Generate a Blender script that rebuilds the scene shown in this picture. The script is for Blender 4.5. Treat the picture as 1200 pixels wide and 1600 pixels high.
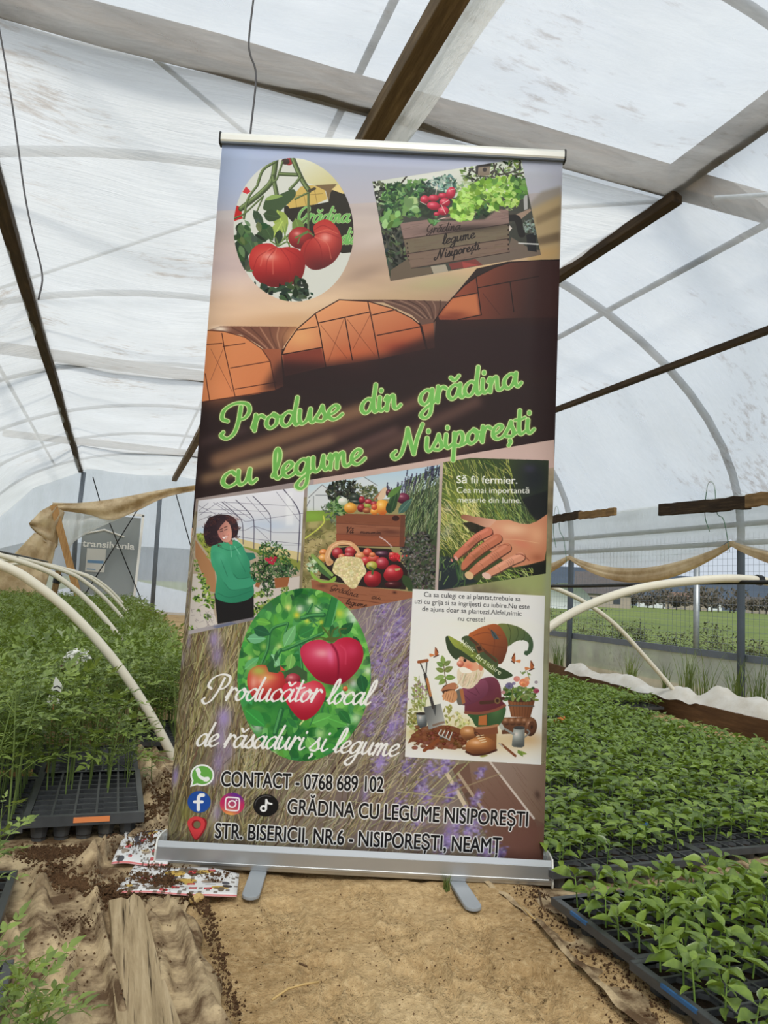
import bpy, bmesh, math, random
import numpy as np
from mathutils import Vector, Matrix, Euler

for _o in list(bpy.data.objects):
    bpy.data.objects.remove(_o)
SC = bpy.context.scene
COL = SC.collection
R = random.Random(11)
NR = np.random.default_rng(11)

# ---------------------------------------------------------------------------
# camera, sky, sun, exposure.  World: X across the tunnel (right), Y along it, Z up.
# ---------------------------------------------------------------------------
CAM_H = .745
YAW = math.radians(19.5)          # the camera looks a little to the right of the tunnel axis
FPX = 1150.
_up = np.array([(1158.93 - 600) / FPX, -(-9966.54 - 800) / FPX, -1.]); _up /= np.linalg.norm(_up)
_fw = np.array([0, 0, -1.]); _fw -= _up * (_fw @ _up); _fw /= np.linalg.norm(_fw)
_rt = np.cross(_fw, _up)
_c, _s = math.cos(YAW), math.sin(YAW)
_M = np.array([[_c, _s, 0], [-_s, _c, 0], [0, 0, 1]]) @ np.array([_rt, _fw, _up])   # camera -> world
cam = bpy.data.cameras.new('camera'); cam_o = bpy.data.objects.new('camera', cam); COL.objects.link(cam_o)
cam.sensor_fit = 'VERTICAL'; cam.sensor_height = 36.; cam.lens = 36. * FPX / 1600.; cam.clip_start = .05; cam.clip_end = 600
cam_o.matrix_world = Matrix([[*_M[0], 0], [*_M[1], 0], [*_M[2], CAM_H], [0, 0, 0, 1]])
SC.camera = cam_o

w = bpy.data.worlds.new('sky'); SC.world = w; w.use_nodes = True
_n = w.node_tree.nodes; _l = w.node_tree.links
_bg = _n['Background']; _bg.inputs['Color'].default_value = (.80, .89, 1., 1); _bg.inputs['Strength'].default_value = .76
sun = bpy.data.lights.new('sun', 'SUN'); sun_o = bpy.data.objects.new('sun', sun); COL.objects.link(sun_o)
sun.energy = 3.7; sun.angle = math.radians(20); sun.color = (1., .95, .86)
sun_o.rotation_euler = (math.radians(44), 0, math.radians(-12))   # hazy sun, high behind the camera
SC.view_settings.view_transform = 'Standard'; SC.view_settings.look = 'None'; SC.view_settings.gamma = 1.
SC.view_settings.exposure = .0
SC.view_settings.use_curve_mapping = False


# measuring helpers: where a sight line of the photograph meets a level or an upright plane
def sight(px, py):
    return _M @ np.array([(px - 600) / FPX, -(py - 800) / FPX, -1.])


def onz(px, py, z=0.):
    r = sight(px, py); t = (z - CAM_H) / r[2]
    return np.array([r[0] * t, r[1] * t, z])


def ony(px, py, y):
    r = sight(px, py); t = y / r[1]
    return np.array([r[0] * t, y, r[2] * t + CAM_H])


def onx(px, py, x):
    r = sight(px, py); t = x / r[0]
    return np.array([x, r[1] * t, r[2] * t + CAM_H])


# ---------------------------------------------------------------------------
# object helpers
# ---------------------------------------------------------------------------
def tag(o, label=None, cat=None, group=None, kind=None):
    if label: o['label'] = label
    if cat: o['category'] = cat
    if group: o['group'] = group
    if kind: o['kind'] = kind
    return o


def link(name, data, parent=None):
    o = bpy.data.objects.new(name, data); COL.objects.link(o)
    if parent is not None: o.parent = parent
    return o


def empty(name, loc=(0, 0, 0), rz=0.):
    o = link(name, None); o.location = loc; o.rotation_euler = (0, 0, rz); o.empty_display_size = .05
    return o


def me(name, V, F, mat=None, smooth=False, mi=None):
    m = bpy.data.meshes.new(name)
    m.from_pydata([tuple(map(float, v)) for v in V], [], [tuple(map(int, f)) for f in F])
    for x in (mat if isinstance(mat, (list, tuple)) else [mat]):
        if x: m.materials.append(x)
    if mi is not None: m.polygons.foreach_set('material_index', np.asarray(mi, np.int32))
    if smooth: m.polygons.foreach_set('use_smooth', np.ones(len(m.polygons), bool))
    m.update()
    return m


def ob(name, V, F, mat=None, parent=None, smooth=False, mi=None):
    return link(name, me(name, V, F, mat, smooth, mi), parent)


class MB:
    """collects shapes into one mesh"""
    def __init__(self): self.V = []; self.F = []; self.I = []; self.mi = 0

    def add(self, V, F):
        b = len(self.V); self.V += [tuple(v) for v in V]; self.F += [tuple(i + b for i in f) for f in F]; self.I += [self.mi] * len(F)
        return self

    def box(self, lo, hi, M=None):
        x0, y0, z0 = lo; x1, y1, z1 = hi
        V = [(x0, y0, z0), (x1, y0, z0), (x1, y1, z0), (x0, y1, z0), (x0, y0, z1), (x1, y0, z1), (x1, y1, z1), (x0, y1, z1)]
        if M is not None: V = [tuple(M @ Vector(v)) for v in V]
        return self.add(V, [(0, 3, 2, 1), (4, 5, 6, 7), (0, 1, 5, 4), (1, 2, 6, 5), (2, 3, 7, 6), (3, 0, 4, 7)])

    def tube(self, P, r, n=8, cap=True):
        P = [Vector(p) for p in P]; k = len(P); rs = r if isinstance(r, (list, tuple, np.ndarray)) else [r] * k
        V = []; F = []; pu = None
        for i, p in enumerate(P):
            d = (P[min(i + 1, k - 1)] - P[max(i - 1, 0)]).normalized()
            u = (Vector((0, 0, 1)) if abs(d.z) < .95 else Vector((1, 0, 0))) if pu is None else pu
            u = (u - d * u.dot(d)).normalized(); pu = u; v = d.cross(u)
            for j in range(n):
                a = 2 * math.pi * j / n; V.append(tuple(p + (u * math.cos(a) + v * math.sin(a)) * rs[i]))
        for i in range(k - 1):
            for j in range(n):
                F.append((i * n + j, i * n + (j + 1) % n, (i + 1) * n + (j + 1) % n, (i + 1) * n + j))
        if cap: F += [tuple(range(n))[::-1], tuple((k - 1) * n + j for j in range(n))]
        return self.add(V, F)

    def beam(self, a, b, wd, ht, up=(0, 0, 1)):
        a = Vector(a); b = Vector(b); d = (b - a).normalized(); u = Vector(up); u = (u - d * u.dot(d)).normalized(); s = d.cross(u)
        V = [p + s * x * wd / 2 + u * z * ht / 2 for p in (a, b) for x, z in ((-1, -1), (1, -1), (1, 1), (-1, 1))]
        return self.add(V, [(0, 1, 2, 3)[::-1], (4, 5, 6, 7), (0, 1, 5, 4), (1, 2, 6, 5), (2, 3, 7, 6), (3, 0, 4, 7)])

    def build(self, name, mat=None, parent=None, smooth=False):
        return ob(name, self.V, self.F, mat, parent, smooth, self.I if isinstance(mat, (list, tuple)) else None)


def spl(P, n=8):
    P = np.asarray(P, float); Q = np.vstack([2 * P[0] - P[1], P, 2 * P[-1] - P[-2]]); out = []
    for i in range(1, len(Q) - 2):
        p0, p1, p2, p3 = Q[i - 1:i + 3]
        for t in np.linspace(0, 1, n, endpoint=False):
            out.append(.5 * (2 * p1 + (p2 - p0) * t + (2 * p0 - 5 * p1 + 4 * p2 - p3) * t ** 2 + (3 * p1 - p0 - 3 * p2 + p3) * t ** 3))
    out.append(P[-1]); return np.array(out)


def gridf(nu, nv):
    return [(i * nv + j, i * nv + j + 1, (i + 1) * nv + j + 1, (i + 1) * nv + j) for i in range(nu - 1) for j in range(nv - 1)]


def bevel(o, w=.004, seg=2):
    m = o.modifiers.new('bevel', 'BEVEL'); m.width = w; m.segments = seg; m.limit_method = 'ANGLE'
    return o


def vnoise(x, y, cell, seed):
    """smooth value noise on arrays"""
    g = np.random.default_rng(seed).random((64, 64)); X = np.asarray(x) / cell; Y = np.asarray(y) / cell
    xi = np.floor(X).astype(int); yi = np.floor(Y).astype(int); fx = X - xi; fy = Y - yi
    fx = fx * fx * (3 - 2 * fx); fy = fy * fy * (3 - 2 * fy); G = lambda a, b: g[a % 64, b % 64]
    return (G(xi, yi) * (1 - fx) + G(xi + 1, yi) * fx) * (1 - fy) + (G(xi, yi + 1) * (1 - fx) + G(xi + 1, yi + 1) * fx) * fy - .5


# ---------------------------------------------------------------------------
# materials
# ---------------------------------------------------------------------------
def srgb(c):
    return tuple(((v / 255.) / 12.92 if v / 255. <= .04045 else ((v / 255. + .055) / 1.055) ** 2.4) for v in c) + (1.,)


class NT:
    def __init__(self, name):
        self.m = bpy.data.materials.new(name); self.m.use_nodes = True; self.t = self.m.node_tree
        self.t.nodes.clear(); self.out = self.t.nodes.new('ShaderNodeOutputMaterial')

    def n(self, ty, **kw):
        x = self.t.nodes.new(ty)
        for k, v in kw.items():
            if k.startswith('_'): setattr(x, k[1:], v)
        for k, v in kw.items():
            if not k.startswith('_'):
                s = x.inputs[int(k[1:])] if k[0] == 'i' and k[1:].isdigit() else x.inputs[k.replace('__', ' ')]
                if hasattr(v, 'is_output'): self.t.links.new(v, s)
                else: s.default_value = v
        return x

    def coord(self, which='Object', scale=(1, 1, 1), rot=(0, 0, 0), loc=(0, 0, 0)):
        c = self.n('ShaderNodeTexCoord')
        return self.n('ShaderNodeMapping', Vector=c.outputs[which], Scale=scale, Rotation=rot, Location=loc).outputs[0]

    def noise(self, vec, scale, detail=4., rough=.55, dist=0.):
        return self.n('ShaderNodeTexNoise', Vector=vec, Scale=scale, Detail=detail, Roughness=rough, Distortion=dist).outputs['Fac']

    def ramp(self, fac, stops):
        r = self.n('ShaderNodeValToRGB', Fac=fac); e = r.color_ramp.elements
        while len(e) < len(stops): e.new(.5)
        for i, (p, c) in enumerate(stops): e[i].position = p; e[i].color = c if len(c) == 4 else srgb(c)
        return r.outputs[0]

    def mix(self, fac, a, b, blend='MIX'):
        x = self.n('ShaderNodeMix', _data_type='RGBA', _blend_type=blend)
        for s, v in ((x.inputs[0], fac), (x.inputs[6], a), (x.inputs[7], b)):
            if hasattr(v, 'is_output'): self.t.links.new(v, s)
            else: s.default_value = v
        return x.outputs[2]

    def math(self, op, a, b=0.):
        x = self.n('ShaderNodeMath', _operation=op)
        for s, v in ((x.inputs[0], a), (x.inputs[1], b)):
            if hasattr(v, 'is_output'): self.t.links.new(v, s)
            else: s.default_value = v
        return x.outputs[0]

    def bump(self, h, strength=.4, dist=.01):
        return self.n('ShaderNodeBump', Height=h, Strength=strength, Distance=dist).outputs[0]

    def pbr(self, col, rough=.6, metal=0., bump=None, spec=.4, **kw):
        b = self.n('ShaderNodeBsdfPrincipled', Base__Color=col, Roughness=rough, Metallic=metal)
        b.inputs['Specular IOR Level'].default_value = spec
        if bump is not None: self.t.links.new(bump, b.inputs['Normal'])
        for k, v in kw.items(): b.inputs[k.replace('__', ' ')].default_value = v
        return b.outputs[0]

    def end(self, sh):
        self.t.links.new(sh, self.out.inputs[0]); return self.m


MAT = {}


def plain(name, c, rough=.6, metal=0., spec=.4, var=0., scale=20., bumps=0.):
    t = NT(name); col = srgb(c); b = None
    if var or bumps:
        f = t.noise(t.coord(), scale)
        if var: col = t.mix(f, srgb([x * (1 - var) for x in c]), srgb([min(255, x * (1 + var)) for x in c]))
        if bumps: b = t.bump(f, bumps, .005)
    MAT[name] = t.end(t.pbr(col, rough, metal, b, spec)); return MAT[name]


def wood(name, dark, light, axis=0, rough=.75, sc=1.):
    t = NT(name); s = [14 * sc, 14 * sc, 14 * sc]; s[axis] = 1.2 * sc
    v = t.coord('Object', tuple(s)); f = t.noise(v, 2.2, 6, .6, .4); g = t.noise(t.coord('Object', tuple(x * 4 for x in s)), 3., 3, .6)
    c = t.ramp(t.math('ADD', t.math('MULTIPLY', f, .75), t.math('MULTIPLY', g, .25)), [(.3, dark), (.52, [(a + b) / 2 for a, b in zip(dark, light)]), (.7, light)])
    MAT[name] = t.end(t.pbr(c, rough, bump=t.bump(f, .35, .004), spec=.2)); return MAT[name]


t = NT('weathered_wood'); v = t.coord('Object', (26, 1.6, 26)); f = t.noise(v, 2.6, 8, .7, .5); g = t.noise(t.coord('Object', (60, 1.2, 60)), 2., 4, .7)
_ck = t.ramp(g, [(.34, (0, 0, 0, 1)), (.40, (1, 1, 1, 1))])
MAT['weathered_wood'] = t.end(t.pbr(t.mix(1., t.ramp(f, [(.28, (124, 106, 80)), (.5, (170, 150, 118)), (.72, (198, 178, 146))]), t.ramp(g, [(.33, (70, 54, 38)), (.42, (255, 255, 255))]), 'MULTIPLY'), .85, bump=t.bump(t.math('ADD', f, t.math('MULTIPLY', _ck, .8)), .6, .004), spec=.15))
wood('beam_wood', (74, 60, 44), (136, 114, 86), 1)
wood('tie_wood', (44, 34, 22), (92, 70, 44), 0)
wood('cover_wood', (44, 34, 22), (92, 70, 44), 1)
wood('dark_wood', (46, 36, 26), (86, 68, 48), 1)
wood('batten_wood', (96, 74, 46), (158, 128, 88), 1)
wood('rotten_wood', (34, 26, 20), (80, 64, 46), 1, sc=1.6)
wood('stake_wood', (150, 108, 66), (206, 164, 112), 2)
wood('board_wood', (74, 52, 34), (116, 86, 58), 1)
plain('pvc', (226, 220, 202), .35, spec=.45, var=.04, scale=9)
plain('black_plastic', (66, 68, 70), .38, spec=.6, var=.25, scale=30)
plain('black_hose', (24, 24, 26), .5)
plain('steel', (104, 112, 122), .55, 0., var=.1, scale=14)
plain('pale_steel', (140, 150, 160), .6, 0., var=.08, scale=14)
plain('far_steel', (84, 94, 106), .6, 0., var=.1, scale=14)
plain('galvanised', (150, 156, 160), .42, .7, var=.12, scale=25)
plain('foot_grey', (150, 156, 162), .4, spec=.4)
plain('white_enamel', (248, 248, 246), .5)
plain('black_cap', (18, 18, 20), .45)
plain('string_green', (96, 132, 110), .8)
plain('string_grey', (92, 92, 96), .8)
plain('stem_green', (120, 152, 72), .5)
plain('stem_tomato', (112, 132, 70), .6)
plain('label_white', (226, 226, 222), .6)
plain('orange_tape', (232, 140, 84), .55)
plain('blue_tape', (52, 100, 150), .5)
plain('yellow_scrap', (226, 206, 70), .6)
plain('sign_grey', (150, 158, 162), .5)
plain('blue_print', (120, 160, 200), .6)
plain('straw', (196, 166, 110), .8)
plain('twig', (96, 72, 48), .85)


def soil_mat(name, dark, mid, light, fine=60., bumps=.6):
    t = NT(name); v = t.coord()
    a = t.noise(v, 2.4, 5); b = t.noise(v, fine, 5, .65)
    c = t.ramp(a, [(.34, dark), (.5, mid), (.66, light)])
    c = t.mix(.55, c, t.ramp(b, [(.3, dark), (.52, mid), (.7, light)]))
    g = t.noise(v, fine * 3.3, 3)
    c = t.mix(t.ramp(t.noise(v, fine * 4.5, 2), [(.30, (.75, .75, .75, 1)), (.38, (0, 0, 0, 1))]), c, srgb([x * .55 for x in dark]))
    MAT[name] = t.end(t.pbr(c, .95, bump=t.bump(t.math('ADD', b, t.math('MULTIPLY', g, .5)), bumps, .007), spec=.12)); return MAT[name]


soil_mat('sandy_soil', (140, 112, 74), (192, 162, 118), (222, 196, 152), 70., 1.)
soil_mat('dark_soil', (58, 42, 30), (92, 68, 48), (132, 102, 74), 90., .9)
soil_mat('pot_soil', (26, 20, 16), (46, 36, 28), (74, 60, 46), 120., .9)


def cloth(name, c, dirt, amt=.5, scale=5., transl=0.):
    t = NT(name); v = t.coord(); f = t.noise(v, scale, 6, .65)
    col = t.mix(t.ramp(f, [(.40, (0, 0, 0, 1)), (.60, (amt, amt, amt, 1))]), srgb(c), srgb(dirt))
    b = t.bump(t.noise(v, scale * 5, 6, .65), .55, .006)
    s = t.pbr(col, .75, bump=b, spec=.25)
    if transl:
        s = t.n('ShaderNodeMixShader', Fac=transl, i1=s, i2=t.n('ShaderNodeBsdfTranslucent', Color=col).outputs[0]).outputs[0]
    MAT[name] = t.end(s); return MAT[name]


cloth('ground_film', (196, 174, 138), (98, 76, 54), 1., 12.)
cloth('fleece', (244, 242, 236), (214, 204, 184), .4, 6., .3)
cloth('beige_film', (238, 222, 192), (192, 166, 126), .8, 3., .5)


def film(name, tint, clear, dirt=.25, wrinkle=(1., 1., 1.), stain=None, bumps=.5, gloss=.08):
    """greenhouse polythene: part clear, part light-scattering, dulled by dirt and creases"""
    t = NT(name); v = t.coord('Object', wrinkle)
    f = t.noise(v, 3.2, 6, .6, .6); g = t.noise(v, 14., 4, .6)
    h = t.math('ADD', f, t.math('MULTIPLY', g, .35))
    nrm = t.bump(h, bumps, .05)
    d = t.ramp(t.noise(t.coord('Object', (.5, .5, .5)), 2.6, 6, .65), [(.4, (1, 1, 1, 1)), (.75, (1 - dirt, 1 - dirt * 1.03, 1 - dirt * 1.12, 1))])
    col = t.mix(1., tint, d, 'MULTIPLY')
    if stain:
        s = t.noise(t.coord('Object', (.8, 2.5, 2.)), 7., 7, .7)
        m = t.noise(t.coord('Object'), .9, 2)
        k = t.ramp(t.math('MULTIPLY', s, m), [(.33, (0, 0, 0, 1)), (.44, (.45, .45, .45, 1))])
        col = t.mix(k, col, srgb(stain))
    tr = t.n('ShaderNodeBsdfTransparent', Color=col)
    tl = t.n('ShaderNodeBsdfTranslucent', Color=col, Normal=nrm)
    df = t.n('ShaderNodeBsdfDiffuse', Color=col, Normal=nrm)
    gl = t.n('ShaderNodeBsdfGlossy', Color=(1, 1, 1, 1), Roughness=.22, Normal=nrm)
    a = t.n('ShaderNodeMixShader', Fac=.22, i1=tl.outputs[0], i2=df.outputs[0])
    crease = t.ramp(f, [(.3, (clear, clear, clear, 1)), (.7, (clear * .84, clear * .84, clear * .84, 1))])
    b = t.n('ShaderNodeMixShader', Fac=crease, i1=a.outputs[0], i2=tr.outputs[0])
    c = t.n('ShaderNodeMixShader', Fac=gloss, i1=b.outputs[0], i2=gl.outputs[0])
    MAT[name] = t.end(c.outputs[0]); return MAT[name]


film('ceiling_film', (.97, .99, 1., 1), .76, .07, (.8, 2.4, 1.), (150, 118, 86), .24, .03)
film('milky_film', (.915, .93, .93, 1), .40, .10, (.5, 5., 1.), (170, 140, 108), .5, .04)
film('outer_film', (.99, .995, 1., 1), .88, .05, (.6, .6, .6), None, .1, .02)
film('side_film', (.96, .97, .96, 1), .55, .16, (1., 1., .35), None, .5, .08)
film('end_film', (.98, .99, .98, 1), .5, .1, (1.6, 1., .4), None, .7, .06)
film('skirt_film', (.80, .83, .74, 1), .4, .4, (.6, .6, .6), (116, 112, 84), .3, .08)
film('strip_film', (.94, .93, .89, 1), .3, .2, (6., 1., 3.), None, .8, .1)


def leafmat(name, dark, light, transl=.35, rough=.42, scale=9.):
    t = NT(name); oi = t.n('ShaderNodeObjectInfo').outputs['Random']
    f = t.noise(t.coord('Object'), scale, 3); f = t.math('ADD', t.math('MULTIPLY', f, .75), t.math('MULTIPLY', oi, .25))
    c = t.ramp(f, [(.28, dark), (.66, light)])
    s = t.pbr(c, rough, spec=.75)
    tl = t.n('ShaderNodeBsdfTranslucent', Color=t.mix(.5, c, srgb([min(255, light[0] * 1.25), min(255, light[1] * 1.2), light[2]])))
    MAT[name] = t.end(t.n('ShaderNodeMixShader', Fac=transl, i1=s, i2=tl.outputs[0]).outputs[0]); return MAT[name]


leafmat('pepper_leaf', (58, 88, 22), (140, 166, 64), .25, .36, 30.)
leafmat('tomato_leaf', (60, 86, 32), (142, 164, 76), .25, .42, 16.)
leafmat('mass_pepper', (52, 84, 22), (146, 172, 72), .25, .36, 40.)
leafmat('mass_tomato', (50, 76, 26), (140, 162, 74), .25, .42, 16.)
leafmat('grass_blade', (70, 96, 44), (132, 150, 78), .3, .5, 6.)
leafmat('hedge_leaf', (54, 62, 40), (104, 108, 70), .2, .7, 3.)
t = NT('field_grass'); v = t.coord(); MAT['field_grass'] = t.end(t.pbr(t.mix(.5, t.ramp(t.noise(v, .12, 5), [(.35, (84, 102, 48)), (.65, (118, 132, 72))]), t.ramp(t.noise(v, 3., 5, .7), [(.35, (76, 92, 48)), (.65, (126, 138, 84))])), .9, spec=.1))
plain('hill', (70, 80, 92), .95, var=.12, scale=.05, spec=.05)
plain('tree_grey', (84, 80, 72), .95, var=.25, scale=1.2, spec=.05)
plain('house_wall', (150, 142, 130), .9, var=.08, scale=1.)
plain('roof_grey', (84, 80, 80), .9, var=.12, scale=2.)
plain('roof_red', (112, 90, 78), .9)
plain('tunnel_white', (206, 212, 216), .6)
plain('window_dark', (60, 66, 72), .3)
t = NT('aluminium'); v = t.coord('Object', (1.5, 60, 60)); MAT['aluminium'] = t.end(t.pbr(srgb((196, 198, 200)), .33, .85, bump=t.bump(t.noise(v, 3., 3), .03, .001), spec=.5))
t = NT('rail_aluminium'); MAT['rail_aluminium'] = t.end(t.pbr(srgb((226, 226, 220)), .4, .35, spec=.5))
# ---------------------------------------------------------------------------
# The flat print on the roll-up banner: a small painter that rasterises shapes
# (measured on the banner) into a generated image.
# ---------------------------------------------------------------------------
AW, AH = 1100, 2170


class Painter:
    def __init__(self, quad, seed=5):
        self.C = np.zeros((AH, AW, 3), np.float32)
        src = np.array(quad, float)
        dst = np.array([(0, 0), (AW, 0), (AW, AH), (0, AH)], float)
        A = []
        b = []
        for (x, y), (u, v) in zip(src, dst):
            A.append([x, y, 1, 0, 0, 0, -u * x, -u * y]); b.append(u)
            A.append([0, 0, 0, x, y, 1, -v * x, -v * y]); b.append(v)
        hh = np.linalg.solve(np.array(A), np.array(b))
        self.Hm = np.append(hh, 1).reshape(3, 3)
        self.K = 1.93
        self.clip = None
        self.fr = (0., 0., 1.)
        self.R = np.random.default_rng(seed)

    # -- coordinates
    def frame(self, ox=0, oy=0, s=1.):
        self.fr = (ox, oy, s)

    def m(self, pts):
        P = np.asarray(pts, float).reshape(-1, 2) / self.fr[2] + np.array(self.fr[:2])
        q = np.c_[P, np.ones(len(P))] @ self.Hm.T
        return q[:, :2] / q[:, 2:3]

    def k(self, w):
        return w * self.K / self.fr[2]

    # -- low level
    def blend(self, y0, y1, x0, x1, cov, col, a=1.):
        if self.clip is not None:
            cov = cov * self.clip[y0:y1, x0:x1]
        if a != 1.:
            cov = cov * a
        R = self.C[y0:y1, x0:x1]
        c = np.asarray(col, np.float32)
        if c.ndim == 1:
            c = c[None, None, :]
        R += (c / 255. - R) * cov[..., None]

    def cover(self, polys, pad=0):
        allp = np.vstack(polys)
        x0 = max(0, int(np.floor(allp[:, 0].min())) - pad); x1 = min(AW, int(np.ceil(allp[:, 0].max())) + 1 + pad)
        y0 = max(0, int(np.floor(allp[:, 1].min())) - pad); y1 = min(AH, int(np.ceil(allp[:, 1].max())) + 1 + pad)
        if x1 <= x0 or y1 <= y0:
            return None
        h, w = y1 - y0, x1 - x0
        cov = np.zeros((h * 2, w), np.float32)
        xs = np.arange(x0, x1, dtype=np.float32) + 1
        for P in polys:
            Q = np.roll(P, -1, 0)
            for (ax, ay), (bx, by) in zip(P, Q):
                if ay == by:
                    continue
                d = 1.
                if ay > by:
                    ax, ay, bx, by = bx, by, ax, ay; d = -1.
                r0 = max(0, int(np.ceil((ay - y0) * 2 - .5))); r1 = min(h * 2, int(np.ceil((by - y0) * 2 - .5)))
                if r1 <= r0:
                    continue
                yy = y0 + (np.arange(r0, r1) + .5) / 2
                xi = ax + (bx - ax) * (yy - ay) / (by - ay)
                cov[r0:r1] += d * np.clip(xs[None, :] - xi[:, None], 0, 1)
        return y0, y1, x0, x1, cov

    def fin(self, t):
        y0, y1, x0, x1, cov = t
        cov = np.minimum(np.abs(cov), 1)
        return y0, y1, x0, x1, cov.reshape(-1, 2, cov.shape[1]).mean(1)

    @staticmethod
    def box(a, r):
        if r < 1:
            return a
        for ax in (0, 1):
            for _ in range(2):
                n = a.shape[ax]
                p = np.concatenate([np.zeros_like(np.take(a, [0], ax)), np.cumsum(a, ax)], ax)
                i = np.arange(n)
                lo = np.clip(i - r, 0, n); hi = np.clip(i + r + 1, 0, n)
                a = (np.take(p, hi, ax) - np.take(p, lo, ax)) / (2 * r + 1)
        return a

    # -- shapes
    def mask(self, pts, smooth=False):
        P = self.m(self.cr(pts, True) if smooth else pts)
        M = np.zeros((AH, AW), np.float32)
        t = self.cover([P])
        if t:
            y0, y1, x0, x1, c = self.fin(t)
            M[y0:y1, x0:x1] = c
        return M

    def poly(self, pts, col, a=1., blur=0, smooth=False):
        P = self.m(self.cr(pts, True) if smooth else pts)
        b = int(self.k(blur)) if blur else 0
        t = self.cover([P], pad=b * 2)
        if t is None:
            return
        y0, y1, x0, x1, c = self.fin(t)
        if b:
            c = self.box(c, b)
        if callable(col):
            col = col(y0, y1, x0, x1)
        self.blend(y0, y1, x0, x1, c, col, a)

    def lin(self, p0, c0, p1, c1):
        a, b = self.m([p0, p1]); d = b - a; L = d @ d
        c0 = np.array(c0, np.float32); c1 = np.array(c1, np.float32)

        def f(y0, y1, x0, x1):
            yy, xx = np.mgrid[y0:y1, x0:x1]
            t = np.clip(((xx - a[0]) * d[0] + (yy - a[1]) * d[1]) / L, 0, 1)[..., None]
            return c0 + (c1 - c0) * t
        return f

    @staticmethod
    def cr(pts, closed=False, n=6):
        P = np.asarray(pts, float)
        if len(P) < 3:
            return P
        if closed:
            Q = np.vstack([P[-1], P, P[0], P[1]])
        else:
            Q = np.vstack([2 * P[0] - P[1], P, 2 * P[-1] - P[-2]])
        t = np.linspace(0, 1, n, endpoint=False)[:, None]
        out = []
        for i in range(1, len(Q) - 2):
            p0, p1, p2, p3 = Q[i - 1:i + 3]
            out.append(.5 * (2 * p1 + (p2 - p0) * t + (2 * p0 - 5 * p1 + 4 * p2 - p3) * t ** 2 + (3 * p1 - p0 - 3 * p2 + p3) * t ** 3))
        if not closed:
            out.append(P[-1:])
        return np.vstack(out)

    def strokecov(self, P, w, pad=2):
        """coverage of a poly-line (canvas points) of width w (scalar or per point)"""
        w = np.broadcast_to(np.asarray(w, float), (len(P),))
        mw = w.max() / 2 + pad
        x0 = max(0, int(P[:, 0].min() - mw)); x1 = min(AW, int(P[:, 0].max() + mw) + 1)
        y0 = max(0, int(P[:, 1].min() - mw)); y1 = min(AH, int(P[:, 1].max() + mw) + 1)
        if x1 <= x0 or y1 <= y0:
            return None
        cov = np.zeros((y1 - y0, x1 - x0), np.float32)
        for i in range(len(P) - 1):
            a, b = P[i], P[i + 1]
            m = max(w[i], w[i + 1]) / 2 + 1.5
            u0 = max(x0, int(min(a[0], b[0]) - m)); u1 = min(x1, int(max(a[0], b[0]) + m) + 2)
            v0 = max(y0, int(min(a[1], b[1]) - m)); v1 = min(y1, int(max(a[1], b[1]) + m) + 2)
            if u1 <= u0 or v1 <= v0:
                continue
            xx = np.arange(u0, u1, dtype=np.float32)[None, :] + .5 - a[0]
            yy = np.arange(v0, v1, dtype=np.float32)[:, None] + .5 - a[1]
            d = b - a; L = max(d @ d, 1e-6)
            t = np.clip((xx * d[0] + yy * d[1]) / L, 0, 1)
            ds = np.hypot(xx - t * d[0], yy - t * d[1])
            c = np.clip((w[i] + (w[i + 1] - w[i]) * t) / 2 - ds + .5, 0, 1)
            S = cov[v0 - y0:v1 - y0, u0 - x0:u1 - x0]
            np.maximum(S, c, out=S)
        return y0, y1, x0, x1, cov

    def line(self, pts, w, col, a=1., smooth=False, blur=0):
        P = self.m(self.cr(pts) if smooth else pts)
        if np.ndim(w) and smooth:
            w = np.interp(np.linspace(0, 1, len(P)), np.linspace(0, 1, len(w)), w)
        b = int(self.k(blur)) if blur else 0
        t = self.strokecov(P, np.maximum(self.k(np.asarray(w, float)), .7), pad=2 + 2 * b)
        if t is None:
            return
        y0, y1, x0, x1, c = t
        if b:
            c = self.box(c, b)
        self.blend(y0, y1, x0, x1, c, col, a)

    def ellpts(self, cx, cy, rx, ry, rot=0., n=40):
        t = np.linspace(0, 2 * np.pi, n, endpoint=False); r = np.radians(rot)
        x = rx * np.cos(t); y = ry * np.sin(t)
        return np.c_[cx + x * np.cos(r) - y * np.sin(r), cy + x * np.sin(r) + y * np.cos(r)]

    def ell(self, cx, cy, rx, ry, col, a=1., rot=0., blur=0, n=28):
        self.poly(self.ellpts(cx, cy, rx, ry, rot, n), col, a, blur)

    def gauss(self, cx, cy, rx, ry, col, a=1., rot=0.):
        c = self.m([(cx, cy)])[0]; rx = self.k(rx); ry = self.k(ry); R = 2.2 * max(rx, ry)
        x0 = max(0, int(c[0] - R)); x1 = min(AW, int(c[0] + R)); y0 = max(0, int(c[1] - R)); y1 = min(AH, int(c[1] + R))
        if x1 <= x0 or y1 <= y0:
            return
        xx = np.arange(x0, x1)[None, :] - c[0]; yy = np.arange(y0, y1)[:, None] - c[1]
        r = np.radians(rot)
        u = (xx * np.cos(r) + yy * np.sin(r)) / rx; v = (-xx * np.sin(r) + yy * np.cos(r)) / ry
        self.blend(y0, y1, x0, x1, np.exp(-(u * u + v * v)).astype(np.float32), col, a)

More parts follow.
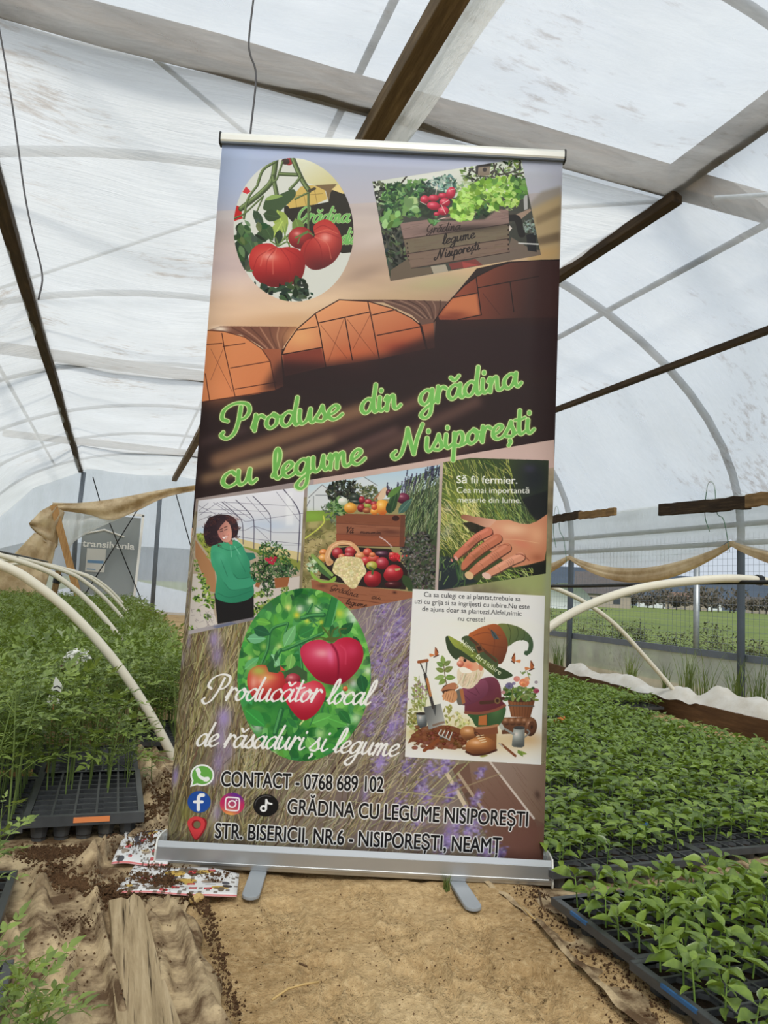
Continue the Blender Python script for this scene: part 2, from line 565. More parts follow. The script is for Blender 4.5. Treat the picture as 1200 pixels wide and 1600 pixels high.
    def ball(self, pts, base, dark, light, hl=(.35, .3), hs=.35, smooth=True):
        """a shaded round fruit: outline filled, dark rim low, light patch high"""
        P = np.asarray(pts, float); lo = P.min(0); hi = P.max(0); w, h = hi - lo
        old = self.clip
        M = self.mask(P, smooth)
        self.clip = M if old is None else M * old
        self.poly(P, base, smooth=smooth)
        self.gauss(lo[0] + .55 * w, hi[1] + .02 * h, .75 * w, .42 * h, dark, .85)
        self.gauss(hi[0], lo[1] + .6 * h, .25 * w, .6 * h, dark, .5)
        self.gauss(lo[0] + hl[0] * w, lo[1] + hl[1] * h, hs * w, hs * h * .8, light, .75)
        self.gauss(lo[0] + hl[0] * w, lo[1] + hl[1] * h, hs * w * .35, hs * h * .25, (255, 225, 215), .45)
        self.clip = old

    def leaf(self, x, y, L, wd, ang, col, a=1., vein=None):
        t = np.array([0, .18, .4, .65, .85, 1.]); wv = np.array([0, .75, 1., .8, .4, 0]) * wd / 2
        c, s = np.cos(np.radians(ang)), np.sin(np.radians(ang))
        X = np.r_[t * L, (t * L)[::-1][1:-1]]; Y = np.r_[wv, -wv[::-1][1:-1]]
        self.poly(np.c_[x + X * c - Y * s, y + X * s + Y * c], col, a)
        if vein:
            self.line([(x, y), (x + L * .9 * c, y + L * .9 * s)], max(wd * .07, 1), vein, .7)

    def jit(self, col, d):
        return np.clip(np.array(col, float) + self.R.normal(0, d) + self.R.normal(0, d * .35, 3), 0, 255)

    def foliage(self, pts, n, L, wd, cols, ang=(0, 360), dj=14, a=.95):
        """n leaf dabs inside a polygon"""
        P = np.asarray(pts, float); lo, hi = P.min(0), P.max(0)
        M = self.mask(P)
        for _ in range(n):
            x, y = self.R.uniform(lo, hi); c = self.m([(x, y)])[0].astype(int)
            if M[min(max(c[1], 0), AH - 1), min(max(c[0], 0), AW - 1)] < .5:
                continue
            l = L * self.R.uniform(.6, 1.4); g = self.R.uniform(*ang); h = np.radians(g)
            self.leaf(x - .5 * l * np.cos(h), y - .5 * l * np.sin(h), l, wd * self.R.uniform(.6, 1.3), g, self.jit(cols[self.R.integers(len(cols))], dj), a)

    def blades(self, pts, n, L, w, cols, ang, spread=15, dj=14, a=.8, bend=.1):
        P = np.asarray(pts, float); lo, hi = P.min(0), P.max(0)
        old = self.clip; M = self.mask(P); self.clip = M if old is None else M * old
        for _ in range(n):
            x, y = self.R.uniform(lo - .1 * (hi - lo), hi)
            t = np.radians(ang + self.R.normal(0, spread)); l = L * self.R.uniform(.5, 1.4)
            dx, dy = np.cos(t) * l, np.sin(t) * l; b = self.R.normal(0, bend)
            self.line([(x, y), (x + dx / 2 - dy * b, y + dy / 2 + dx * b), (x + dx, y + dy)], w * self.R.uniform(.6, 1.3),
                      self.jit(cols[self.R.integers(len(cols))], dj), a)
        self.clip = old

    def clipto(self, pts, smooth=False):
        self.clip = self.mask(pts, smooth)

    def noise(self, cell, seed, oct=4, ax=1., ay=1.):
        R = np.random.default_rng(seed); out = np.zeros((AH, AW), np.float32); amp = 1.; tot = 0
        for o in range(oct):
            cx = max(2, cell * ax / 2 ** o); cy = max(2, cell * ay / 2 ** o)
            gw = int(AW / cx) + 3; gh = int(AH / cy) + 3
            g = R.random((gh, gw)).astype(np.float32)
            X = np.arange(AW) / cx; Y = np.arange(AH) / cy
            xi = X.astype(int); yi = Y.astype(int); fx = X - xi; fy = Y - yi
            fx = (fx * fx * (3 - 2 * fx)).astype(np.float32); fy = (fy * fy * (3 - 2 * fy)).astype(np.float32)
            r0 = g[yi][:, xi] * (1 - fx) + g[yi][:, xi + 1] * fx
            r1 = g[yi + 1][:, xi] * (1 - fx) + g[yi + 1][:, xi + 1] * fx
            out += amp * (r0 * (1 - fy[:, None]) + r1 * fy[:, None]); tot += amp; amp *= .55
        return out / tot

    def mottle(self, pts, fld, col_lo, col_hi, a=1., lo=.3, hi=.7):
        t = self.cover([self.m(pts)])
        y0, y1, x0, x1, c = self.fin(t)
        f = np.clip((fld[y0:y1, x0:x1] - lo) / (hi - lo), 0, 1)[..., None]
        col = np.array(col_lo, np.float32) * (1 - f) + np.array(col_hi, np.float32) * f
        self.blend(y0, y1, x0, x1, c, col, a)

    # -- lettering
    def text(self, tris, p0, p1, cap, col, outline=None, ow=0., a=1., slant=0., bold=0.):
        """tris: (n,3,2) glyph triangles with baseline 0, cap height 1, width W; set between p0 and p1"""
        T = tris.reshape(-1, 2); W = T[:, 0].max()
        p0 = np.array(p0, float); p1 = np.array(p1, float); ux = (p1 - p0) / W
        n = np.array([ux[1], -ux[0]]); n = n / np.linalg.norm(n) * cap
        n = n + np.array([.06, 0]) * cap * 0
        P = p0 + T[:, :1] * ux + T[:, 1:] * (n + slant * (p1 - p0) / np.linalg.norm(p1 - p0) * cap)
        C = self.m(P).reshape(-1, 3, 2)
        pad = int(self.k(ow)) + 3
        x0 = max(0, int(C[..., 0].min()) - pad); x1 = min(AW, int(C[..., 0].max()) + pad); y0 = max(0, int(C[..., 1].min()) - pad); y1 = min(AH, int(C[..., 1].max()) + pad)
        acc = np.zeros((y1 - y0, x1 - x0), np.float32)
        for t in C:
            r = self.cover([t])
            if r is None:
                continue
            b0, b1, a0, a1, cov = r
            cov = np.abs(cov).reshape(-1, 2, cov.shape[1]).mean(1)
            u0, v0 = max(a0, x0), max(b0, y0); u1, v1 = min(a1, x1), min(b1, y1)
            acc[v0 - y0:v1 - y0, u0 - x0:u1 - x0] += cov[v0 - b0:v1 - b0, u0 - a0:u1 - a0]
        acc = np.minimum(acc, 1)
        if bold:
            acc = self.dil(acc, self.k(bold))
        if outline is not None:
            self.blend(y0, y1, x0, x1, self.dil(acc, self.k(ow)), outline, a)
        self.blend(y0, y1, x0, x1, acc, col, a)

    @staticmethod
    def dil(m, r):
        out = m.copy(); n = int(np.ceil(r))
        for dy in range(-n, n + 1):
            for dx in range(-n, n + 1):
                d = np.hypot(dx, dy)
                if d > r + .5 or (dx == 0 and dy == 0):
                    continue
                s = np.zeros_like(m); h, w = m.shape
                s[max(0, dy):h + min(0, dy), max(0, dx):w + min(0, dx)] = m[max(0, -dy):h + min(0, -dy), max(0, -dx):w + min(0, -dx)]
                np.maximum(out, s * min(1., r + .5 - d), out=out)
        return out

    def script(self, word, p0, p1, xh, nib, col, outline=None, ow=0., slant=.3, glow=None, thin=.45, up=(0, -1), grad=None):
        """joined cursive word drawn with a broad nib between p0 and p1 on its base line"""
        strokes, W = cursive(word)
        p0 = np.array(p0, float); p1 = np.array(p1, float); ux = (p1 - p0) / W
        L = np.linalg.norm(p1 - p0); t = (p1 - p0) / L
        upv = np.array([t[1], -t[0]]) * xh
        covs = []
        for s in strokes:
            Q = self.cr(s, n=7)
            P = p0 + Q[:, :1] * ux + Q[:, 1:] * (upv + slant * t * xh)
            P = self.m(P)
            d = np.gradient(P, axis=0); ang = np.arctan2(-d[:, 1], d[:, 0])
            f = thin + (1 - thin) * np.abs(np.sin(ang - .45))
            f = np.convolve(np.r_[f[0], f[0], f, f[-1], f[-1]], np.ones(5) / 5, 'valid')
            covs.append(self.strokecov(P, self.k(nib) * f, pad=int(self.k(ow)) + 4))
        covs = [c for c in covs if c is not None]
        y0 = min(c[0] for c in covs); y1 = max(c[1] for c in covs); x0 = min(c[2] for c in covs); x1 = max(c[3] for c in covs)
        acc = np.zeros((y1 - y0, x1 - x0), np.float32)
        for b0, b1, a0, a1, c in covs:
            S = acc[b0 - y0:b1 - y0, a0 - x0:a1 - x0]; np.maximum(S, c, out=S)
        if glow is not None:
            self.blend(y0, y1, x0, x1, np.minimum(1, self.box(self.dil(acc, self.k(ow)), int(self.k(ow) * 1.3)) * 1.3), glow, .45)
        if outline is not None:
            self.blend(y0, y1, x0, x1, self.dil(acc, self.k(ow)), outline)
        self.blend(y0, y1, x0, x1, acc, grad(y0, y1, x0, x1) if grad else col)


GLY = {
    'a': (1.0, [[(.78, .82), (.48, 1.), (.14, .72), (.06, .3), (.28, 0), (.58, .25), (.82, .95)], [(.82, .98), (.74, .3), (.88, 0), (1.1, .22)]]),
    'c': (.78, [[(.7, .78), (.5, 1.), (.16, .75), (.06, .3), (.3, 0), (.6, .08), (.85, .3)]]),
    'd': (1.0, [[(.75, .82), (.46, 1.), (.14, .72), (.06, .3), (.28, 0), (.58, .25), (.84, 1.1), (.98, 1.95)], [(.98, 1.95), (.8, .8), (.8, .15), (.92, 0), (1.12, .22)]]),
    'e': (.78, [[(.02, .3), (.4, .5), (.64, .8), (.44, 1.), (.14, .72), (.08, .28), (.3, 0), (.58, .06), (.85, .3)]]),
    'g': (1.0, [[(.78, .82), (.48, 1.), (.14, .72), (.06, .3), (.28, 0), (.58, .25), (.82, .95)], [(.82, .98), (.74, .1), (.6, -.7), (.3, -1.), (.02, -.75), (.3, -.35), (.75, -.05), (1.08, .22)]]),
    'i': (.5, [[(.2, .98), (.13, .3), (.27, 0), (.55, .22)], [(.3, 1.42), (.31, 1.5)]]),
    'l': (.55, [[(.0, .22), (.35, .9), (.52, 1.6), (.42, 2.05), (.24, 1.7), (.16, .4), (.3, 0), (.6, .22)]]),
    'm': (1.3, [[(.02, .75), (.16, .98), (.16, .5), (.1, 0)], [(.12, .35), (.34, .9), (.5, .95), (.52, .5), (.48, 0)], [(.5, .35), (.72, .9), (.9, .95), (.9, .4), (.94, .08), (1.12, 0), (1.35, .22)]]),
    'n': (.92, [[(.02, .75), (.16, .98), (.16, .5), (.1, 0)], [(.12, .35), (.36, .9), (.54, .95), (.55, .4), (.58, .08), (.74, 0), (.97, .22)]]),
    'o': (.85, [[(.5, 1.), (.16, .75), (.06, .3), (.28, 0), (.6, .25), (.66, .75), (.48, 1.), (.55, .8), (.92, .72)]]),
    'p': (.92, [[(.2, .98), (.14, .1), (.02, -.95)], [(.13, .3), (.36, .92), (.62, .95), (.7, .5), (.5, .02), (.2, .12)], [(.5, .03), (.7, .05), (.95, .22)]]),
    'r': (.72, [[(.0, .22), (.16, .8), (.2, 1.08), (.17, .5), (.1, 0)], [(.15, .45), (.3, .85), (.48, 1.02), (.66, .86)]]),
    's': (.68, [[(.0, .22), (.3, .75), (.42, 1.08), (.44, .75), (.56, .32), (.42, 0), (.1, .06)], [(.42, 0), (.72, .22)]]),
    't': (.58, [[(.32, 1.75), (.2, .5), (.3, .04), (.62, .22)], [(.0, 1.12), (.34, 1.1), (.62, 1.2)]]),
    'u': (.95, [[(.1, .98), (.06, .35), (.2, 0), (.5, .25), (.7, .98)], [(.7, .98), (.66, .3), (.78, 0), (1.02, .22)]]),
    'P': (1.45, [[(.82, 1.85), (.66, .8), (.4, 0), (.0, -.32), (-.32, -.05), (-.2, .18)], [(.05, .95), (-.25, 1.2), (-.1, 1.8), (.5, 2.15), (1.15, 2.0), (1.3, 1.5), (1.05, 1.02), (.68, .92)]]),
    'N': (1.75, [[(.0, .45), (-.25, .2), (-.05, -.12), (.3, .15), (.62, 1.1), (.8, 1.9)], [(.8, 1.9), (.92, 1.0), (1.08, .02)], [(1.08, .02), (1.35, 1.1), (1.72, 2.05)]]),
    'G': (1.25, [[(1.1, 1.6), (.95, 1.98), (.5, 1.9), (.12, 1.3), (.12, .6), (.45, .35), (.9, .75), (1.0, 1.05)], [(1.0, 1.05), (.95, .2), (.6, -.4), (.15, -.3), (.4, .02), (1.25, .3)]]),
    'V': (1.2, [[(-.1, 1.6), (.15, 1.95), (.3, 1.5), (.45, .05)], [(.45, .05), (.75, 1.2), (1.15, 1.9)]]),
}
GLY['\u0103'] = (1.0, GLY['a'][1] + [[(.28, 1.55), (.5, 1.32), (.78, 1.6)]])
GLY['\u0219'] = (.68, GLY['s'][1] + [[(.3, -.28), (.32, -.42), (.2, -.62)]])


def cursive(word):
    x = 0.; out = []
    for ch in word:
        adv, st = GLY[ch]
        for s in st:
            out.append([(x + px, py) for px, py in s])
        x += adv
    return out, x


def paint_banner(tx):
    """tx(string, bold) -> glyph triangles"""
    p = Painter([(347.5, 223.), (879., 251.), (849., 1346.), (260.5, 1315.5)])
    G = p
    full = [(330, 200), (900, 230), (880, 1370), (240, 1340)]
    n1 = p.noise(240, 1, 4, 2.2, .5); n2 = p.noise(60, 2, 4); n3 = p.noise(26, 3, 3); n4 = p.noise(14, 4, 2, .6, 3.)
    # ---- evening sky of the upper half
    p.frame()
    p.poly(full, p.lin((600, 230), (170, 180, 208), (590, 520), (222, 184, 152)))
    p.gauss(360, 270, 120, 90, (168, 182, 214), .9)
    p.gauss(840, 275, 110, 70, (182, 184, 198), .9)
    p.gauss(340, 420, 130, 60, (206, 190, 202), .9, rot=-10)
    p.gauss(420, 520, 200, 60, (226, 186, 150), .8, rot=-12)
    p.gauss(330, 490, 90, 40, (232, 196, 168), .8)
    p.gauss(570, 440, 130, 40, (210, 182, 158), .8, rot=-14)
    p.gauss(600, 480, 150, 30, (196, 170, 130), .7, rot=-16)
    p.mottle([(330, 330), (880, 300), (880, 520), (310, 560)], n1, (150, 118, 96), (240, 208, 176), .28, .3, .7)
    p.gauss(570, 425, 40, 12, (150, 128, 116), .55, rot=-22); p.gauss(588, 372, 50, 16, (214, 196, 190), .7, rot=-20)
    p.gauss(440, 498, 90, 12, (205, 158, 118), .5, rot=-10); p.gauss(500, 470, 60, 14, (236, 205, 172), .6, rot=-16)
    # dusk hills at the right edge
    p.poly([(828, 318), (846, 300), (882, 290), (882, 420), (846, 414)], (150, 142, 134), 1, blur=3)
    p.poly([(822, 330), (882, 302), (882, 420), (826, 420)], (176, 154, 116), .95, blur=4)
    p.poly([(836, 340), (884, 318), (884, 332), (838, 352)], (128, 110, 84), .8, blur=3)
    p.poly([(838, 372), (884, 360), (884, 376), (840, 384)], (92, 76, 60), .7, blur=3)
    p.gauss(850, 398, 40, 12, (186, 150, 100), .7, rot=-15)
    p.gauss(690, 440, 60, 14, (176, 180, 130), .5, rot=-10); p.gauss(760, 415, 60, 16, (214, 178, 130), .7, rot=-12)
    # ---- dark field
    p.frame(310, 400, 2.069)
    p.poly([(-30, 470), (250, 432), (270, 300), (400, 300), (765, 200), (900, 40), (1000, 18), (1200, 10), (1200, 820), (-60, 880)], (44, 30, 30))
    p.gauss(1000, 250, 220, 120, (54, 26, 24), .7); p.gauss(500, 420, 200, 60, (40, 28, 28), .7)
    # greenhouse roofs
    p.poly([(30, 240), (70, 226), (320, 228), (270, 300), (265, 345), (215, 300), (140, 255)], (120, 76, 60))
    p.gauss(70, 235, 26, 10, (255, 238, 220), .9)
    for i in range(7):
        p.line([(110 + i * 30, 232), (165 + i * 18, 262), (214 + i * 10, 300)], 5, (176, 128, 104) if i % 2 else (92, 56, 46), .7, smooth=True)
    p.poly([(460, 141), (640, 140), (830, 146), (768, 200), (762, 290), (735, 235), (690, 190), (600, 150)], (104, 76, 66))
    for i in range(9):
        p.line([(600 + i * 26, 143), (670 + i * 16, 165), (725 + i * 7, 200)], 4, (66, 44, 40) if i % 2 else (150, 118, 102), .7, smooth=True)
    # left tunnel front
    p.poly([(30, 240), (80, 243), (150, 262), (205, 300), (232, 340), (250, 432), (190, 446), (10, 470), (10, 250)], p.lin((40, 240), (216, 140, 92), (200, 450), (206, 122, 78)))
    p.poly([(205, 300), (266, 300), (275, 420), (250, 432), (232, 340)], (156, 88, 62))
    p.gauss(60, 430, 70, 50, (224, 142, 96), .6)
    for q in ([(30, 240), (80, 243), (150, 262), (205, 300), (232, 340), (250, 432)], [(20, 286), (76, 282)], [(76, 250), (84, 300), (118, 452)], [(80, 292), (150, 282)], [(104, 362), (232, 340)], [(118, 430), (250, 408)], [(22, 380), (36, 466)], [(20, 470), (250, 434)]):
        p.line(q, 3, (70, 34, 26), .9)
    p.line([(40, 300), (110, 440)], 1.5, (120, 66, 50), .8); p.line([(80, 300), (40, 400)], 1.5, (120, 66, 50), .8)
    # middle tunnel front
    mid = [(270, 318), (285, 285), (320, 235), (380, 184), (455, 141), (550, 146), (625, 168), (680, 196), (715, 222), (735, 300), (640, 320), (585, 332), (410, 358), (280, 388)]
    p.poly(mid, p.lin((420, 150), (228, 160, 112), (520, 370), (168, 82, 54)))
    p.gauss(330, 260, 60, 40, (226, 166, 112), .8); p.poly([(272, 318), (398, 296), (412, 356), (280, 388)], (112, 46, 38), .85, blur=3)
    p.poly([(720, 222), (760, 215), (765, 296), (738, 300)], (150, 84, 60))
    p.gauss(660, 300, 60, 26, (128, 46, 36), .7); p.gauss(500, 330, 70, 40, (190, 92, 56), .6)
    for q in ([(270, 318), (285, 285), (320, 235), (380, 184), (455, 141), (550, 146), (625, 168), (690, 200), (722, 226), (740, 302)], [(378, 186), (390, 230), (412, 358)], [(388, 216), (555, 180)], [(548, 148), (556, 182), (585, 332)], [(474, 200), (498, 336)], [(272, 318), (402, 295)], [(562, 190), (640, 172)], [(578, 256), (716, 228)], [(318, 240), (384, 228)]):
        p.line(q, 3.6, (44, 22, 20), .95)
    for q in ([(395, 222), (480, 330)], [(470, 205), (420, 340)], [(482, 205), (570, 320)], [(555, 190), (500, 300)]):
        p.line(q, 1.6, (110, 54, 38), .8)
    # right tunnel front
    p.poly([(775, 190), (818, 138), (860, 95), (900, 66), (960, 36), (1010, 20), (1110, 14), (1200, 14), (1200, 200), (1040, 200), (900, 205), (780, 205)], p.lin((860, 60), (140, 70, 50), (1080, 120), (58, 34, 32)))
    p.poly([(780, 190), (820, 136), (900, 120), (910, 190), (850, 200)], (196, 116, 76), .9, blur=4); p.gauss(830, 190, 50, 16, (110, 48, 36), .7)
    for q in ([(762, 212), (790, 170), (818, 138), (860, 95), (900, 66), (960, 36), (1010, 20), (1110, 14), (1190, 14)], [(898, 68), (915, 190)], [(905, 102), (1100, 66)], [(1008, 86), (1020, 180)], [(820, 134), (905, 118)], [(840, 205), (915, 190)]):
        p.line(q, 3.4, (30, 16, 16), .95)
    p.line([(920, 120), (975, 190)], 1.6, (60, 30, 28), .8)
    p.poly([(262, 340), (420, 345), (600, 320), (780, 240), (1000, 215), (1200, 215), (1200, 360), (200, 440)], (42, 26, 28), .85, blur=14)
    # light rays over the field
    for (a, b, w, c, al) in (((60, 660), (520, 500), 46, (150, 112, 84), .75), ((110, 690), (430, 590), 22, (222, 188, 140), .55), ((300, 640), (760, 450), 34, (128, 92, 76), .6),
                             ((420, 700), (900, 470), 36, (120, 88, 78), .55), ((20, 720), (260, 660), 30, (190, 152, 110), .6), ((450, 640), (640, 560), 18, (200, 150, 140), .4), ((700, 690), (1000, 560), 26, (98, 62, 62), .5), ((-10, 610), (150, 560), 18, (120, 92, 90), .4)):
        p.line([a, b], w, c, al, blur=12)
    # ---- lavender photograph of the lower half
    p.frame()
    low = [(306, 779), (866, 687), (870, 1370), (240, 1340), (270, 1100)]
    p.clipto(low)
    p.poly(low, (128, 116, 94))
    p.mottle(low, n2, (96, 84, 68), (158, 148, 118), .8, .3, .7)
    p.gauss(620, 1010, 90, 130, (132, 114, 142), .95); p.gauss(620, 1270, 160, 70, (116, 98, 104), .8)
    p.gauss(780, 715, 110, 26, (208, 180, 172), 1); p.poly([(480, 742), (870, 676), (870, 730), (480, 770)], (206, 178, 172), .9)
    p.poly([(300, 770), (490, 738), (490, 775), (300, 800)], (160, 146, 150), .8)
    p.gauss(840, 905, 40, 40, (156, 166, 110), .9); p.gauss(800, 905, 60, 22, (150, 160, 104), .9)
    p.poly([(852, 880), (875, 880), (870, 1120), (848, 1120)], (150, 158, 128), .8, blur=4)
    p.blades([(250, 980), (420, 960), (420, 1335), (250, 1335)], 1100, 70, 1.5, [(150, 140, 96), (120, 108, 70), (96, 84, 58), (176, 168, 124), (84, 70, 50)], -78, 10)
    p.blades([(290, 780), (312, 780), (300, 1000), (280, 1000)], 90, 60, 1.5, [(160, 150, 130), (130, 118, 110), (180, 172, 150)], -85, 6)
    p.blades([(380, 1130), (660, 960), (660, 1340), (380, 1340)], 1200, 70, 1.4, [(150, 140, 104), (112, 98, 78), (88, 74, 60), (172, 164, 132)], -55, 14)
    p.blades([(560, 1180), (860, 1190), (860, 1350), (560, 1340)], 260, 70, 1.3, [(150, 140, 104), (112, 98, 78), (160, 150, 120)], -40, 16, a=.6)
    # wooden boards, lower right corner
    p.frame(540, 920, 3.636)
    p.poly([(600, 1010), (700, 985), (1140, 1000), (1140, 1540), (880, 1540), (700, 1230)], (112, 84, 72))
    p.poly([(700, 985), (820, 985), (1080, 1330), (1140, 1540), (930, 1540), (740, 1230)], p.lin((740, 1000), (130, 104, 90), (1000, 1500), (104, 68, 58)))
    p.poly([(830, 985), (1140, 1000), (1140, 1340), (1080, 1310)], p.lin((840, 1000), (142, 122, 112), (1140, 1250), (122, 96, 80)))
    for i in range(60):
        x = p.R.uniform(620, 1120); y = p.R.uniform(1000, 1500)
        p.line([(x, y), (x + 60, y + 78)], 1.6, p.jit((92, 66, 56), 14), .45)
    p.line([(822, 985), (1070, 1305)], 12, (206, 192, 182), .95); p.gauss(1090, 1170, 14, 22, (70, 50, 44), .8, rot=-20)
    p.line([(570, 1040), (690, 1250)], 22, (214, 196, 168), .9); p.line([(640, 1050), (775, 1250)], 16, (188, 170, 146), .8)
    p.line([(690, 1170), (780, 1290)], 26, (90, 72, 62), .8)
    p.poly([(880, 1400), (1140, 1340), (1140, 1540), (900, 1540)], (112, 76, 66), .8, blur=8)
    # lavender heads
    for (cx, cy, s, nn) in ((215, 110, 70, 60), (300, 160, 60, 50), (220, 300, 80, 70), (290, 270, 50, 40), (200, 430, 70, 70), (270, 520, 60, 50), (330, 470, 40, 30), (180, 640, 60, 55), (140, 780, 50, 40), (290, 760, 60, 55), (250, 830, 50, 40), (330, 640, 45, 40),
                            (200, 980, 60, 40), (350, 1010, 50, 40), (480, 1020, 50, 45), (560, 1000, 50, 60), (430, 1120, 55, 50), (600, 1150, 45, 60), (740, 1190, 40, 40), (770, 1040, 30, 25), (300, 1240, 60, 40), (420, 1290, 60, 45), (650, 1320, 60, 60), (720, 1360, 70, 70), (560, 1440, 60, 60), (800, 1480, 60, 60), (460, 1180, 45, 40), (880, 1500, 40, 40)):
        for _ in range(int(nn * 1.7)):
            a = p.R.normal(0, .5, 2) * s
            p.gauss(cx + a[0] * .7 + a[1] * -.35, cy + a[1] * 1.1, p.R.uniform(5, 11), p.R.uniform(4, 8), p.jit([(150, 128, 190), (120, 100, 150), (178, 164, 200), (96, 78, 120), (140, 126, 150)][p.R.integers(5)], 12), .75)
    p.blades([(60, 40), (380, 20), (340, 980), (60, 1000)], 240, 190, 4, [(170, 160, 134), (130, 114, 120), (196, 186, 168), (104, 88, 100)], -58, 12, a=.6)
    for q in ([(330, 1290), (640, 990)], [(360, 1330), (700, 985)], [(250, 1260), (420, 1090), (560, 1000)], [(420, 1220), (880, 1050)], [(300, 1150), (620, 1190)], [(120, 1180), (380, 1000)], [(380, 1400), (560, 1150)], [(20, 1140), (340, 980)]):
        p.line(q, 7, p.jit((172, 160, 126), 10), .75)
    for (cx, cy, r) in ((190, 1000, 50), (110, 1170, 40), (260, 780, 40), (590, 1380, 60)):
        p.gauss(cx, cy, r * .5, r * 1.3, (160, 140, 214), .5)
    p.frame(260, 960, 4.3227)
    for (cx, cy, w, h, al) in ((320, 165, 36, 60, .8), (340, 280, 40, 70, .7), (385, 700, 46, 70, .95), (365, 830, 40, 80, .7), (350, 1000, 46, 90, .7), (420, 920, 40, 60, .5), (60, 1090, 20, 60, .9), (340, 1340, 30, 60, .6), (150, 180, 16, 60, .5), (110, 300, 14, 60, .4), (300, 1120, 40, 40, .5)):
        p.gauss(cx, cy, w, h, (158, 140, 192), al)
    p.gauss(130, 1340, 40, 60, (132, 130, 66), .7); p.gauss(560, 1440, 60, 50, (118, 112, 60), .5)
    p.clip = None
    # ---- picture frames: woman, crates, hand
    # the woman in the tunnel
    p.frame(290, 750, 6.)
    wq = [(122, 196), (1112, 66), (1060, 1040), (640, 1290), (20, 1420), (36, 1390)]
    p.clipto([(118, 192), (1114, 60), (1054, 1220), (24, 1450)])
    p.poly([(0, 0), (1200, 0), (1200, 1500), (0, 1500)], p.lin((600, 100), (226, 226, 236), (600, 620), (206, 208, 214)))
    p.gauss(760, 420, 260, 60, (186, 200, 222), .8); p.gauss(160, 470, 60, 30, (190, 214, 236), .8)
    p.poly([(470, 540), (700, 600), (1080, 680), (1080, 780), (560, 640)], (206, 190, 140)); p.poly([(540, 620), (700, 660), (1080, 760), (1080, 860), (560, 700)], (132, 140, 66))
    p.poly([(60, 500), (300, 500), (560, 640), (1100, 860), (1100, 1500), (0, 1500)], (176, 160, 140))
    p.poly([(100, 500), (240, 500), (260, 760), (110, 560)], (150, 160, 70)); p.poly([(90, 560), (270, 820), (290, 1060), (220, 1040), (90, 720)], (168, 122, 84))
    p.poly([(60, 880), (150, 880), (220, 1100), (300, 1360), (20, 1420)], (206, 198, 192)); p.poly([(620, 980), (1080, 900), (1060, 1290), (600, 1300)], (200, 190, 184))
    for q in ([(470, 186), (560, 270), (620, 340), (640, 400), (640, 640)], [(340, 205), (470, 320), (530, 400), (540, 600)], [(630, 150), (720, 240), (780, 310), (796, 370), (796, 570)], [(920, 90), (1010, 200), (1060, 290), (1072, 380), (1050, 770)]):
        p.line(q, 10 if q[0][0] > 800 else 7, (66, 62, 84), .95, smooth=True)
    for q in ([(320, 205), (1020, 245)], [(300, 215), (560, 390), (1110, 310)], [(360, 200), (640, 380)], [(180, 270), (760, 295)], [(570, 160), (790, 400)], [(850, 110), (1070, 390)], [(120, 300), (600, 325)], [(640, 430), (560, 470), (490, 470)], [(640, 430), (780, 560)], [(640, 430), (820, 490), (1080, 494)], [(480, 530), (700, 560), (1080, 600)], [(120, 240), (300, 330)], [(260, 210), (440, 330)], [(130, 330), (300, 210)], [(120, 290), (210, 215)], [(120, 380), (240, 330)], [(820, 610), (1080, 610)]):
        p.line(q, 4, (84, 82, 104), .75)
    p.poly([(940, 120), (1000, 110), (1010, 420), (940, 430)], (240, 242, 246), .5, blur=10)
    for (x, y, r) in ((110, 840, 28), (140, 900, 36), (160, 945, 40), (185, 995, 46), (210, 1075, 54), (230, 1150, 60), (105, 1115, 44), (80, 1020, 26), (200, 1280, 36), (100, 800, 22), (95, 760, 18), (700, 1060, 46), (710, 1170, 46), (670, 1230, 50), (930, 1030, 40), (800, 1140, 40), (640, 1090, 30), (50, 1390, 30), (120, 1225, 18)):
        p.foliage(p.ellpts(x, y, r, r * .75), 26, r * .7, r * .4, [(70, 104, 40), (120, 150, 60), (44, 70, 30), (150, 176, 84)])
    p.foliage([(100, 500), (190, 500), (260, 720), (220, 760)], 90, 30, 14, [(130, 150, 60), (90, 120, 50), (160, 174, 84)])
    for _ in range(50):
        x = p.R.uniform(40, 290); y = p.R.uniform(1180, 1400); p.line([(x, y), (x + p.R.uniform(10, 40), y + p.R.uniform(-30, 60))], 4, (110, 98, 104), .5)
    # trousers, hoodie, arm, head
    p.poly([(268, 1060), (300, 1350), (640, 1290), (636, 1040), (600, 1080), (400, 1140)], (24, 22, 24))
    p.poly([(236, 640), (270, 600), (340, 585), (440, 560), (520, 600), (560, 670), (600, 760), (612, 900), (640, 1060), (560, 1130), (420, 1152), (300, 1120), (276, 1060), (290, 900), (240, 780)], p.lin((300, 700), (64, 158, 118), (600, 1000), (40, 126, 94)), smooth=True)
    p.poly([(560, 680), (640, 684), (660, 730), (600, 756)], (40, 118, 96))
    p.poly([(250, 700), (330, 680), (400, 760), (450, 900), (520, 930), (640, 900), (660, 960), (560, 1020), (430, 1030), (360, 960)], (58, 150, 114), smooth=True)
    for q in ([(450, 880), (500, 925), (640, 905)], [(360, 960), (430, 1030), (600, 1010)], [(300, 1060), (420, 1100), (620, 1040)], [(300, 620), (420, 660), (520, 620)], [(480, 700), (560, 860)], [(330, 740), (390, 900)]):
        p.line(q, 7, (28, 100, 76), .6, smooth=True)
    p.gauss(330, 720, 50, 60, (90, 184, 144), .5); p.gauss(500, 740, 50, 80, (86, 178, 140), .4)
    for q in ([(420, 620), (430, 720)], [(460, 620), (510, 700)]):
        p.line(q, 7, (120, 196, 164), .9)
    p.poly([(400, 540), (440, 560), (440, 606), (410, 600), (380, 570)], (176, 120, 100))
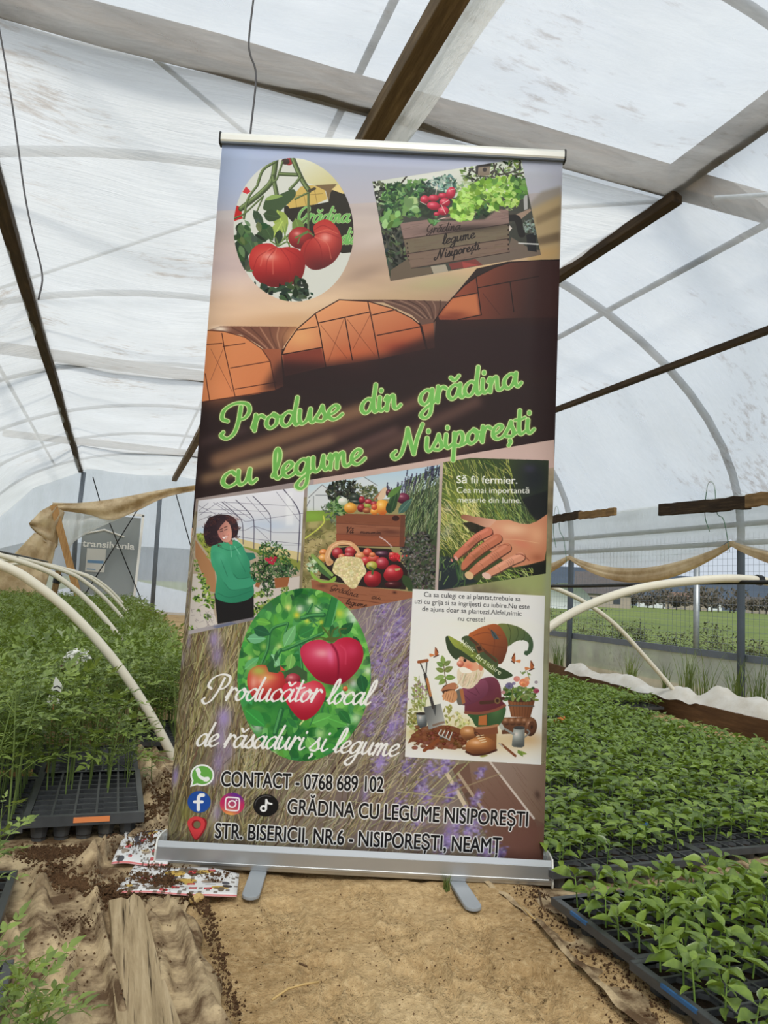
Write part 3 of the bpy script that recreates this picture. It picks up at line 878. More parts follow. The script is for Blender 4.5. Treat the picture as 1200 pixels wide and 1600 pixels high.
    hair = [(180, 420), (230, 350), (320, 322), (410, 330), (470, 370), (495, 450), (480, 520), (440, 545), (400, 560), (320, 590), (240, 615), (190, 590), (168, 500)]
    p.poly(hair, (46, 30, 38), smooth=True)
    for _ in range(150):
        i = p.R.integers(len(hair)); q = np.array(hair[i]) * p.R.uniform(.75, 1.02) + np.array((330, 460)) * 0
        q = np.array((330, 460)) + (np.array(hair[i]) - np.array((330, 460))) * p.R.uniform(.6, 1.04) + p.R.normal(0, 14, 2)
        p.line(p.ellpts(q[0], q[1], p.R.uniform(8, 16), p.R.uniform(8, 16), n=7)[:5], 5, p.jit([(56, 34, 40), (96, 54, 48), (34, 24, 34)][p.R.integers(3)], 8), .8, smooth=True)
    p.gauss(440, 370, 50, 30, (120, 66, 56), .5)
    p.poly([(296, 430), (320, 395), (370, 380), (410, 410), (430, 470), (430, 540), (400, 580), (350, 575), (315, 530), (296, 480)], p.lin((300, 470), (170, 112, 104), (430, 500), (214, 156, 138)), smooth=True)
    p.poly([(290, 400), (340, 372), (372, 382), (330, 430), (306, 470), (292, 470)], (50, 32, 40), .95, smooth=True)
    p.line([(318, 468), (345, 455)], 7, (60, 34, 34)); p.line([(362, 445), (388, 435)], 7, (60, 34, 34))
    p.line([(322, 484), (346, 478)], 6, (40, 26, 30)); p.line([(364, 470), (388, 462)], 6, (40, 26, 30))
    p.line([(352, 480), (350, 515), (364, 518)], 5, (150, 92, 84), .8, smooth=True)
    p.poly([(336, 536), (368, 534), (396, 514), (386, 540), (362, 552)], (246, 238, 236), smooth=True); p.line([(334, 536), (362, 553), (398, 514)], 5, (158, 66, 72), .9, smooth=True)
    p.gauss(400, 500, 22, 22, (230, 150, 134), .5); p.gauss(316, 520, 16, 20, (190, 110, 104), .5)
    # the bunch of greens with radishes
    p.foliage([(700, 600), (800, 572), (900, 610), (970, 690), (985, 790), (900, 860), (760, 860), (670, 740)], 420, 34, 12, [(64, 104, 52), (40, 76, 40), (96, 134, 70), (30, 56, 34)])
    p.foliage([(600, 800), (680, 760), (800, 780), (820, 900), (840, 1040), (770, 1110), (700, 980), (620, 930)], 380, 36, 12, [(50, 84, 44), (30, 56, 32), (78, 112, 56), (24, 44, 28)])
    p.foliage([(800, 840), (980, 780), (1060, 850), (960, 920), (840, 920)], 140, 50, 12, [(44, 76, 44), (24, 46, 32), (70, 104, 60)])
    p.poly([(830, 920), (975, 910), (955, 1000), (840, 1015)], (150, 92, 56)); p.poly([(660, 960), (700, 960), (690, 1010), (650, 1000)], (150, 96, 60))
    for (x, y) in ((800, 735), (830, 755), (770, 750), (815, 780), (840, 730), (760, 740), (790, 770)):
        p.ell(x, y, 18, 15, p.jit((176, 40, 62), 10)); p.gauss(x - 5, y - 5, 5, 4, (230, 130, 140), .6)
    p.poly([(30, 1410), (300, 1355), (660, 1282), (640, 1330), (330, 1395), (24, 1450)], p.lin((60, 1420), (178, 170, 174), (640, 1300), (120, 116, 122))); p.ell(462, 1360, 12, 12, (40, 40, 48))
    p.poly([(250, 1370), (420, 1330), (480, 1345), (300, 1400)], (86, 96, 130), .7, blur=8)
    # crates of vegetables
    p.frame(465, 720, 5.217)
    p.clipto([(84, 200), (1164, 30), (1130, 1080), (20, 1300)])
    p.poly([(0, 0), (1200, 0), (1200, 1304), (0, 1304)], (150, 140, 96))
    p.poly([(60, 160), (1180, 20), (1180, 300), (60, 330)], p.lin((600, 60), (176, 202, 222), (600, 300), (206, 216, 220)))
    p.poly([(76, 290), (200, 190), (270, 230), (300, 330), (300, 400), (76, 410)], (208, 212, 216)); p.poly([(440, 180), (540, 130), (650, 200), (640, 300), (440, 320)], (206, 214, 222))
    for q in ([(90, 300), (200, 195), (280, 260)], [(130, 290), (130, 400)], [(150, 280), (300, 280)], [(540, 130), (650, 200)], [(100, 320), (60, 400)]):
        p.line(q, 7, (120, 124, 130), .9)
    p.poly([(60, 410), (330, 400), (320, 640), (40, 640)], (122, 150, 60)); p.mottle([(40, 500), (330, 480), (330, 760), (30, 1050), (20, 700)], n3, (110, 104, 62), (176, 160, 112), .9)
    p.gauss(120, 450, 90, 40, (132, 170, 66), .8)
    p.blades([(20, 560), (330, 540), (330, 760), (120, 1040), (10, 1040)], 260, 30, 5, [(180, 164, 124), (96, 88, 50), (140, 126, 84), (70, 62, 44)], -40, 60)
    p.line([(50, 640), (160, 560), (215, 500), (210, 450)], 11, (196, 200, 90), smooth=True)
    p.foliage([(250, 200), (330, 160), (470, 170), (470, 290), (420, 330), (260, 330), (230, 240)], 330, 34, 16, [(38, 44, 36), (26, 32, 28), (62, 68, 48)])
    p.foliage([(470, 190), (640, 210), (700, 330), (480, 340)], 220, 34, 12, [(86, 92, 60), (60, 70, 50), (112, 116, 76)])
    p.foliage([(190, 370), (320, 330), (320, 540), (240, 480)], 160, 30, 10, [(96, 110, 90), (70, 84, 70), (130, 140, 112)])
    p.poly([(880, 300), (1160, 180), (1160, 1080), (900, 1060), (860, 700)], (62, 76, 52))
    p.blades([(880, 160), (1170, 40), (1160, 640), (870, 640)], 900, 90, 5, [(84, 104, 66), (48, 62, 44), (116, 134, 92), (34, 44, 36), (150, 164, 120)], -75, 14)
    for _ in range(46):
        x = p.R.uniform(700, 1150); b = 330 - (x - 640) * .45 + p.R.normal(0, 35)
        for k in range(6):
            p.ell(x + k * 2, b - k * 13, 6, 7, p.jit((54, 52, 76), 12), .85)
    p.foliage([(840, 700), (900, 600), (1060, 570), (1120, 700), (1120, 1040), (940, 1050), (850, 900)], 700, 30, 14, [(52, 54, 48), (34, 36, 36), (88, 86, 80), (110, 106, 104), (70, 72, 60)])
    # upper crate
    p.poly([(312, 430), (880, 440), (868, 700), (325, 690)], (138, 84, 62))
    for (a, b, c, d) in ((430, 440, 510, 540), (510, 540, 596, 620), (596, 620, 690, 700)):
        p.poly([(312, a), (880, b), (868, d - 4), (318, c - 4)], p.jit((146, 90, 66), 8))
        for _ in range(14):
            y = p.R.uniform(a + 6, c - 6); x = p.R.uniform(320, 760); p.line([(x, y), (x + p.R.uniform(50, 120), y + 6)], 3, p.jit((112, 66, 48), 10), .5)
        p.line([(318, c), (868, d)], 5, (70, 38, 30))
    p.gauss(760, 580, 110, 22, (84, 44, 36), .7); p.gauss(600, 600, 200, 14, (104, 58, 44), .6); p.ell(800, 468, 30, 22, (60, 32, 28))
    p.poly([(840, 440), (880, 440), (868, 700), (830, 700)], (96, 58, 46), .8)
    p.script('V\u0103', (390, 590), (452, 590), 26, 6, (46, 24, 20), thin=.8); p.script('munumim', (510, 590), (680, 598), 14, 5, (56, 30, 26), thin=.8)
    # vegetables in the upper crate
    p.foliage([(240, 360), (330, 300), (400, 310), (400, 430), (300, 440)], 120, 44, 20, [(60, 96, 52), (36, 66, 40), (96, 130, 70), (120, 150, 96)])
    p.ball(p.ellpts(370, 330, 40, 34), (214, 218, 206), (150, 160, 130), (240, 240, 236)); p.ball(p.ellpts(470, 300, 44, 30), (40, 52, 44), (20, 26, 24), (84, 96, 88)); p.ball(p.ellpts(480, 336, 56, 18, 8), (34, 46, 38), (18, 22, 20), (110, 120, 116))
    p.ball(p.ellpts(430, 384, 52, 44), (226, 158, 58), (150, 84, 30), (246, 200, 110)); p.ball(p.ellpts(524, 318, 26, 30), (150, 30, 44), (80, 14, 26), (200, 90, 96)); p.ball(p.ellpts(576, 332, 28, 22), (168, 36, 52), (90, 16, 30), (220, 120, 124))
    p.ball(p.ellpts(520, 384, 34, 34), (140, 28, 40), (70, 14, 22), (190, 80, 84)); p.ball(p.ellpts(570, 366, 28, 18), (150, 160, 60), (90, 100, 40), (200, 204, 120)); p.ball(p.ellpts(566, 404, 34, 24), (160, 92, 52), (90, 46, 28), (204, 140, 96)); p.ball(p.ellpts(625, 350, 30, 22), (150, 36, 48), (84, 18, 28), (200, 90, 92))
    p.ball([(650, 330), (690, 318), (735, 335), (738, 390), (715, 435), (670, 436), (640, 400)], (226, 160, 60), (180, 80, 36), (250, 206, 110)); p.ball(p.ellpts(625, 412, 32, 28), (228, 150, 56), (170, 84, 36), (250, 200, 110)); p.ball(p.ellpts(625, 376, 24, 26), (208, 84, 48), (150, 40, 30), (236, 140, 100))
    p.line([(630, 310), (690, 240)], 14, (168, 110, 80)); p.poly([(650, 310), (690, 230), (720, 215), (730, 240), (700, 310)], (214, 186, 156), smooth=True)
    p.ball(p.ellpts(745, 260, 26, 30), (70, 26, 40), (30, 12, 20), (120, 60, 76)); p.ball(p.ellpts(860, 305, 54, 44), (104, 34, 62), (50, 14, 30), (150, 80, 104))
    p.leaf(740, 400, 220, 70, -62, (64, 92, 56), vein=(120, 150, 100)); p.leaf(760, 430, 190, 60, -75, (44, 70, 44), vein=(96, 126, 84)); p.leaf(822, 430, 170, 66, -48, (66, 100, 90), vein=(130, 160, 140)); p.leaf(730, 300, 160, 50, -40, (92, 130, 64)); p.leaf(750, 430, 90, 50, -100, (40, 62, 44))
    # lower crate and its vegetables
    p.poly([(110, 970), (400, 1010), (940, 1070), (930, 1180), (440, 1210), (120, 1080)], (150, 94, 68))
    p.line([(330, 1110), (700, 1165)], 4, (84, 48, 36)); p.gauss(200, 1018, 40, 14, (84, 48, 36), .7); p.gauss(790, 1072, 16, 10, (60, 30, 24), .9)
    for _ in range(36):
        x = p.R.uniform(130, 860); y = 1010 + (x - 130) * .09 + p.R.uniform(0, 110); p.line([(x, y), (x + 70, y + 8)], 3, p.jit((124, 72, 50), 10), .5)
    p.poly([(180, 960), (250, 720), (420, 700), (760, 720), (900, 900), (880, 1050), (560, 1030), (330, 990)], (40, 30, 28))
    for (x, y, rx, ry, b) in ((210, 745, 34, 26, (222, 130, 60)), (205, 795, 36, 34, (226, 150, 64)), (190, 870, 40, 40, (200, 120, 62)), (325, 750, 44, 44, (172, 30, 40)), (430, 735, 46, 38, (176, 34, 40)), (360, 780, 30, 22, (214, 110, 70)), (420, 768, 40, 24, (160, 30, 40)), (510, 775, 42, 34, (220, 138, 84)), (570, 745, 36, 34, (206, 66, 48)), (555, 815, 40, 36, (198, 40, 40)), (620, 795, 46, 34, (206, 62, 46)), (690, 835, 52, 50, (168, 28, 46)), (605, 855, 46, 36, (176, 170, 60)), (610, 765, 26, 20, (220, 110, 60)), (790, 785, 46, 36, (190, 30, 40)), (770, 765, 30, 22, (200, 60, 48)), (690, 758, 58, 24, (66, 22, 46))):
        p.ball(p.ellpts(x, y, rx, ry), b, tuple(c * .5 for c in b), tuple(min(255, c * .6 + 110) for c in b))
    for _ in range(26):
        x = p.R.normal(805, 26); y = p.R.normal(785, 18); p.ell(x, y, 8, 7, p.jit((206, 40, 50), 14)); p.gauss(x - 2, y - 2, 3, 2, (255, 190, 190), .7)
    p.line([(256, 830), (244, 770), (280, 700), (350, 668), (430, 675), (480, 715), (500, 750)], [52, 44, 40, 36, 34, 32, 24], (214, 164, 120), smooth=True); p.line([(244, 790), (280, 704), (350, 668), (440, 680)], 8, (240, 204, 166), .7, smooth=True); p.ell(262, 825, 30, 26, (206, 158, 112)); p.ell(262, 828, 16, 13, (180, 128, 86), .6)
    p.leaf(110, 770, 260, 76, 50, (70, 104, 60)); p.foliage([(90, 790), (160, 780), (170, 900), (110, 930), (80, 870)], 60, 40, 22, [(150, 180, 130), (70, 104, 60), (196, 212, 180)])
    p.line([(120, 770), (200, 850), (280, 930)], 26, (132, 162, 84), smooth=True); p.poly([(110, 900), (170, 960), (240, 980), (310, 940), (300, 985), (200, 995), (120, 950)], (140, 176, 74), smooth=True)
    cf = [(285, 880), (320, 800), (380, 780), (450, 782), (520, 800), (545, 860), (560, 910), (520, 960), (480, 1030), (440, 1040), (390, 1000), (350, 950), (300, 920)]
    p.poly(cf, (206, 190, 140), smooth=True); p.clip = p.clip * 1
    oc = p.clip; p.clip = oc * np.maximum(p.mask(cf, True), 0)
    for _ in range(330):
        x = p.R.uniform(280, 560); y = p.R.uniform(775, 1040); r = p.R.uniform(6, 13); p.ell(x, y, r, r, p.jit((216, 200, 150), 16), .75); p.gauss(x - 2, y - 3, r * .5, r * .5, (246, 236, 200), .6)
    p.clip = oc
    p.ball([(545, 940), (580, 900), (640, 900), (680, 930), (676, 990), (640, 1025), (580, 1024), (545, 985)], (166, 24, 36), (80, 10, 20), (214, 90, 96)); p.line([(610, 920), (612, 885), (590, 870)], 18, (70, 96, 50), smooth=True)
    p.ball([(700, 930), (740, 860), (800, 848), (850, 880), (856, 940), (800, 985), (730, 980)], (172, 26, 38), (84, 12, 20), (220, 96, 100)); p.poly([(790, 880), (840, 875), (835, 890), (800, 900)], (170, 160, 110)); p.ball(p.ellpts(780, 1010, 70, 30), (60, 16, 24), (30, 8, 12), (96, 40, 46)); p.leaf(860, 930, 150, 70, 60, (50, 70, 40))
    for k in range(12):
        p.ell(670 + k * 9, 622 + k * 4 + (k * k) * .3, 5, 6, (214, 200, 204), .9)
    p.script('Gr\u0103dina', (262, 1050), (486, 1112), 24, 5, (40, 20, 16), thin=.7); p.script('cu', (600, 1124), (672, 1130), 18, 5, (40, 20, 16), thin=.8); p.script('legume', (390, 1166), (560, 1196), 22, 6, (40, 20, 16), thin=.7)
    p.clip = None
    # the hand in the wheat
    p.frame(675, 700, 6.316)
    hq = [(112, 140), (380, 96), (1152, 122), (1124, 1240), (60, 1405)]
    p.clipto(hq)
    p.poly(hq, (58, 70, 40))
    p.gauss(300, 500, 300, 380, (104, 122, 56), .9); p.gauss(1000, 300, 220, 260, (32, 36, 42), .95); p.gauss(960, 200, 60, 40, (56, 54, 74), .8); p.gauss(560, 170, 160, 90, (52, 72, 40), .8)
    p.blades([(60, 120), (760, 110), (900, 760), (60, 1300)], 900, 150, 6, [(176, 184, 92), (120, 138, 60), (72, 92, 40), (206, 204, 128), (40, 56, 32), (150, 160, 70)], 62, 16)
    p.blades([(500, 420), (860, 420), (1040, 760), (560, 760)], 260, 130, 5, [(120, 144, 76), (70, 96, 56), (150, 170, 100), (44, 62, 44)], 66, 12)
    p.blades([(70, 480), (480, 620), (380, 1000), (70, 1000)], 300, 160, 6, [(200, 192, 110), (160, 164, 80), (216, 206, 140), (84, 98, 50)], 50, 16)
    p.blades([(300, 560), (440, 520), (480, 700), (300, 900)], 90, 120, 9, [(226, 216, 150), (196, 196, 110)], 60, 12, a=.7)
    p.gauss(150, 820, 40, 90, (150, 156, 140), .5, rot=30); p.gauss(150, 600, 40, 40, (176, 168, 170), .4)
    p.poly([(60, 1060), (200, 1080), (330, 1240), (460, 1320), (60, 1420)], (36, 44, 52), .9, blur=8); p.poly([(880, 1180), (1130, 1100), (1130, 1260), (700, 1330)], (26, 28, 24), .95, blur=6)
    p.blades([(60, 1060), (330, 1180), (330, 1400), (60, 1400)], 34, 160, 9, [(96, 130, 70), (60, 90, 56), (150, 170, 110)], -70, 26); p.blades([(560, 1200), (1000, 1180), (1000, 1300), (420, 1370)], 110, 110, 8, [(120, 150, 56), (190, 204, 120), (70, 100, 40)], 40, 22)
    p.poly([(880, 500), (1140, 420), (1140, 680), (1040, 720), (960, 640)], (30, 32, 34), .95, blur=8); p.poly([(420, 720), (560, 780), (460, 860), (380, 820), (300, 740)], (34, 30, 24), .9, blur=6)
    skin = (206, 146, 114)
    p.poly([(285, 680), (320, 655), (420, 676), (520, 690), (640, 715), (600, 790), (520, 780), (430, 745), (330, 712)], p.lin((300, 660), (150, 100, 76), (600, 740), (214, 164, 140)), smooth=True)
    p.poly([(1140, 650), (1040, 722), (960, 752), (880, 748), (760, 708), (640, 712), (560, 790), (480, 850), (560, 1000), (800, 1180), (960, 1150), (1110, 1110), (1130, 1000)], p.lin((600, 760), (212, 150, 118), (1000, 1120), (196, 128, 96)))
    p.gauss(800, 800, 150, 60, (238, 196, 160), .7); p.gauss(1040, 860, 80, 100, (232, 178, 140), .6); p.gauss(880, 940, 110, 40, (206, 120, 96), .6, rot=20); p.gauss(640, 860, 60, 70, (216, 140, 116), .7)
    fingers = (((560, 830), (450, 890), (350, 980), (245, 1075), 88, (200, 116, 92)), ((650, 900), (520, 985), (400, 1080), (310, 1180), 96, (190, 112, 84)), ((740, 990), (620, 1070), (480, 1170), (370, 1262), 98, (194, 120, 92)), ((880, 1080), (770, 1130), (650, 1200), (545, 1260), 92, (212, 146, 118)))
    for (a, b, c, d, w, colr) in fingers:
        p.line([a, b, c, d], [w * 1.05, w, w * .96, w * .74], tuple(x * .45 for x in colr), smooth=True)
        dn = np.array([-5, -7])
        p.line([np.array(q) + dn for q in (a, b, c, d)], [w * .98, w * .9, w * .86, w * .64], colr, smooth=True)
        p.line([np.array(q) + dn * 3.2 for q in (a, b, c)], w * .3, tuple(min(255, x + 30) for x in colr), .55, smooth=True, blur=5)
        for f0, f1, t in ((b, c, .05), (b, c, .2), (c, d, -.1), (a, b, .75), (a, b, .9)):
            f0 = np.array(f0, float); f1 = np.array(f1, float); cc = f0 + (f1 - f0) * t; nn_ = (f1 - f0)[::-1] * [1, -1]; nn_ = nn_ / np.linalg.norm(nn_) * w * .3
            p.line([cc - nn_, cc + (f0 - f1) / np.linalg.norm(f1 - f0) * 8, cc + nn_], 5, tuple(x * .6 for x in colr), .55, smooth=True)
    p.gauss(400, 940, 70, 22, (120, 76, 52), .5, rot=-40); p.gauss(440, 1060, 70, 22, (130, 84, 56), .5, rot=-40); p.gauss(330, 1040, 60, 20, (116, 70, 52), .5, rot=-42)
    p.poly(p.ellpts(368, 1258, 46, 36, 30), (214, 180, 136)); p.poly(p.ellpts(540, 1262, 48, 30, 25), (222, 186, 172)); p.poly(p.ellpts(240, 1090, 14, 26, -40), (210, 160, 150)); p.poly(p.ellpts(196, 1108, 10, 18, -30), (196, 130, 116))
    p.line([(830, 1050), (890, 1052), (960, 1110)], 9, (120, 56, 44), .8, smooth=True); p.line([(560, 1010), (700, 955), (760, 962)], 6, (130, 66, 50), .7, smooth=True); p.line([(590, 860), (608, 852), (600, 830)], 9, (120, 54, 44), .7, smooth=True)
    p.line([(700, 900), (880, 910), (1060, 940)], 5, (230, 190, 150), .6, smooth=True); p.gauss(1040, 1080, 70, 40, (150, 84, 60), .6)
    p.blades([(170, 960), (260, 960), (320, 1300), (220, 1300)], 8, 260, 16, [(60, 96, 60), (90, 126, 76)], 75, 6)
    p.text(tx('S\u0103 fii fermier.', 0), (244, 345), (842, 352), 72, (246, 246, 242), bold=3.4); p.text(tx('Cea mai important\u0103', 0), (248, 441), (960, 447), 56, (240, 240, 234), bold=2.6); p.text(tx('meserie din lume.', 0), (254, 536), (880, 543), 54, (240, 240, 234), bold=2.6)
    p.clip = None
    p.line([(95, 150), (45, 1400)], 30, (190, 172, 168), .9)
    # ---- oval with the two tomatoes
    p.frame(340, 220, 4.615)
    ov = p.ellpts(548, 642, 432, 518, -4, 80)
    p.clipto(ov)
    p.poly(ov, (212, 214, 208)); p.poly([(560, 120), (1000, 120), (1000, 420), (640, 300)], p.lin((700, 140), (220, 220, 196), (820, 340), (206, 196, 140)))
    p.poly([(480, 470), (700, 460), (800, 440), (820, 340), (1000, 300), (1000, 800), (900, 810), (640, 700), (480, 520)], (40, 36, 28))
    p.poly([(500, 460), (540, 400), (600, 330), (680, 320), (770, 340), (790, 420), (700, 460), (520, 488)], (206, 176, 96)); p.poly([(700, 320), (860, 310), (810, 380), (800, 440), (780, 360)], (122, 100, 68)); p.poly([(820, 350), (880, 310), (940, 380), (900, 380)], (226, 204, 140))
    for q in ([(560, 410), (570, 480)], [(620, 380), (640, 470)], [(700, 360), (720, 455)], [(540, 400), (760, 380)]):
        p.line(q, 4, (120, 96, 50), .7)
    p.script('Gr\u0103dina', (570, 590), (945, 585), 56, 17, (110, 176, 92), outline=(196, 226, 160), ow=5); p.script('dis', (885, 742), (985, 738), 56, 17, (110, 176, 92), outline=(196, 226, 160), ow=5)
    p.poly([(120, 460), (170, 480), (180, 560), (120, 580)], (190, 40, 40)); p.poly([(180, 370), (205, 330), (240, 365), (215, 385)], (204, 50, 60)); p.ell(515, 150, 28, 28, (150, 40, 44)); p.ell(490, 150, 30, 22, (60, 40, 34))
    st = (96, 116, 70)
    for q, w in (([(420, 140), (395, 280), (320, 370), (170, 490)], 42), ([(400, 260), (430, 400)], 34), ([(540, 120), (580, 220), (620, 300), (660, 360)], 38), ([(655, 370), (655, 660)], 18), ([(420, 150), (330, 210), (290, 310)], 22), ([(290, 320), (220, 420), (190, 560)], 18), ([(470, 150), (430, 270), (400, 300)], 16), ([(600, 260), (560, 310), (520, 350)], 22), ([(450, 240), (570, 245)], 30), ([(660, 370), (560, 420)], 14), ([(330, 400), (280, 520)], 12), ([(120, 560), (200, 520), (330, 400)], 14), ([(640, 560), (560, 640), (440, 740)], 16)):
        p.line(q, w, tuple(c * .62 for c in st), smooth=True); p.line([(x - w * .12, y - w * .1) for x, y in q], w * .6, st, smooth=True); p.line([(x - w * .2, y - w * .12) for x, y in q], w * .18, (156, 172, 116), .7, smooth=True)
    p.line([(660, 360), (700, 345)], 22, (70, 60, 44))
    p.poly([(330, 470), (360, 410), (440, 390), (545, 350), (560, 400), (480, 480), (430, 520), (340, 500)], (62, 84, 52), smooth=True); p.poly([(345, 420), (400, 390), (470, 400), (370, 430)], (140, 166, 92), smooth=True)
    for (x, y, l, w, a, c) in ((430, 500, 180, 110, 70, (150, 170, 80)), (400, 700, 150, 90, -60, (160, 180, 90)), (560, 560, 150, 90, 70, (108, 134, 66)), (260, 500, 150, 60, 60, (50, 72, 48)), (140, 640, 220, 110, 50, (48, 70, 48)), (160, 700, 190, 120, 80, (40, 58, 42)), (200, 640, 230, 110, 70, (66, 92, 62)), (270, 720, 150, 90, -30, (52, 76, 46)), (330, 600, 140, 90, 60, (60, 84, 50)), (180, 780, 180, 90, 90, (36, 52, 38)), (330, 530, 130, 90, 10, (54, 74, 44)), (450, 640, 130, 60, 100, (40, 56, 36))):
        p.leaf(x, y, l, w, a, c, vein=tuple(v * 1.3 for v in c))
    p.foliage([(120, 620), (300, 560), (420, 700), (260, 760), (230, 980), (150, 800)], 60, 80, 40, [(50, 74, 46), (40, 58, 40), (84, 112, 66)])
    for q in ([(500, 600), (480, 700), (440, 750)], [(470, 620), (500, 720), (520, 740)], [(540, 640), (500, 720)]):
        p.line(q, 9, (120, 146, 80), smooth=True)
    p.ball(p.ellpts(600, 700, 90, 80), (150, 34, 36), (90, 20, 24), (196, 80, 76))
    p.ball([(600, 780), (640, 720), (700, 690), (690, 620), (740, 575), (800, 570), (860, 620), (895, 700), (890, 790), (840, 870), (760, 920), (690, 930), (640, 900), (600, 840)], (178, 44, 40), (76, 26, 30), (214, 92, 80), hl=(.6, .35))
    for q in ([(700, 680), (780, 660), (880, 700)], [(690, 690), (740, 760), (760, 900)], [(690, 690), (640, 760), (620, 840)], [(700, 640), (760, 610), (830, 640)]):
        p.line(q, 7, (128, 26, 30), .45, smooth=True, blur=2)
    for q in ([(700, 670), (790, 640), (870, 670)], [(700, 690), (790, 740), (820, 850)]):
        p.line(q, 6, (226, 130, 106), .5, smooth=True, blur=2)
    p.ball([(228, 880), (240, 800), (290, 750), (380, 740), (440, 770), (520, 765), (590, 790), (630, 860), (625, 940), (590, 1010), (510, 1045), (420, 1055), (340, 1040), (270, 990)], (180, 36, 36), (92, 20, 24), (216, 96, 80), hl=(.36, .3))
    for q in ([(430, 770), (360, 860), (350, 1000)], [(450, 770), (520, 880), (520, 1030)], [(420, 770), (300, 830), (260, 920)], [(480, 770), (590, 850), (600, 950)]):
        p.line(q, 7, (140, 26, 30), .5, smooth=True, blur=2)
    for q in ([(425, 775), (400, 850), (400, 960)], [(380, 775), (330, 830), (310, 900)]):
        p.line(q, 9, (226, 130, 110), .5, smooth=True, blur=3)
    for q in ([(440, 760), (380, 720)], [(440, 760), (500, 730), (520, 760)], [(440, 760), (420, 700)], [(650, 660), (600, 690), (580, 740)], [(660, 660), (690, 680)], [(650, 650), (560, 700)]):
        p.line(q, 11, (96, 120, 66), smooth=True)
    p.foliage([(280, 1030), (420, 1060), (600, 1000), (640, 1010), (630, 1130), (520, 1160), (400, 1140)], 90, 70, 34, [(40, 62, 42), (30, 46, 36), (60, 86, 56)]); p.foliage([(620, 1080), (680, 1080), (680, 1140), (620, 1130)], 14, 40, 20, [(40, 62, 42), (30, 46, 36)])
    p.foliage([(220, 900), (280, 1000), (330, 1080), (260, 1040)], 18, 50, 24, [(44, 66, 44), (80, 106, 66)])
    p.clip = None
    # ---- crate of lettuce and radishes
    p.frame(575, 240, 4.2857)
    cq = [(30, 186), (1025, 34), (1158, 680), (150, 852)]
    p.clipto(cq)
    p.poly(cq, (66, 68, 62)); p.poly([(30, 186), (1030, 30), (1080, 260), (60, 330)], (206, 212, 200)); p.gauss(420, 150, 240, 40, (226, 226, 224), .8, rot=-9)
    p.foliage([(30, 186), (130, 175), (160, 400), (230, 520), (290, 740), (150, 840), (80, 500)], 420, 42, 18, [(28, 32, 28), (52, 62, 44), (18, 20, 20), (84, 96, 70)])
    p.foliage([(620, 100), (1020, 40), (1060, 180), (760, 190), (640, 180)], 160, 40, 14, [(96, 124, 60), (60, 80, 44), (140, 164, 92), (40, 46, 36)])
    for q in ([(840, 60), (870, 140), (1000, 110), (1020, 60)], [(220, 200), (260, 150)], [(830, 150), (860, 70)], [(680, 100), (740, 140)], [(880, 90), (940, 150), (1040, 130)]):
        p.line(q, 12, (60, 58, 50), smooth=True)
    p.poly([(725, 85), (820, 66), (815, 145), (770, 152), (730, 140)], (130, 116, 100)); p.poly([(720, 85), (770, 60), (826, 66), (822, 84), (740, 92), (736, 140), (722, 140)], (44, 40, 40)); p.ell(782, 108, 14, 14, (40, 28, 26)); p.line([(720, 150), (850, 160)], 8, (50, 44, 40))
    p.foliage([(560, 190), (760, 170), (720, 260), (560, 260)], 60, 40, 16, [(176, 196, 150), (140, 164, 120), (206, 214, 190)])
    p.poly([(940, 480), (1140, 440), (1158, 680), (960, 690)], (60, 62, 56)); p.poly([(960, 560), (1090, 640), (1158, 650), (1158, 700), (720, 760), (700, 700), (940, 640)], (112, 98, 88)); p.poly([(985, 410), (1085, 370), (1095, 382), (1010, 452)], (160, 136, 120)); p.poly([(1040, 280), (1068, 276), (1070, 372), (1046, 380)], (176, 176, 176))
    p.line([(940, 430), (1000, 440), (1030, 540)], 50, (30, 28, 28), smooth=True); p.poly([(1060, 545), (1120, 530), (1130, 660), (1070, 650)], (26, 26, 30)); p.line([(1010, 600), (1140, 608)], 10, (206, 206, 206)); p.foliage([(1040, 460), (1110, 440), (1130, 540), (1040, 540)], 50, 30, 12, [(140, 160, 150), (90, 104, 96)]); p.poly([(944, 474), (966, 500), (944, 526)], (226, 216, 210))
    # box
    p.poly([(215, 465), (900, 370), (950, 660), (280, 770)], (108, 86, 78))
    for pl in ([(215, 465), (940, 372), (945, 470), (240, 570)], [(240, 574), (945, 474), (946, 568), (262, 668)], [(262, 674), (946, 572), (948, 660), (280, 768)]):
        p.poly(pl, p.jit((126, 104, 94), 6))
        pl = np.array(pl, float)
        for _ in range(46):
            u, v = p.R.random(2); a = (pl[0] * (1 - u) + pl[1] * u) * (1 - v) + (pl[3] * (1 - u) + pl[2] * u) * v
            p.line([a, a + np.array([p.R.uniform(40, 110), -p.R.uniform(40, 110) * .135])], 3, p.jit((100, 78, 70), 16), .4)
        p.line([pl[3], pl[2]], 5, (50, 36, 34))
    p.gauss(640, 500, 260, 26, (40, 30, 28), .75, rot=-7)
    for i in range(6):
        p.ell(940, 480 + i * 32, 5, 7, (40, 28, 26)); p.ell(262 + i * 3, 600 + i * 28, 5, 7, (40, 28, 26))
    p.poly([(150, 780), (270, 700), (290, 768), (430, 755), (430, 800), (150, 855)], (104, 90, 76)); p.poly([(420, 752), (520, 740), (540, 790), (440, 805)], (166, 156, 140)); p.poly([(540, 735), (720, 705), (770, 745), (560, 775)], (122, 60, 56)); p.poly([(630, 722), (740, 745), (640, 766)], (160, 70, 66))
    p.script('Gr\u0103dina', (390, 535), (620, 507), 30, 7, (40, 28, 28), thin=.6); p.script('legume', (500, 606), (716, 562), 32, 9, (24, 16, 18), thin=.6); p.script('Nisipore\u0219ti', (452, 706), (748, 640), 30, 9, (24, 16, 18), thin=.6)
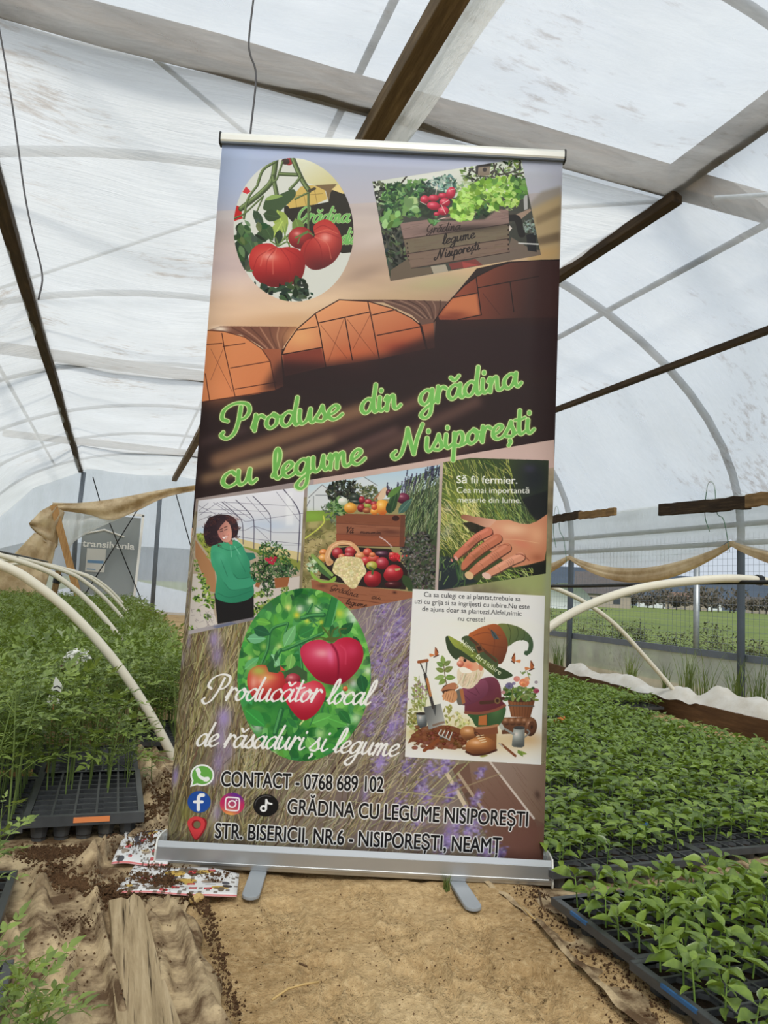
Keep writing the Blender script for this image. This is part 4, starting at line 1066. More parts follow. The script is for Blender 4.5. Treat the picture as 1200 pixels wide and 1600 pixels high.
    # greens
    p.foliage([(120, 210), (380, 165), (420, 300), (400, 410), (230, 420), (120, 400), (90, 290)], 420, 54, 22, [(62, 104, 56), (40, 76, 46), (92, 136, 70), (30, 54, 36), (112, 156, 92)])
    p.foliage([(110, 400), (220, 400), (200, 480), (110, 480)], 16, 80, 44, [(140, 180, 110), (90, 136, 70)]); p.foliage([(230, 310), (330, 300), (320, 390), (240, 380)], 14, 80, 46, [(160, 196, 140), (110, 150, 90)]); p.foliage([(410, 425), (470, 425), (465, 465), (420, 455)], 8, 50, 26, [(110, 160, 100), (70, 116, 66)])
    p.foliage([(395, 190), (480, 150), (580, 150), (600, 220), (500, 260), (420, 260)], 150, 40, 14, [(110, 150, 140), (76, 112, 104), (160, 186, 176), (50, 76, 72)])
    p.poly([(400, 220), (520, 260), (600, 230), (560, 330), (420, 420), (520, 440), (860, 380), (780, 440), (500, 450), (360, 420), (330, 300)], (34, 44, 34), .8, blur=6)
    p.foliage([(560, 340), (620, 250), (760, 180), (960, 160), (1040, 200), (1020, 330), (880, 360), (760, 380), (680, 440), (570, 440), (550, 390)], 520, 48, 34, [(134, 180, 66), (160, 204, 88), (104, 152, 52), (180, 216, 116), (86, 130, 46)])
    for _ in range(60):
        x = p.R.uniform(570, 1020); y = p.R.uniform(190, 460)
        if y < 500 - (x - 540) * .32:
            p.line([(x, y), (x + 16, y + p.R.normal(0, 8)), (x + 34, y + 8)], 5, (206, 230, 150), .7, smooth=True)
    p.foliage([(960, 170), (1060, 160), (1070, 270), (1020, 300)], 50, 50, 30, [(92, 140, 60), (120, 166, 80), (60, 100, 46)]); p.foliage([(720, 380), (800, 340), (800, 420), (700, 440)], 30, 40, 24, [(50, 84, 40), (34, 56, 34)])
    for (x, y, rx, ry, rt) in ((380, 305, 30, 28, 0), (440, 296, 36, 24, 0), (500, 280, 30, 20, 0), (555, 262, 30, 42, 20), (440, 348, 46, 28, 10), (515, 325, 36, 30, 0), (505, 382, 36, 30, 0), (460, 402, 20, 14, 0)):
        p.ball(p.ellpts(x, y, rx, ry, rt), (196, 36, 66), (110, 16, 36), (232, 110, 130))
    for q in ([(350, 320), (390, 340)], [(560, 240), (590, 235)], [(490, 340), (510, 380), (520, 400)], [(540, 310), (500, 335)], [(455, 270), (465, 200)], [(470, 440), (520, 425)]):
        p.line(q, 5, (236, 214, 206), .9, smooth=True)
    p.clip = None
    # ---- oval with the heart-shaped tomatoes
    p.frame(360, 910, 5.)
    ov = p.ellpts(576, 722, 522, 676, 2, 90)
    p.clipto(ov)
    p.poly(ov, (62, 142, 60)); p.mottle([(30, 20), (1130, 20), (1130, 1420), (30, 1420)], n2, (36, 100, 48), (104, 182, 78), .8, .35, .65)
    p.foliage(ov, 420, 110, 60, [(58, 140, 66), (84, 166, 72), (36, 104, 54), (120, 186, 84), (46, 122, 66), (30, 84, 48)], a=.75)
    p.gauss(360, 380, 200, 160, (92, 176, 76), .5); p.gauss(300, 1000, 220, 140, (44, 124, 56), .7); p.gauss(960, 640, 90, 160, (140, 190, 104), .6)
    for (x, y, r, c) in ((450, 195, 26, (226, 220, 130)), (540, 205, 28, (226, 230, 214)), (518, 255, 24, (226, 206, 60)), (620, 150, 30, (200, 226, 180)), (680, 210, 30, (206, 226, 200)), (596, 300, 20, (206, 210, 80)), (710, 310, 18, (206, 206, 70)), (850, 240, 34, (196, 206, 70)), (940, 240, 40, (214, 230, 206)), (960, 290, 30, (214, 232, 214)), (380, 500, 26, (190, 214, 130)), (1075, 690, 30, (226, 232, 210)), (150, 590, 24, (170, 200, 110)), (930, 860, 30, (206, 220, 170)), (980, 1060, 40, (190, 220, 170)), (700, 1180, 40, (170, 210, 140)), (210, 1130, 40, (190, 206, 190)), (260, 500, 24, (150, 190, 90)), (960, 790, 30, (196, 220, 206)), (900, 1110, 24, (206, 226, 190)), (340, 1340, 20, (226, 224, 190))):
        p.gauss(x, y, r, r, c, .85)
    p.poly([(790, 110), (850, 130), (790, 350), (720, 350)], (44, 122, 62)); p.line([(845, 130), (790, 345)], 8, (110, 180, 120), .8); p.line([(790, 120), (735, 340)], 6, (30, 90, 50), .8)
    for q, w in (([(560, 280), (640, 260), (730, 255)], 34), ([(720, 400), (600, 450), (440, 520), (390, 530)], 26), ([(390, 530), (340, 620)], 28), ([(440, 320), (320, 370), (290, 520), (240, 640)], 24), ([(540, 500), (560, 680)], 22), ([(640, 170), (600, 240)], 18), ([(450, 320), (420, 420)], 18), ([(620, 280), (680, 340)], 10), ([(660, 180), (720, 220)], 10), ([(760, 980), (770, 1060), (740, 1080)], 10), ([(650, 1050), (620, 1120)], 10), ([(400, 1000), (350, 1180)], 40)):
        p.line(q, w, (36, 96, 56), .95, smooth=True); p.line([(x - w * .15, y - w * .15) for x, y in q], w * .45, (84, 158, 92), .9, smooth=True)
    for (x, y, l, w, a, c) in ((130, 440, 150, 80, 0, (110, 176, 130)), (420, 500, 190, 90, -62, (112, 176, 116)), (540, 420, 140, 90, -30, (50, 124, 64)), (320, 560, 130, 70, 60, (130, 186, 140)), (110, 680, 150, 70, -40, (96, 170, 110)), (480, 560, 130, 80, 100, (120, 176, 90)), (860, 400, 130, 80, -40, (30, 88, 48)), (960, 420, 120, 50, 60, (30, 80, 46)), (1020, 720, 150, 90, 80, (30, 92, 52)), (200, 300, 120, 60, 10, (104, 172, 70)), (180, 360, 140, 90, 20, (36, 92, 60)), (90, 820, 160, 90, 60, (60, 150, 84)), (640, 1100, 180, 110, -20, (92, 168, 78)), (760, 1060, 170, 100, 20, (84, 160, 72)), (600, 1210, 140, 90, 60, (120, 184, 96)), (850, 1000, 140, 80, 50, (40, 108, 54)), (120, 1000, 200, 120, 40, (56, 146, 66)), (800, 330, 100, 40, 100, (40, 92, 50)), (350, 620, 90, 30, -80, (44, 96, 56)), (340, 650, 90, 30, -110, (50, 104, 60)), (330, 690, 120, 40, -20, (44, 90, 50))):
        p.leaf(x, y, l, w, a, c, vein=tuple(min(255, v * 1.25) for v in c))
    p.ball([(130, 760), (150, 690), (210, 650), (280, 650), (350, 700), (400, 700), (430, 760), (430, 860), (380, 920), (280, 920), (180, 900), (140, 830)], (196, 60, 54), (150, 20, 36), (226, 130, 96), hl=(.4, .45)); p.gauss(220, 690, 70, 40, (170, 180, 80), .95); p.gauss(290, 740, 60, 26, (224, 190, 110), .6); p.gauss(180, 780, 26, 50, (240, 190, 170), .6)
    p.poly([(280, 650), (300, 700), (380, 710), (340, 660), (330, 600)], (40, 92, 54)); p.poly([(390, 650), (430, 690), (390, 690)], (206, 80, 60))
    p.poly([(420, 700), (520, 650), (600, 700), (600, 780), (520, 740), (460, 760), (420, 750)], (60, 90, 56)); p.ball(p.ellpts(490, 760, 60, 50), (160, 40, 56), (90, 20, 36), (206, 110, 120))
    p.ball([(410, 820), (450, 780), (520, 775), (580, 790), (650, 768), (710, 790), (745, 850), (735, 920), (690, 1000), (640, 1050), (570, 1080), (510, 1040), (450, 960), (420, 900)], (204, 36, 56), (146, 16, 40), (230, 130, 150), hl=(.5, .3)); p.gauss(650, 830, 60, 50, (226, 90, 100), .5)
    p.ball([(545, 540), (570, 490), (640, 455), (720, 450), (790, 480), (850, 440), (930, 430), (1000, 460), (1035, 520), (1035, 600), (990, 690), (920, 760), (850, 800), (760, 795), (680, 760), (620, 700), (565, 620)], (186, 26, 56), (126, 12, 40), (226, 96, 132), hl=(.35, .33))
    p.line([(790, 480), (835, 560), (845, 680), (835, 790)], 16, (120, 8, 40), .75, smooth=True, blur=5); p.gauss(780, 570, 24, 60, (236, 130, 180), .6, rot=-12); p.gauss(950, 530, 50, 50, (216, 70, 110), .5); p.line([(860, 490), (900, 540), (900, 640)], 10, (216, 80, 110), .5, smooth=True, blur=4); p.gauss(850, 760, 100, 40, (150, 10, 46), .5)
    for q in ([(790, 455), (760, 400), (720, 350)], [(790, 450), (800, 380), (840, 350)], [(790, 455), (700, 430), (640, 450)], [(790, 450), (860, 420), (850, 370), (905, 360)], [(780, 450), (770, 380)], [(800, 455), (840, 430)]):
        p.line(q, 13, (80, 100, 46), .95, smooth=True)
    p.poly([(715, 450), (760, 430), (860, 430), (800, 470)], (86, 96, 44))
    p.line([(570, 1080), (545, 1110)], 12, (196, 214, 140)); p.ball(p.ellpts(898, 830, 20, 20), (206, 90, 50), (150, 40, 30), (236, 170, 110))
    p.clip = None
    # ---- the gnome card
    p.frame(600, 900, 4.286)
    card = [(192, 86), (1078, 132), (1054, 1266), (140, 1212)]
    p.clipto(card)
    p.poly(card, (226, 226, 226)); p.gauss(560, 560, 360, 260, (236, 234, 222), .7); p.gauss(700, 330, 260, 40, (228, 228, 212), .7)
    p.gauss(600, 1090, 430, 90, (206, 180, 130), .85, rot=3); p.gauss(220, 1060, 90, 40, (190, 184, 110), .7); p.gauss(560, 980, 200, 70, (214, 206, 150), .6); p.gauss(250, 900, 90, 130, (214, 212, 160), .6); p.gauss(960, 1090, 120, 50, (190, 150, 100), .7)
    t = 32
    for s, a, b, f in (('Ca sa culegi ce ai plantat,trebuie sa', (268, 138), (916, 170), 1), ('uzi cu grija si sa ingrijesti cu iubire.Nu este', (206, 184), (976, 222), 1), ('de ajuns doar sa plantezi.Altfel,nimic', (256, 234), (922, 268), 1), ('nu creste!', (496, 300), (676, 308), 1)):
        p.text(tx(s, 0), a, b, 32, (44, 44, 48))
    # plants and soil at the back
    for (x, y, h_) in ((225, 900, 230), (250, 900, 180), (205, 900, 170), (275, 890, 160)):
        p.line([(x, y), (x + p.R.normal(0, 10), y - h_)], 4, (120, 128, 70), .9)
        for k in range(int(h_ / 14)):
            p.leaf(x, y - k * 14, 30, 15, p.R.choice([-30, -150, -60, -120]), p.jit((142, 152, 84), 16), .85)
        for k in range(6):
            p.ell(x + p.R.normal(0, 16), y - h_ * p.R.uniform(.4, 1), 6, 7, p.jit((150, 110, 136), 12), .8)
    p.foliage([(400, 880), (440, 860), (500, 920), (600, 1000), (520, 1020), (420, 1000)], 110, 34, 14, [(170, 170, 96), (140, 140, 76), (196, 190, 130)]); p.foliage([(160, 890), (240, 930), (230, 1030), (160, 1040)], 60, 30, 14, [(150, 150, 80), (120, 124, 66)])
    p.ball([(216, 930), (285, 915), (288, 1000), (270, 1022), (228, 1020)], (110, 116, 118), (50, 54, 58), (176, 182, 182), smooth=False); p.ell(250, 922, 35, 10, (50, 44, 40))
    p.poly([(160, 1120), (230, 1030), (400, 1000), (520, 1030), (560, 1100), (480, 1160), (330, 1140), (200, 1110)], (118, 70, 44), smooth=True)
    for _ in range(120):
        x = p.R.uniform(200, 540); y = p.R.uniform(1010, 1155)
        r = p.R.uniform(7, 20); p.ell(x, y, r, r * .75, p.jit((104, 58, 38), 18), .9); p.gauss(x - 3, y - 4, r * .5, r * .3, (160, 110, 80), .5)
    p.ell(188, 1043, 22, 12, (200, 186, 140)); p.ell(198, 1020, 14, 12, (180, 186, 130))
    # spade
    p.poly([(265, 880), (320, 868), (380, 855), (412, 990), (300, 1030)], p.lin((270, 900), (90, 92, 92), (400, 960), (170, 170, 166))); p.poly([(320, 868), (350, 862), (345, 940)], (70, 72, 74)); p.line([(330, 1000), (400, 980)], 14, (110, 76, 54), .6)
    p.line([(275, 660), (330, 880)], 20, (60, 56, 56)); p.line([(288, 690), (312, 800)], 17, (172, 112, 66)); p.line([(272, 650), (240, 575)], 8, (70, 66, 64)); p.line([(282, 650), (288, 572)], 8, (70, 66, 64)); p.line([(232, 576), (290, 566)], 20, (150, 84, 48))
    # fork
    p.line([(270, 1168), (375, 1090)], 22, (130, 70, 40)); p.line([(375, 1090), (400, 1070)], 10, (70, 70, 72))
    for k in range(4):
        p.line([(372 + k * 22, 1066 + k * 10), (366 + k * 26, 1056 + k * 8), (384 + k * 24, 1030 + k * 6)], 7, (206, 206, 200)); p.line([(374 + k * 22, 1068 + k * 10), (388 + k * 24, 1036 + k * 6)], 2.5, (70, 70, 70))
    p.line([(372, 1066), (440, 1098)], 9, (160, 160, 156))
    # pots, cart and can on the right
    p.poly([(785, 950), (990, 945), (1010, 1050), (790, 1060)], (98, 62, 42)); 
    for k in range(5):
        p.ball(p.ellpts(820 + k * 42, 975, 26, 26), (120, 78, 52), (60, 36, 26), (160, 112, 80))
    p.ball(p.ellpts(985, 1012, 40, 62, 8), (110, 72, 50), (56, 34, 26), (150, 104, 76)); p.ell(988, 1012, 22, 40, (90, 56, 40), rot=8); p.ell(990, 1012, 8, 14, (50, 32, 24), rot=8)
    p.poly([(828, 826), (1012, 832), (980, 948), (852, 944)], p.lin((830, 880), (140, 88, 56), (1010, 890), (104, 62, 40)))
    for k in range(8):
        p.line([(842 + k * 22, 840), (858 + k * 17, 940)], 3, (84, 50, 34), .8)
    p.line([(836, 868), (1004, 872)], 9, (92, 84, 78)); p.ell(920, 830, 92, 16, (70, 46, 34))
    p.foliage([(810, 740), (1010, 750), (1030, 830), (810, 826)], 120, 40, 20, [(96, 120, 60), (66, 90, 46), (130, 146, 84)])
    for (x, y, r, c) in ((890, 690, 22, (206, 130, 120)), (940, 715, 34, (216, 130, 96)), (840, 736, 26, (110, 104, 136)), (1020, 770, 20, (160, 76, 96)), (1020, 712, 12, (150, 140, 150)), (800, 780, 14, (190, 140, 140)), (960, 690, 18, (224, 160, 120)), (750 + 120, 720, 12, (130, 120, 150))):
        p.ell(x, y, r, r * .85, c)
        for k in range(4):
            p.ell(x + p.R.normal(0, r * .35), y + p.R.normal(0, r * .3), r * .35, r * .3, p.jit(c, 18), .8)
    for q in ([(930, 660), (960, 620)], [(920, 650), (915, 640)], [(960, 640), (975, 690)]):
        p.line(q, 4, (110, 130, 80))
    p.leaf(920, 655, 34, 16, -20, (120, 140, 84)); p.leaf(960, 650, 30, 14, 30, (130, 150, 90))
    p.ball([(868, 1020), (944, 1020), (940, 1140), (922, 1150), (870, 1146), (856, 1136)], (132, 136, 132), (60, 64, 64), (196, 200, 196), smooth=False); p.ell(906, 1018, 38, 12, (60, 62, 64)); p.line([(868, 1060), (800, 1018)], 14, (140, 142, 138)); p.ell(788, 1010, 14, 26, (176, 176, 166), rot=-25); p.line([(944, 1080), (975, 1050), (960, 1030)], 9, (120, 122, 120), smooth=True)
    p.line([(790, 1130), (880, 1205)], 16, (120, 70, 44)); p.line([(770, 1120), (800, 1144)], 8, (170, 160, 150)); p.leaf(890, 1180, 70, 26, 10, (132, 150, 70)); p.leaf(895, 1165, 60, 22, 50, (110, 136, 60)); p.leaf(640, 1210, 60, 14, -8, (150, 150, 80))
    # boots and legs
    p.ball([(510, 1040), (540, 1008), (600, 1010), (640, 1040), (650, 1090), (580, 1100), (530, 1090)], (160, 104, 60), (84, 48, 30), (214, 160, 104)); p.poly([(600, 1020), (650, 1020), (650, 1090), (610, 1094)], (110, 66, 42))
    p.poly([(560, 920), (640, 890), (800, 870), (810, 930), (770, 1000), (690, 1014), (620, 1008), (590, 960)], (54, 84, 50), smooth=True); p.poly([(635, 940), (690, 930), (692, 1000), (632, 998)], (176, 104, 56)); p.line([(692, 930), (690, 1004)], 4, (60, 40, 26), .8); p.gauss(750, 900, 40, 50, (84, 116, 70), .7)
    p.poly([(618, 1020), (760, 996), (765, 1056), (700, 1072), (622, 1064)], (124, 74, 50)); p.line([(620, 1020), (690, 1014), (762, 1000)], 16, (168, 118, 84), smooth=True)
    p.poly([(622, 1064), (755, 1060), (752, 1170), (700, 1185), (640, 1140)], (126, 78, 46))
    p.ball([(545, 1160), (560, 1110), (620, 1080), (690, 1080), (740, 1110), (752, 1160), (700, 1180), (640, 1192), (575, 1190)], (160, 100, 56), (86, 48, 30), (220, 160, 100)); p.line([(550, 1178), (600, 1198), (680, 1192), (754, 1166)], 13, (70, 38, 28), smooth=True)
    for k in range(4):
        p.line([(620 + k * 10, 1080 + k * 14 - 6), (668 + k * 6, 1066 + k * 14)], 5, (226, 206, 170))
    p.line([(620, 1070), (606, 1050), (630, 1052), (650, 1080)], 4, (60, 36, 28), smooth=True)
    # coat
    p.poly([(540, 880), (560, 800), (600, 740), (650, 690), (740, 680), (780, 740), (790, 830), (812, 860), (800, 880), (700, 905), (560, 926)], p.lin((600, 720), (122, 62, 82), (700, 900), (96, 42, 50)), smooth=True)
    p.line([(545, 915), (640, 920), (740, 900), (810, 868)], 18, (130, 76, 60), smooth=True); p.line([(650, 850), (740, 842), (800, 820)], 22, (74, 46, 36), smooth=True); p.ell(760, 836, 20, 22, (120, 92, 60)); p.ell(760, 836, 11, 12, (60, 38, 30)); p.gauss(700, 760, 40, 60, (90, 40, 60), .5)
    p.poly([(480, 780), (540, 745), (610, 700), (680, 700), (700, 760), (660, 820), (560, 866), (500, 850)], p.lin((560, 720), (140, 76, 100), (620, 850), (98, 48, 66)), smooth=True)
    for q in ([(560, 770), (620, 800)], [(600, 730), (640, 790)], [(540, 800), (580, 840)]):
        p.line(q, 5, (80, 36, 52), .6)
    p.poly([(476, 780), (515, 755), (530, 800), (545, 850), (500, 864), (484, 820)], (104, 98, 90), smooth=True); p.poly([(505, 760), (530, 756), (545, 850), (525, 858)], (166, 104, 66))
    # hands, sprout
    p.ell(432, 765, 44, 40, (74, 46, 34)); p.poly([(380, 770), (420, 730), (470, 715), (500, 740), (480, 760), (430, 760)], (176, 116, 84), smooth=True)
    p.poly([(390, 800), (430, 770), (480, 770), (490, 820), (460, 850), (410, 830)], (196, 140, 98), smooth=True)
    for k in range(4):
        p.line([(400 + k * 16, 826 + k * 4), (412 + k * 16, 780 + k * 2)], 13, (206, 150, 108)); p.line([(408 + k * 16, 826 + k * 4), (420 + k * 16, 784)], 2.5, (120, 74, 50), .8)
    p.line([(418, 722), (408, 660), (400, 590)], 6, (100, 84, 56), smooth=True)
    for (x, y, l, w, a) in ((400, 590, 60, 34, -100), (402, 600, 56, 34, -35), (400, 605, 56, 34, -150), (406, 640, 66, 40, -30), (404, 640, 62, 34, -160), (410, 680, 70, 38, 0), (408, 670, 76, 34, 165), (412, 690, 60, 36, 140)):
        p.leaf(x, y, l, w, a, p.jit((120, 140, 72), 10), vein=(170, 180, 120))
    # beard, face
    p.poly([(500, 620), (560, 620), (650, 590), (670, 640), (640, 700), (590, 750), (540, 752), (500, 720), (490, 670)], (222, 206, 180), smooth=True)
    for k in range(40):
        x = p.R.uniform(505, 650); y = p.R.uniform(630, 690); p.line([(x, y), (x - 8 + p.R.normal(0, 6), y + 30), (x - 20, y + 60)], 3.5, p.jit((206, 188, 160), 22), .8, smooth=True)
    p.poly([(510, 520), (560, 530), (620, 580), (640, 620), (580, 640), (520, 630), (505, 590)], (222, 164, 130), smooth=True); p.gauss(565, 606, 28, 24, (220, 110, 86), .7); p.ball(p.ellpts(512, 588, 24, 22), (206, 120, 96), (150, 76, 60), (236, 170, 146)); p.ell(542, 566, 10, 10, (40, 30, 30)); p.line([(530, 552), (556, 556)], 5, (110, 84, 66))
    p.poly([(505, 620), (540, 612), (592, 640), (560, 652), (520, 646)], (240, 234, 222), smooth=True); p.ell(650, 610, 16, 26, (206, 140, 110))
    # hat
    p.poly([(412, 420), (430, 402), (470, 420), (560, 480), (640, 540), (600, 580), (520, 540), (480, 560), (430, 500)], (56, 70, 46), smooth=True)
    p.poly([(760, 330), (830, 322), (920, 350), (980, 400), (1000, 450), (992, 505), (960, 530), (942, 512), (962, 498), (968, 450), (930, 430), (880, 440), (830, 470), (800, 420)], p.lin((800, 340), (112, 120, 66), (980, 480), (62, 86, 62)), smooth=True)
    for q in ([(830, 322), (850, 380), (840, 450)], [(890, 336), (900, 390), (880, 440)], [(940, 366), (940, 410), (920, 432)], [(980, 410), (974, 440)]):
        p.line(q, 5, (60, 72, 40), .7, smooth=True)
    p.line([(960, 530), (944, 522), (948, 506), (964, 508)], 9, (62, 86, 62), smooth=True)
    p.poly([(570, 390), (600, 370), (660, 340), (750, 322), (800, 370), (830, 450), (816, 530), (780, 590), (700, 560), (620, 500), (560, 440)], p.lin((620, 360), (178, 96, 50), (780, 560), (104, 58, 40)), smooth=True)
    for q in ([(600, 400), (680, 380), (780, 400)], [(640, 450), (740, 470), (810, 480)], [(700, 350), (740, 420), (730, 540)]):
        p.line(q, 7, (110, 56, 36), .55, smooth=True, blur=2)
    p.poly([(715, 355), (745, 380), (775, 425), (740, 425), (722, 395)], (74, 86, 90)); p.line([(720, 365), (755, 420)], 4, (40, 44, 46))
    p.poly([(520, 425), (560, 400), (620, 440), (680, 500), (760, 560), (750, 620), (660, 560), (580, 490)], (70, 84, 56), smooth=True); p.line([(580, 420), (660, 490), (750, 570)], 18, (84, 56, 40), smooth=True); p.poly([(610, 470), (650, 455), (672, 505), (632, 520)], (110, 72, 48)); p.poly([(622, 478), (645, 470), (658, 498), (636, 506)], (60, 38, 30))
    p.poly([(430, 402), (490, 430), (560, 470), (660, 550), (760, 610), (860, 660), (830, 684), (770, 690), (700, 640), (600, 560), (520, 500), (470, 470)], p.lin((460, 420), (150, 160, 70), (800, 670), (66, 84, 48)), smooth=True)
    p.foliage([(470, 440), (560, 480), (760, 620), (740, 660), (600, 560), (490, 480)], 70, 24, 8, [(176, 186, 90), (120, 136, 60), (96, 110, 50)])
    p.poly([(760, 610), (860, 660), (830, 684), (770, 690), (740, 670)], (56, 74, 46), smooth=True)
    for i, (w, a, b) in enumerate((('Nimic', (512, 452), (600, 514)), ('fara', (612, 545), (676, 592)), ('iubire', (684, 600), (776, 664)))):
        p.text(tx(w, 0), a, b, 32, (232, 236, 206))
    # butterflies
    for (x, y, s) in ((340, 520, 1.), (880, 560, -1.), (980, 610, 1.)):
        p.poly([(x, y + 10), (x + 4 * s, y - 44), (x + 24 * s, y - 10), (x + 14 * s, y + 20)], (170, 96, 56), smooth=True); p.poly([(x, y + 10), (x - 34 * s, y), (x - 30 * s, y + 22)], (206, 130, 80), smooth=True); p.line([(x - 6, y + 24), (x + 26 * s, y + 10)], 6, (60, 36, 30)); p.line([(x + 3 * s, y - 40), (x + 24 * s, y - 8)], 4, (50, 30, 28))
    p.clip = None
    # ---- lettering
    p.frame(310, 400, 2.069)
    gcol = p.lin((300, 560), (110, 178, 84), (900, 420), (120, 190, 96))
    kw = dict(outline=(214, 236, 168), ow=3.2, glow=(150, 170, 60), slant=.12, thin=.5, grad=gcol)
    p.script('Produse', (92, 576), (462, 524), 44, 13, (112, 180, 88), **kw)
    p.script('din', (526, 510), (652, 490), 44, 13, (112, 180, 88), **kw)
    p.script('gr\u0103dina', (716, 482), (1040, 420), 44, 13, (112, 180, 88), **kw)
    p.script('cu', (76, 748), (184, 732), 46, 13, (112, 180, 88), **kw)
    p.script('legume', (240, 722), (536, 668), 46, 13, (112, 180, 88), **kw)
    p.script('Nisipore\u0219ti', (640, 650), (1084, 570), 44, 13, (112, 180, 88), **kw)
    p.frame(240, 900, 1.818)
    kw = dict(slant=.34, thin=.42)
    wt = (236, 234, 232)
    p.script('Produc\u0103tor', (150, 352), (470, 358), 34, 8, wt, **kw)
    p.script('local', (490, 362), (612, 366), 34, 8, wt, **kw)
    p.script('de', (118, 482), (178, 484), 34, 8, wt, **kw)
    p.script('r\u0103saduri', (198, 486), (424, 494), 34, 8, wt, **kw)
    p.script('\u0219i', (440, 496), (490, 498), 34, 8, wt, **kw)
    p.script('legume', (508, 500), (690, 512), 34, 8, wt, **kw)
    for s, a, b, c in (('CONTACT - 0768 689 102', (192, 597), (652, 613), 42), ('GR\u0102DINA CU LEGUME NISIPORE\u0218TI', (380, 676), (1062, 712), 42), ('STR. BISERICII, NR.6 - NISIPORE\u0218TI, NEAM\u021a', (174, 744), (986, 788), 42)):
        p.text(tx(s, 0), a, b, c, (20, 18, 20), outline=(244, 244, 244), ow=3.2, bold=1.3)
    # messenger icon
    p.ell(138, 566, 34, 31, (238, 240, 238)); p.poly([(110, 575), (103, 600), (130, 592)], (238, 240, 238)); p.ell(138, 566, 29, 26, (104, 170, 76)); p.poly([(115, 575), (110, 594), (130, 586)], (104, 170, 76))
    p.line([(126, 553), (131, 570), (150, 580)], 9, (240, 242, 240), smooth=True); p.line([(125, 551), (128, 558)], 12, (240, 242, 240)); p.line([(146, 578), (153, 577)], 12, (240, 242, 240))
    # blue disc with f
    p.ell(129, 642, 33, 31, (34, 78, 160)); p.line([(127, 664), (127, 634), (131, 624), (141, 623)], 9.5, (240, 240, 240), smooth=True); p.line([(116, 642), (138, 642)], 8, (240, 240, 240))
    # camera disc
    dm = p.ellpts(223, 648, 35, 32); p.clipto(dm)
    p.poly(dm, p.lin((240, 616), (104, 40, 140), (205, 682), (236, 150, 70))); p.gauss(195, 640, 26, 26, (196, 30, 96), .8); p.gauss(250, 655, 20, 20, (206, 40, 90), .8); p.gauss(212, 684, 20, 12, (244, 180, 80), .9); p.gauss(238, 618, 22, 14, (96, 40, 140), .8)
    p.clip = None
    rr = [(211, 629), (237, 631), (243, 637), (242, 660), (236, 667), (210, 665), (204, 659), (205, 635), (211, 629)]
    p.line(rr, 4, (244, 236, 240), smooth=True); p.line(np.r_[p.ellpts(223, 648, 10, 9), p.ellpts(223, 648, 10, 9)[:1]], 4, (244, 236, 240)); p.ell(235, 638, 2.6, 2.6, (244, 236, 240))
    # black disc with note
    p.ell(319, 652, 36, 32, (22, 20, 20)); p.line(p.ellpts(319, 652, 31, 27)[20:34], 2, (110, 106, 106), .8); p.line([(320, 638), (319, 660)], 6.5, (240, 240, 240)); p.line(np.r_[p.ellpts(312, 661, 7.5, 7), p.ellpts(312, 661, 7.5, 7)[:1]], 5.5, (240, 240, 240)); p.line([(320, 636), (325, 645), (335, 648)], 5.5, (240, 240, 240), smooth=True)
    # map pin
    p.poly([(98, 706), (104, 690), (124, 684), (146, 690), (151, 706), (142, 728), (124, 750), (112, 744), (102, 724)], (150, 34, 40), smooth=True); p.poly([(96, 704), (102, 690), (120, 683), (138, 689), (146, 704), (138, 726), (119, 748), (106, 728)], (214, 66, 70), smooth=True); p.ell(121, 706, 13, 13, (150, 30, 38)); p.ell(123, 707, 10, 10.5, (116, 108, 78))
    p.frame()
    return np.clip(p.C, 0, 1)
def text_triangles(s, bold=0):
    """triangles of a line of sans lettering: base line at 0, cap height 1"""
    cu = bpy.data.curves.new('lettering_source', 'FONT'); cu.body = s; cu.size = 1.; cu.offset = bold
    ob = bpy.data.objects.new('lettering_source', cu); bpy.context.scene.collection.objects.link(ob)
    bpy.context.view_layer.update()
    me = ob.evaluated_get(bpy.context.evaluated_depsgraph_get()).to_mesh()
    me.calc_loop_triangles()
    v = np.zeros(len(me.vertices) * 3); me.vertices.foreach_get('co', v); v = v.reshape(-1, 3)[:, :2]
    t = np.zeros(len(me.loop_triangles) * 3, int); me.loop_triangles.foreach_get('vertices', t)
    T = v[t].reshape(-1, 3, 2).copy()
    bpy.data.objects.remove(ob); bpy.data.curves.remove(cu)
    T[..., 0] -= T[..., 0].min()
    return T / .69
# ---------------------------------------------------------------------------
# the tunnel
# ---------------------------------------------------------------------------
ZC = 2.945                      # level of the inner film ceiling
X_LEFT, X_RIDGE, X_PUR, X_LOW, X_WALL = -.79, .96, 2.62, 3.65, 4.63
TIES = (3.12, 8.28, 13.5)
Y_END = 16.4


def shoe(x, y, cx, cy, a, L=.28, W=.1):
    u = (x - cx) * math.cos(a) + (y - cy) * math.sin(a); v = -(x - cx) * math.sin(a) + (y - cy) * math.cos(a)
    wv = W / 2 * (1 - .25 * np.exp(-((u + .01) / .05) ** 2)); e = (np.abs(u) / (L / 2)) ** 4 + (np.abs(v) / wv) ** 4
    ins = 1 / (1 + np.exp((e - 1) * 7)); rim = np.exp(-((e - 1.15) / .45) ** 2)
    tread = (np.sin(u * 260) * np.sin(v * 230) > -.1) * .007
    return ins * (-.014 + tread) + rim * .009


STEPS = [(onz(px, py)[:2], a) for px, py, a in ((632, 1490, 1.4), (690, 1545, 1.7), (500, 1545, 1.2), (735, 1475, 1.1), (600, 1420, 1.9), (860, 1560, 1.5), (450, 1440, 1.5), (780, 1530, 1.8), (560, 1590, 1.5))]


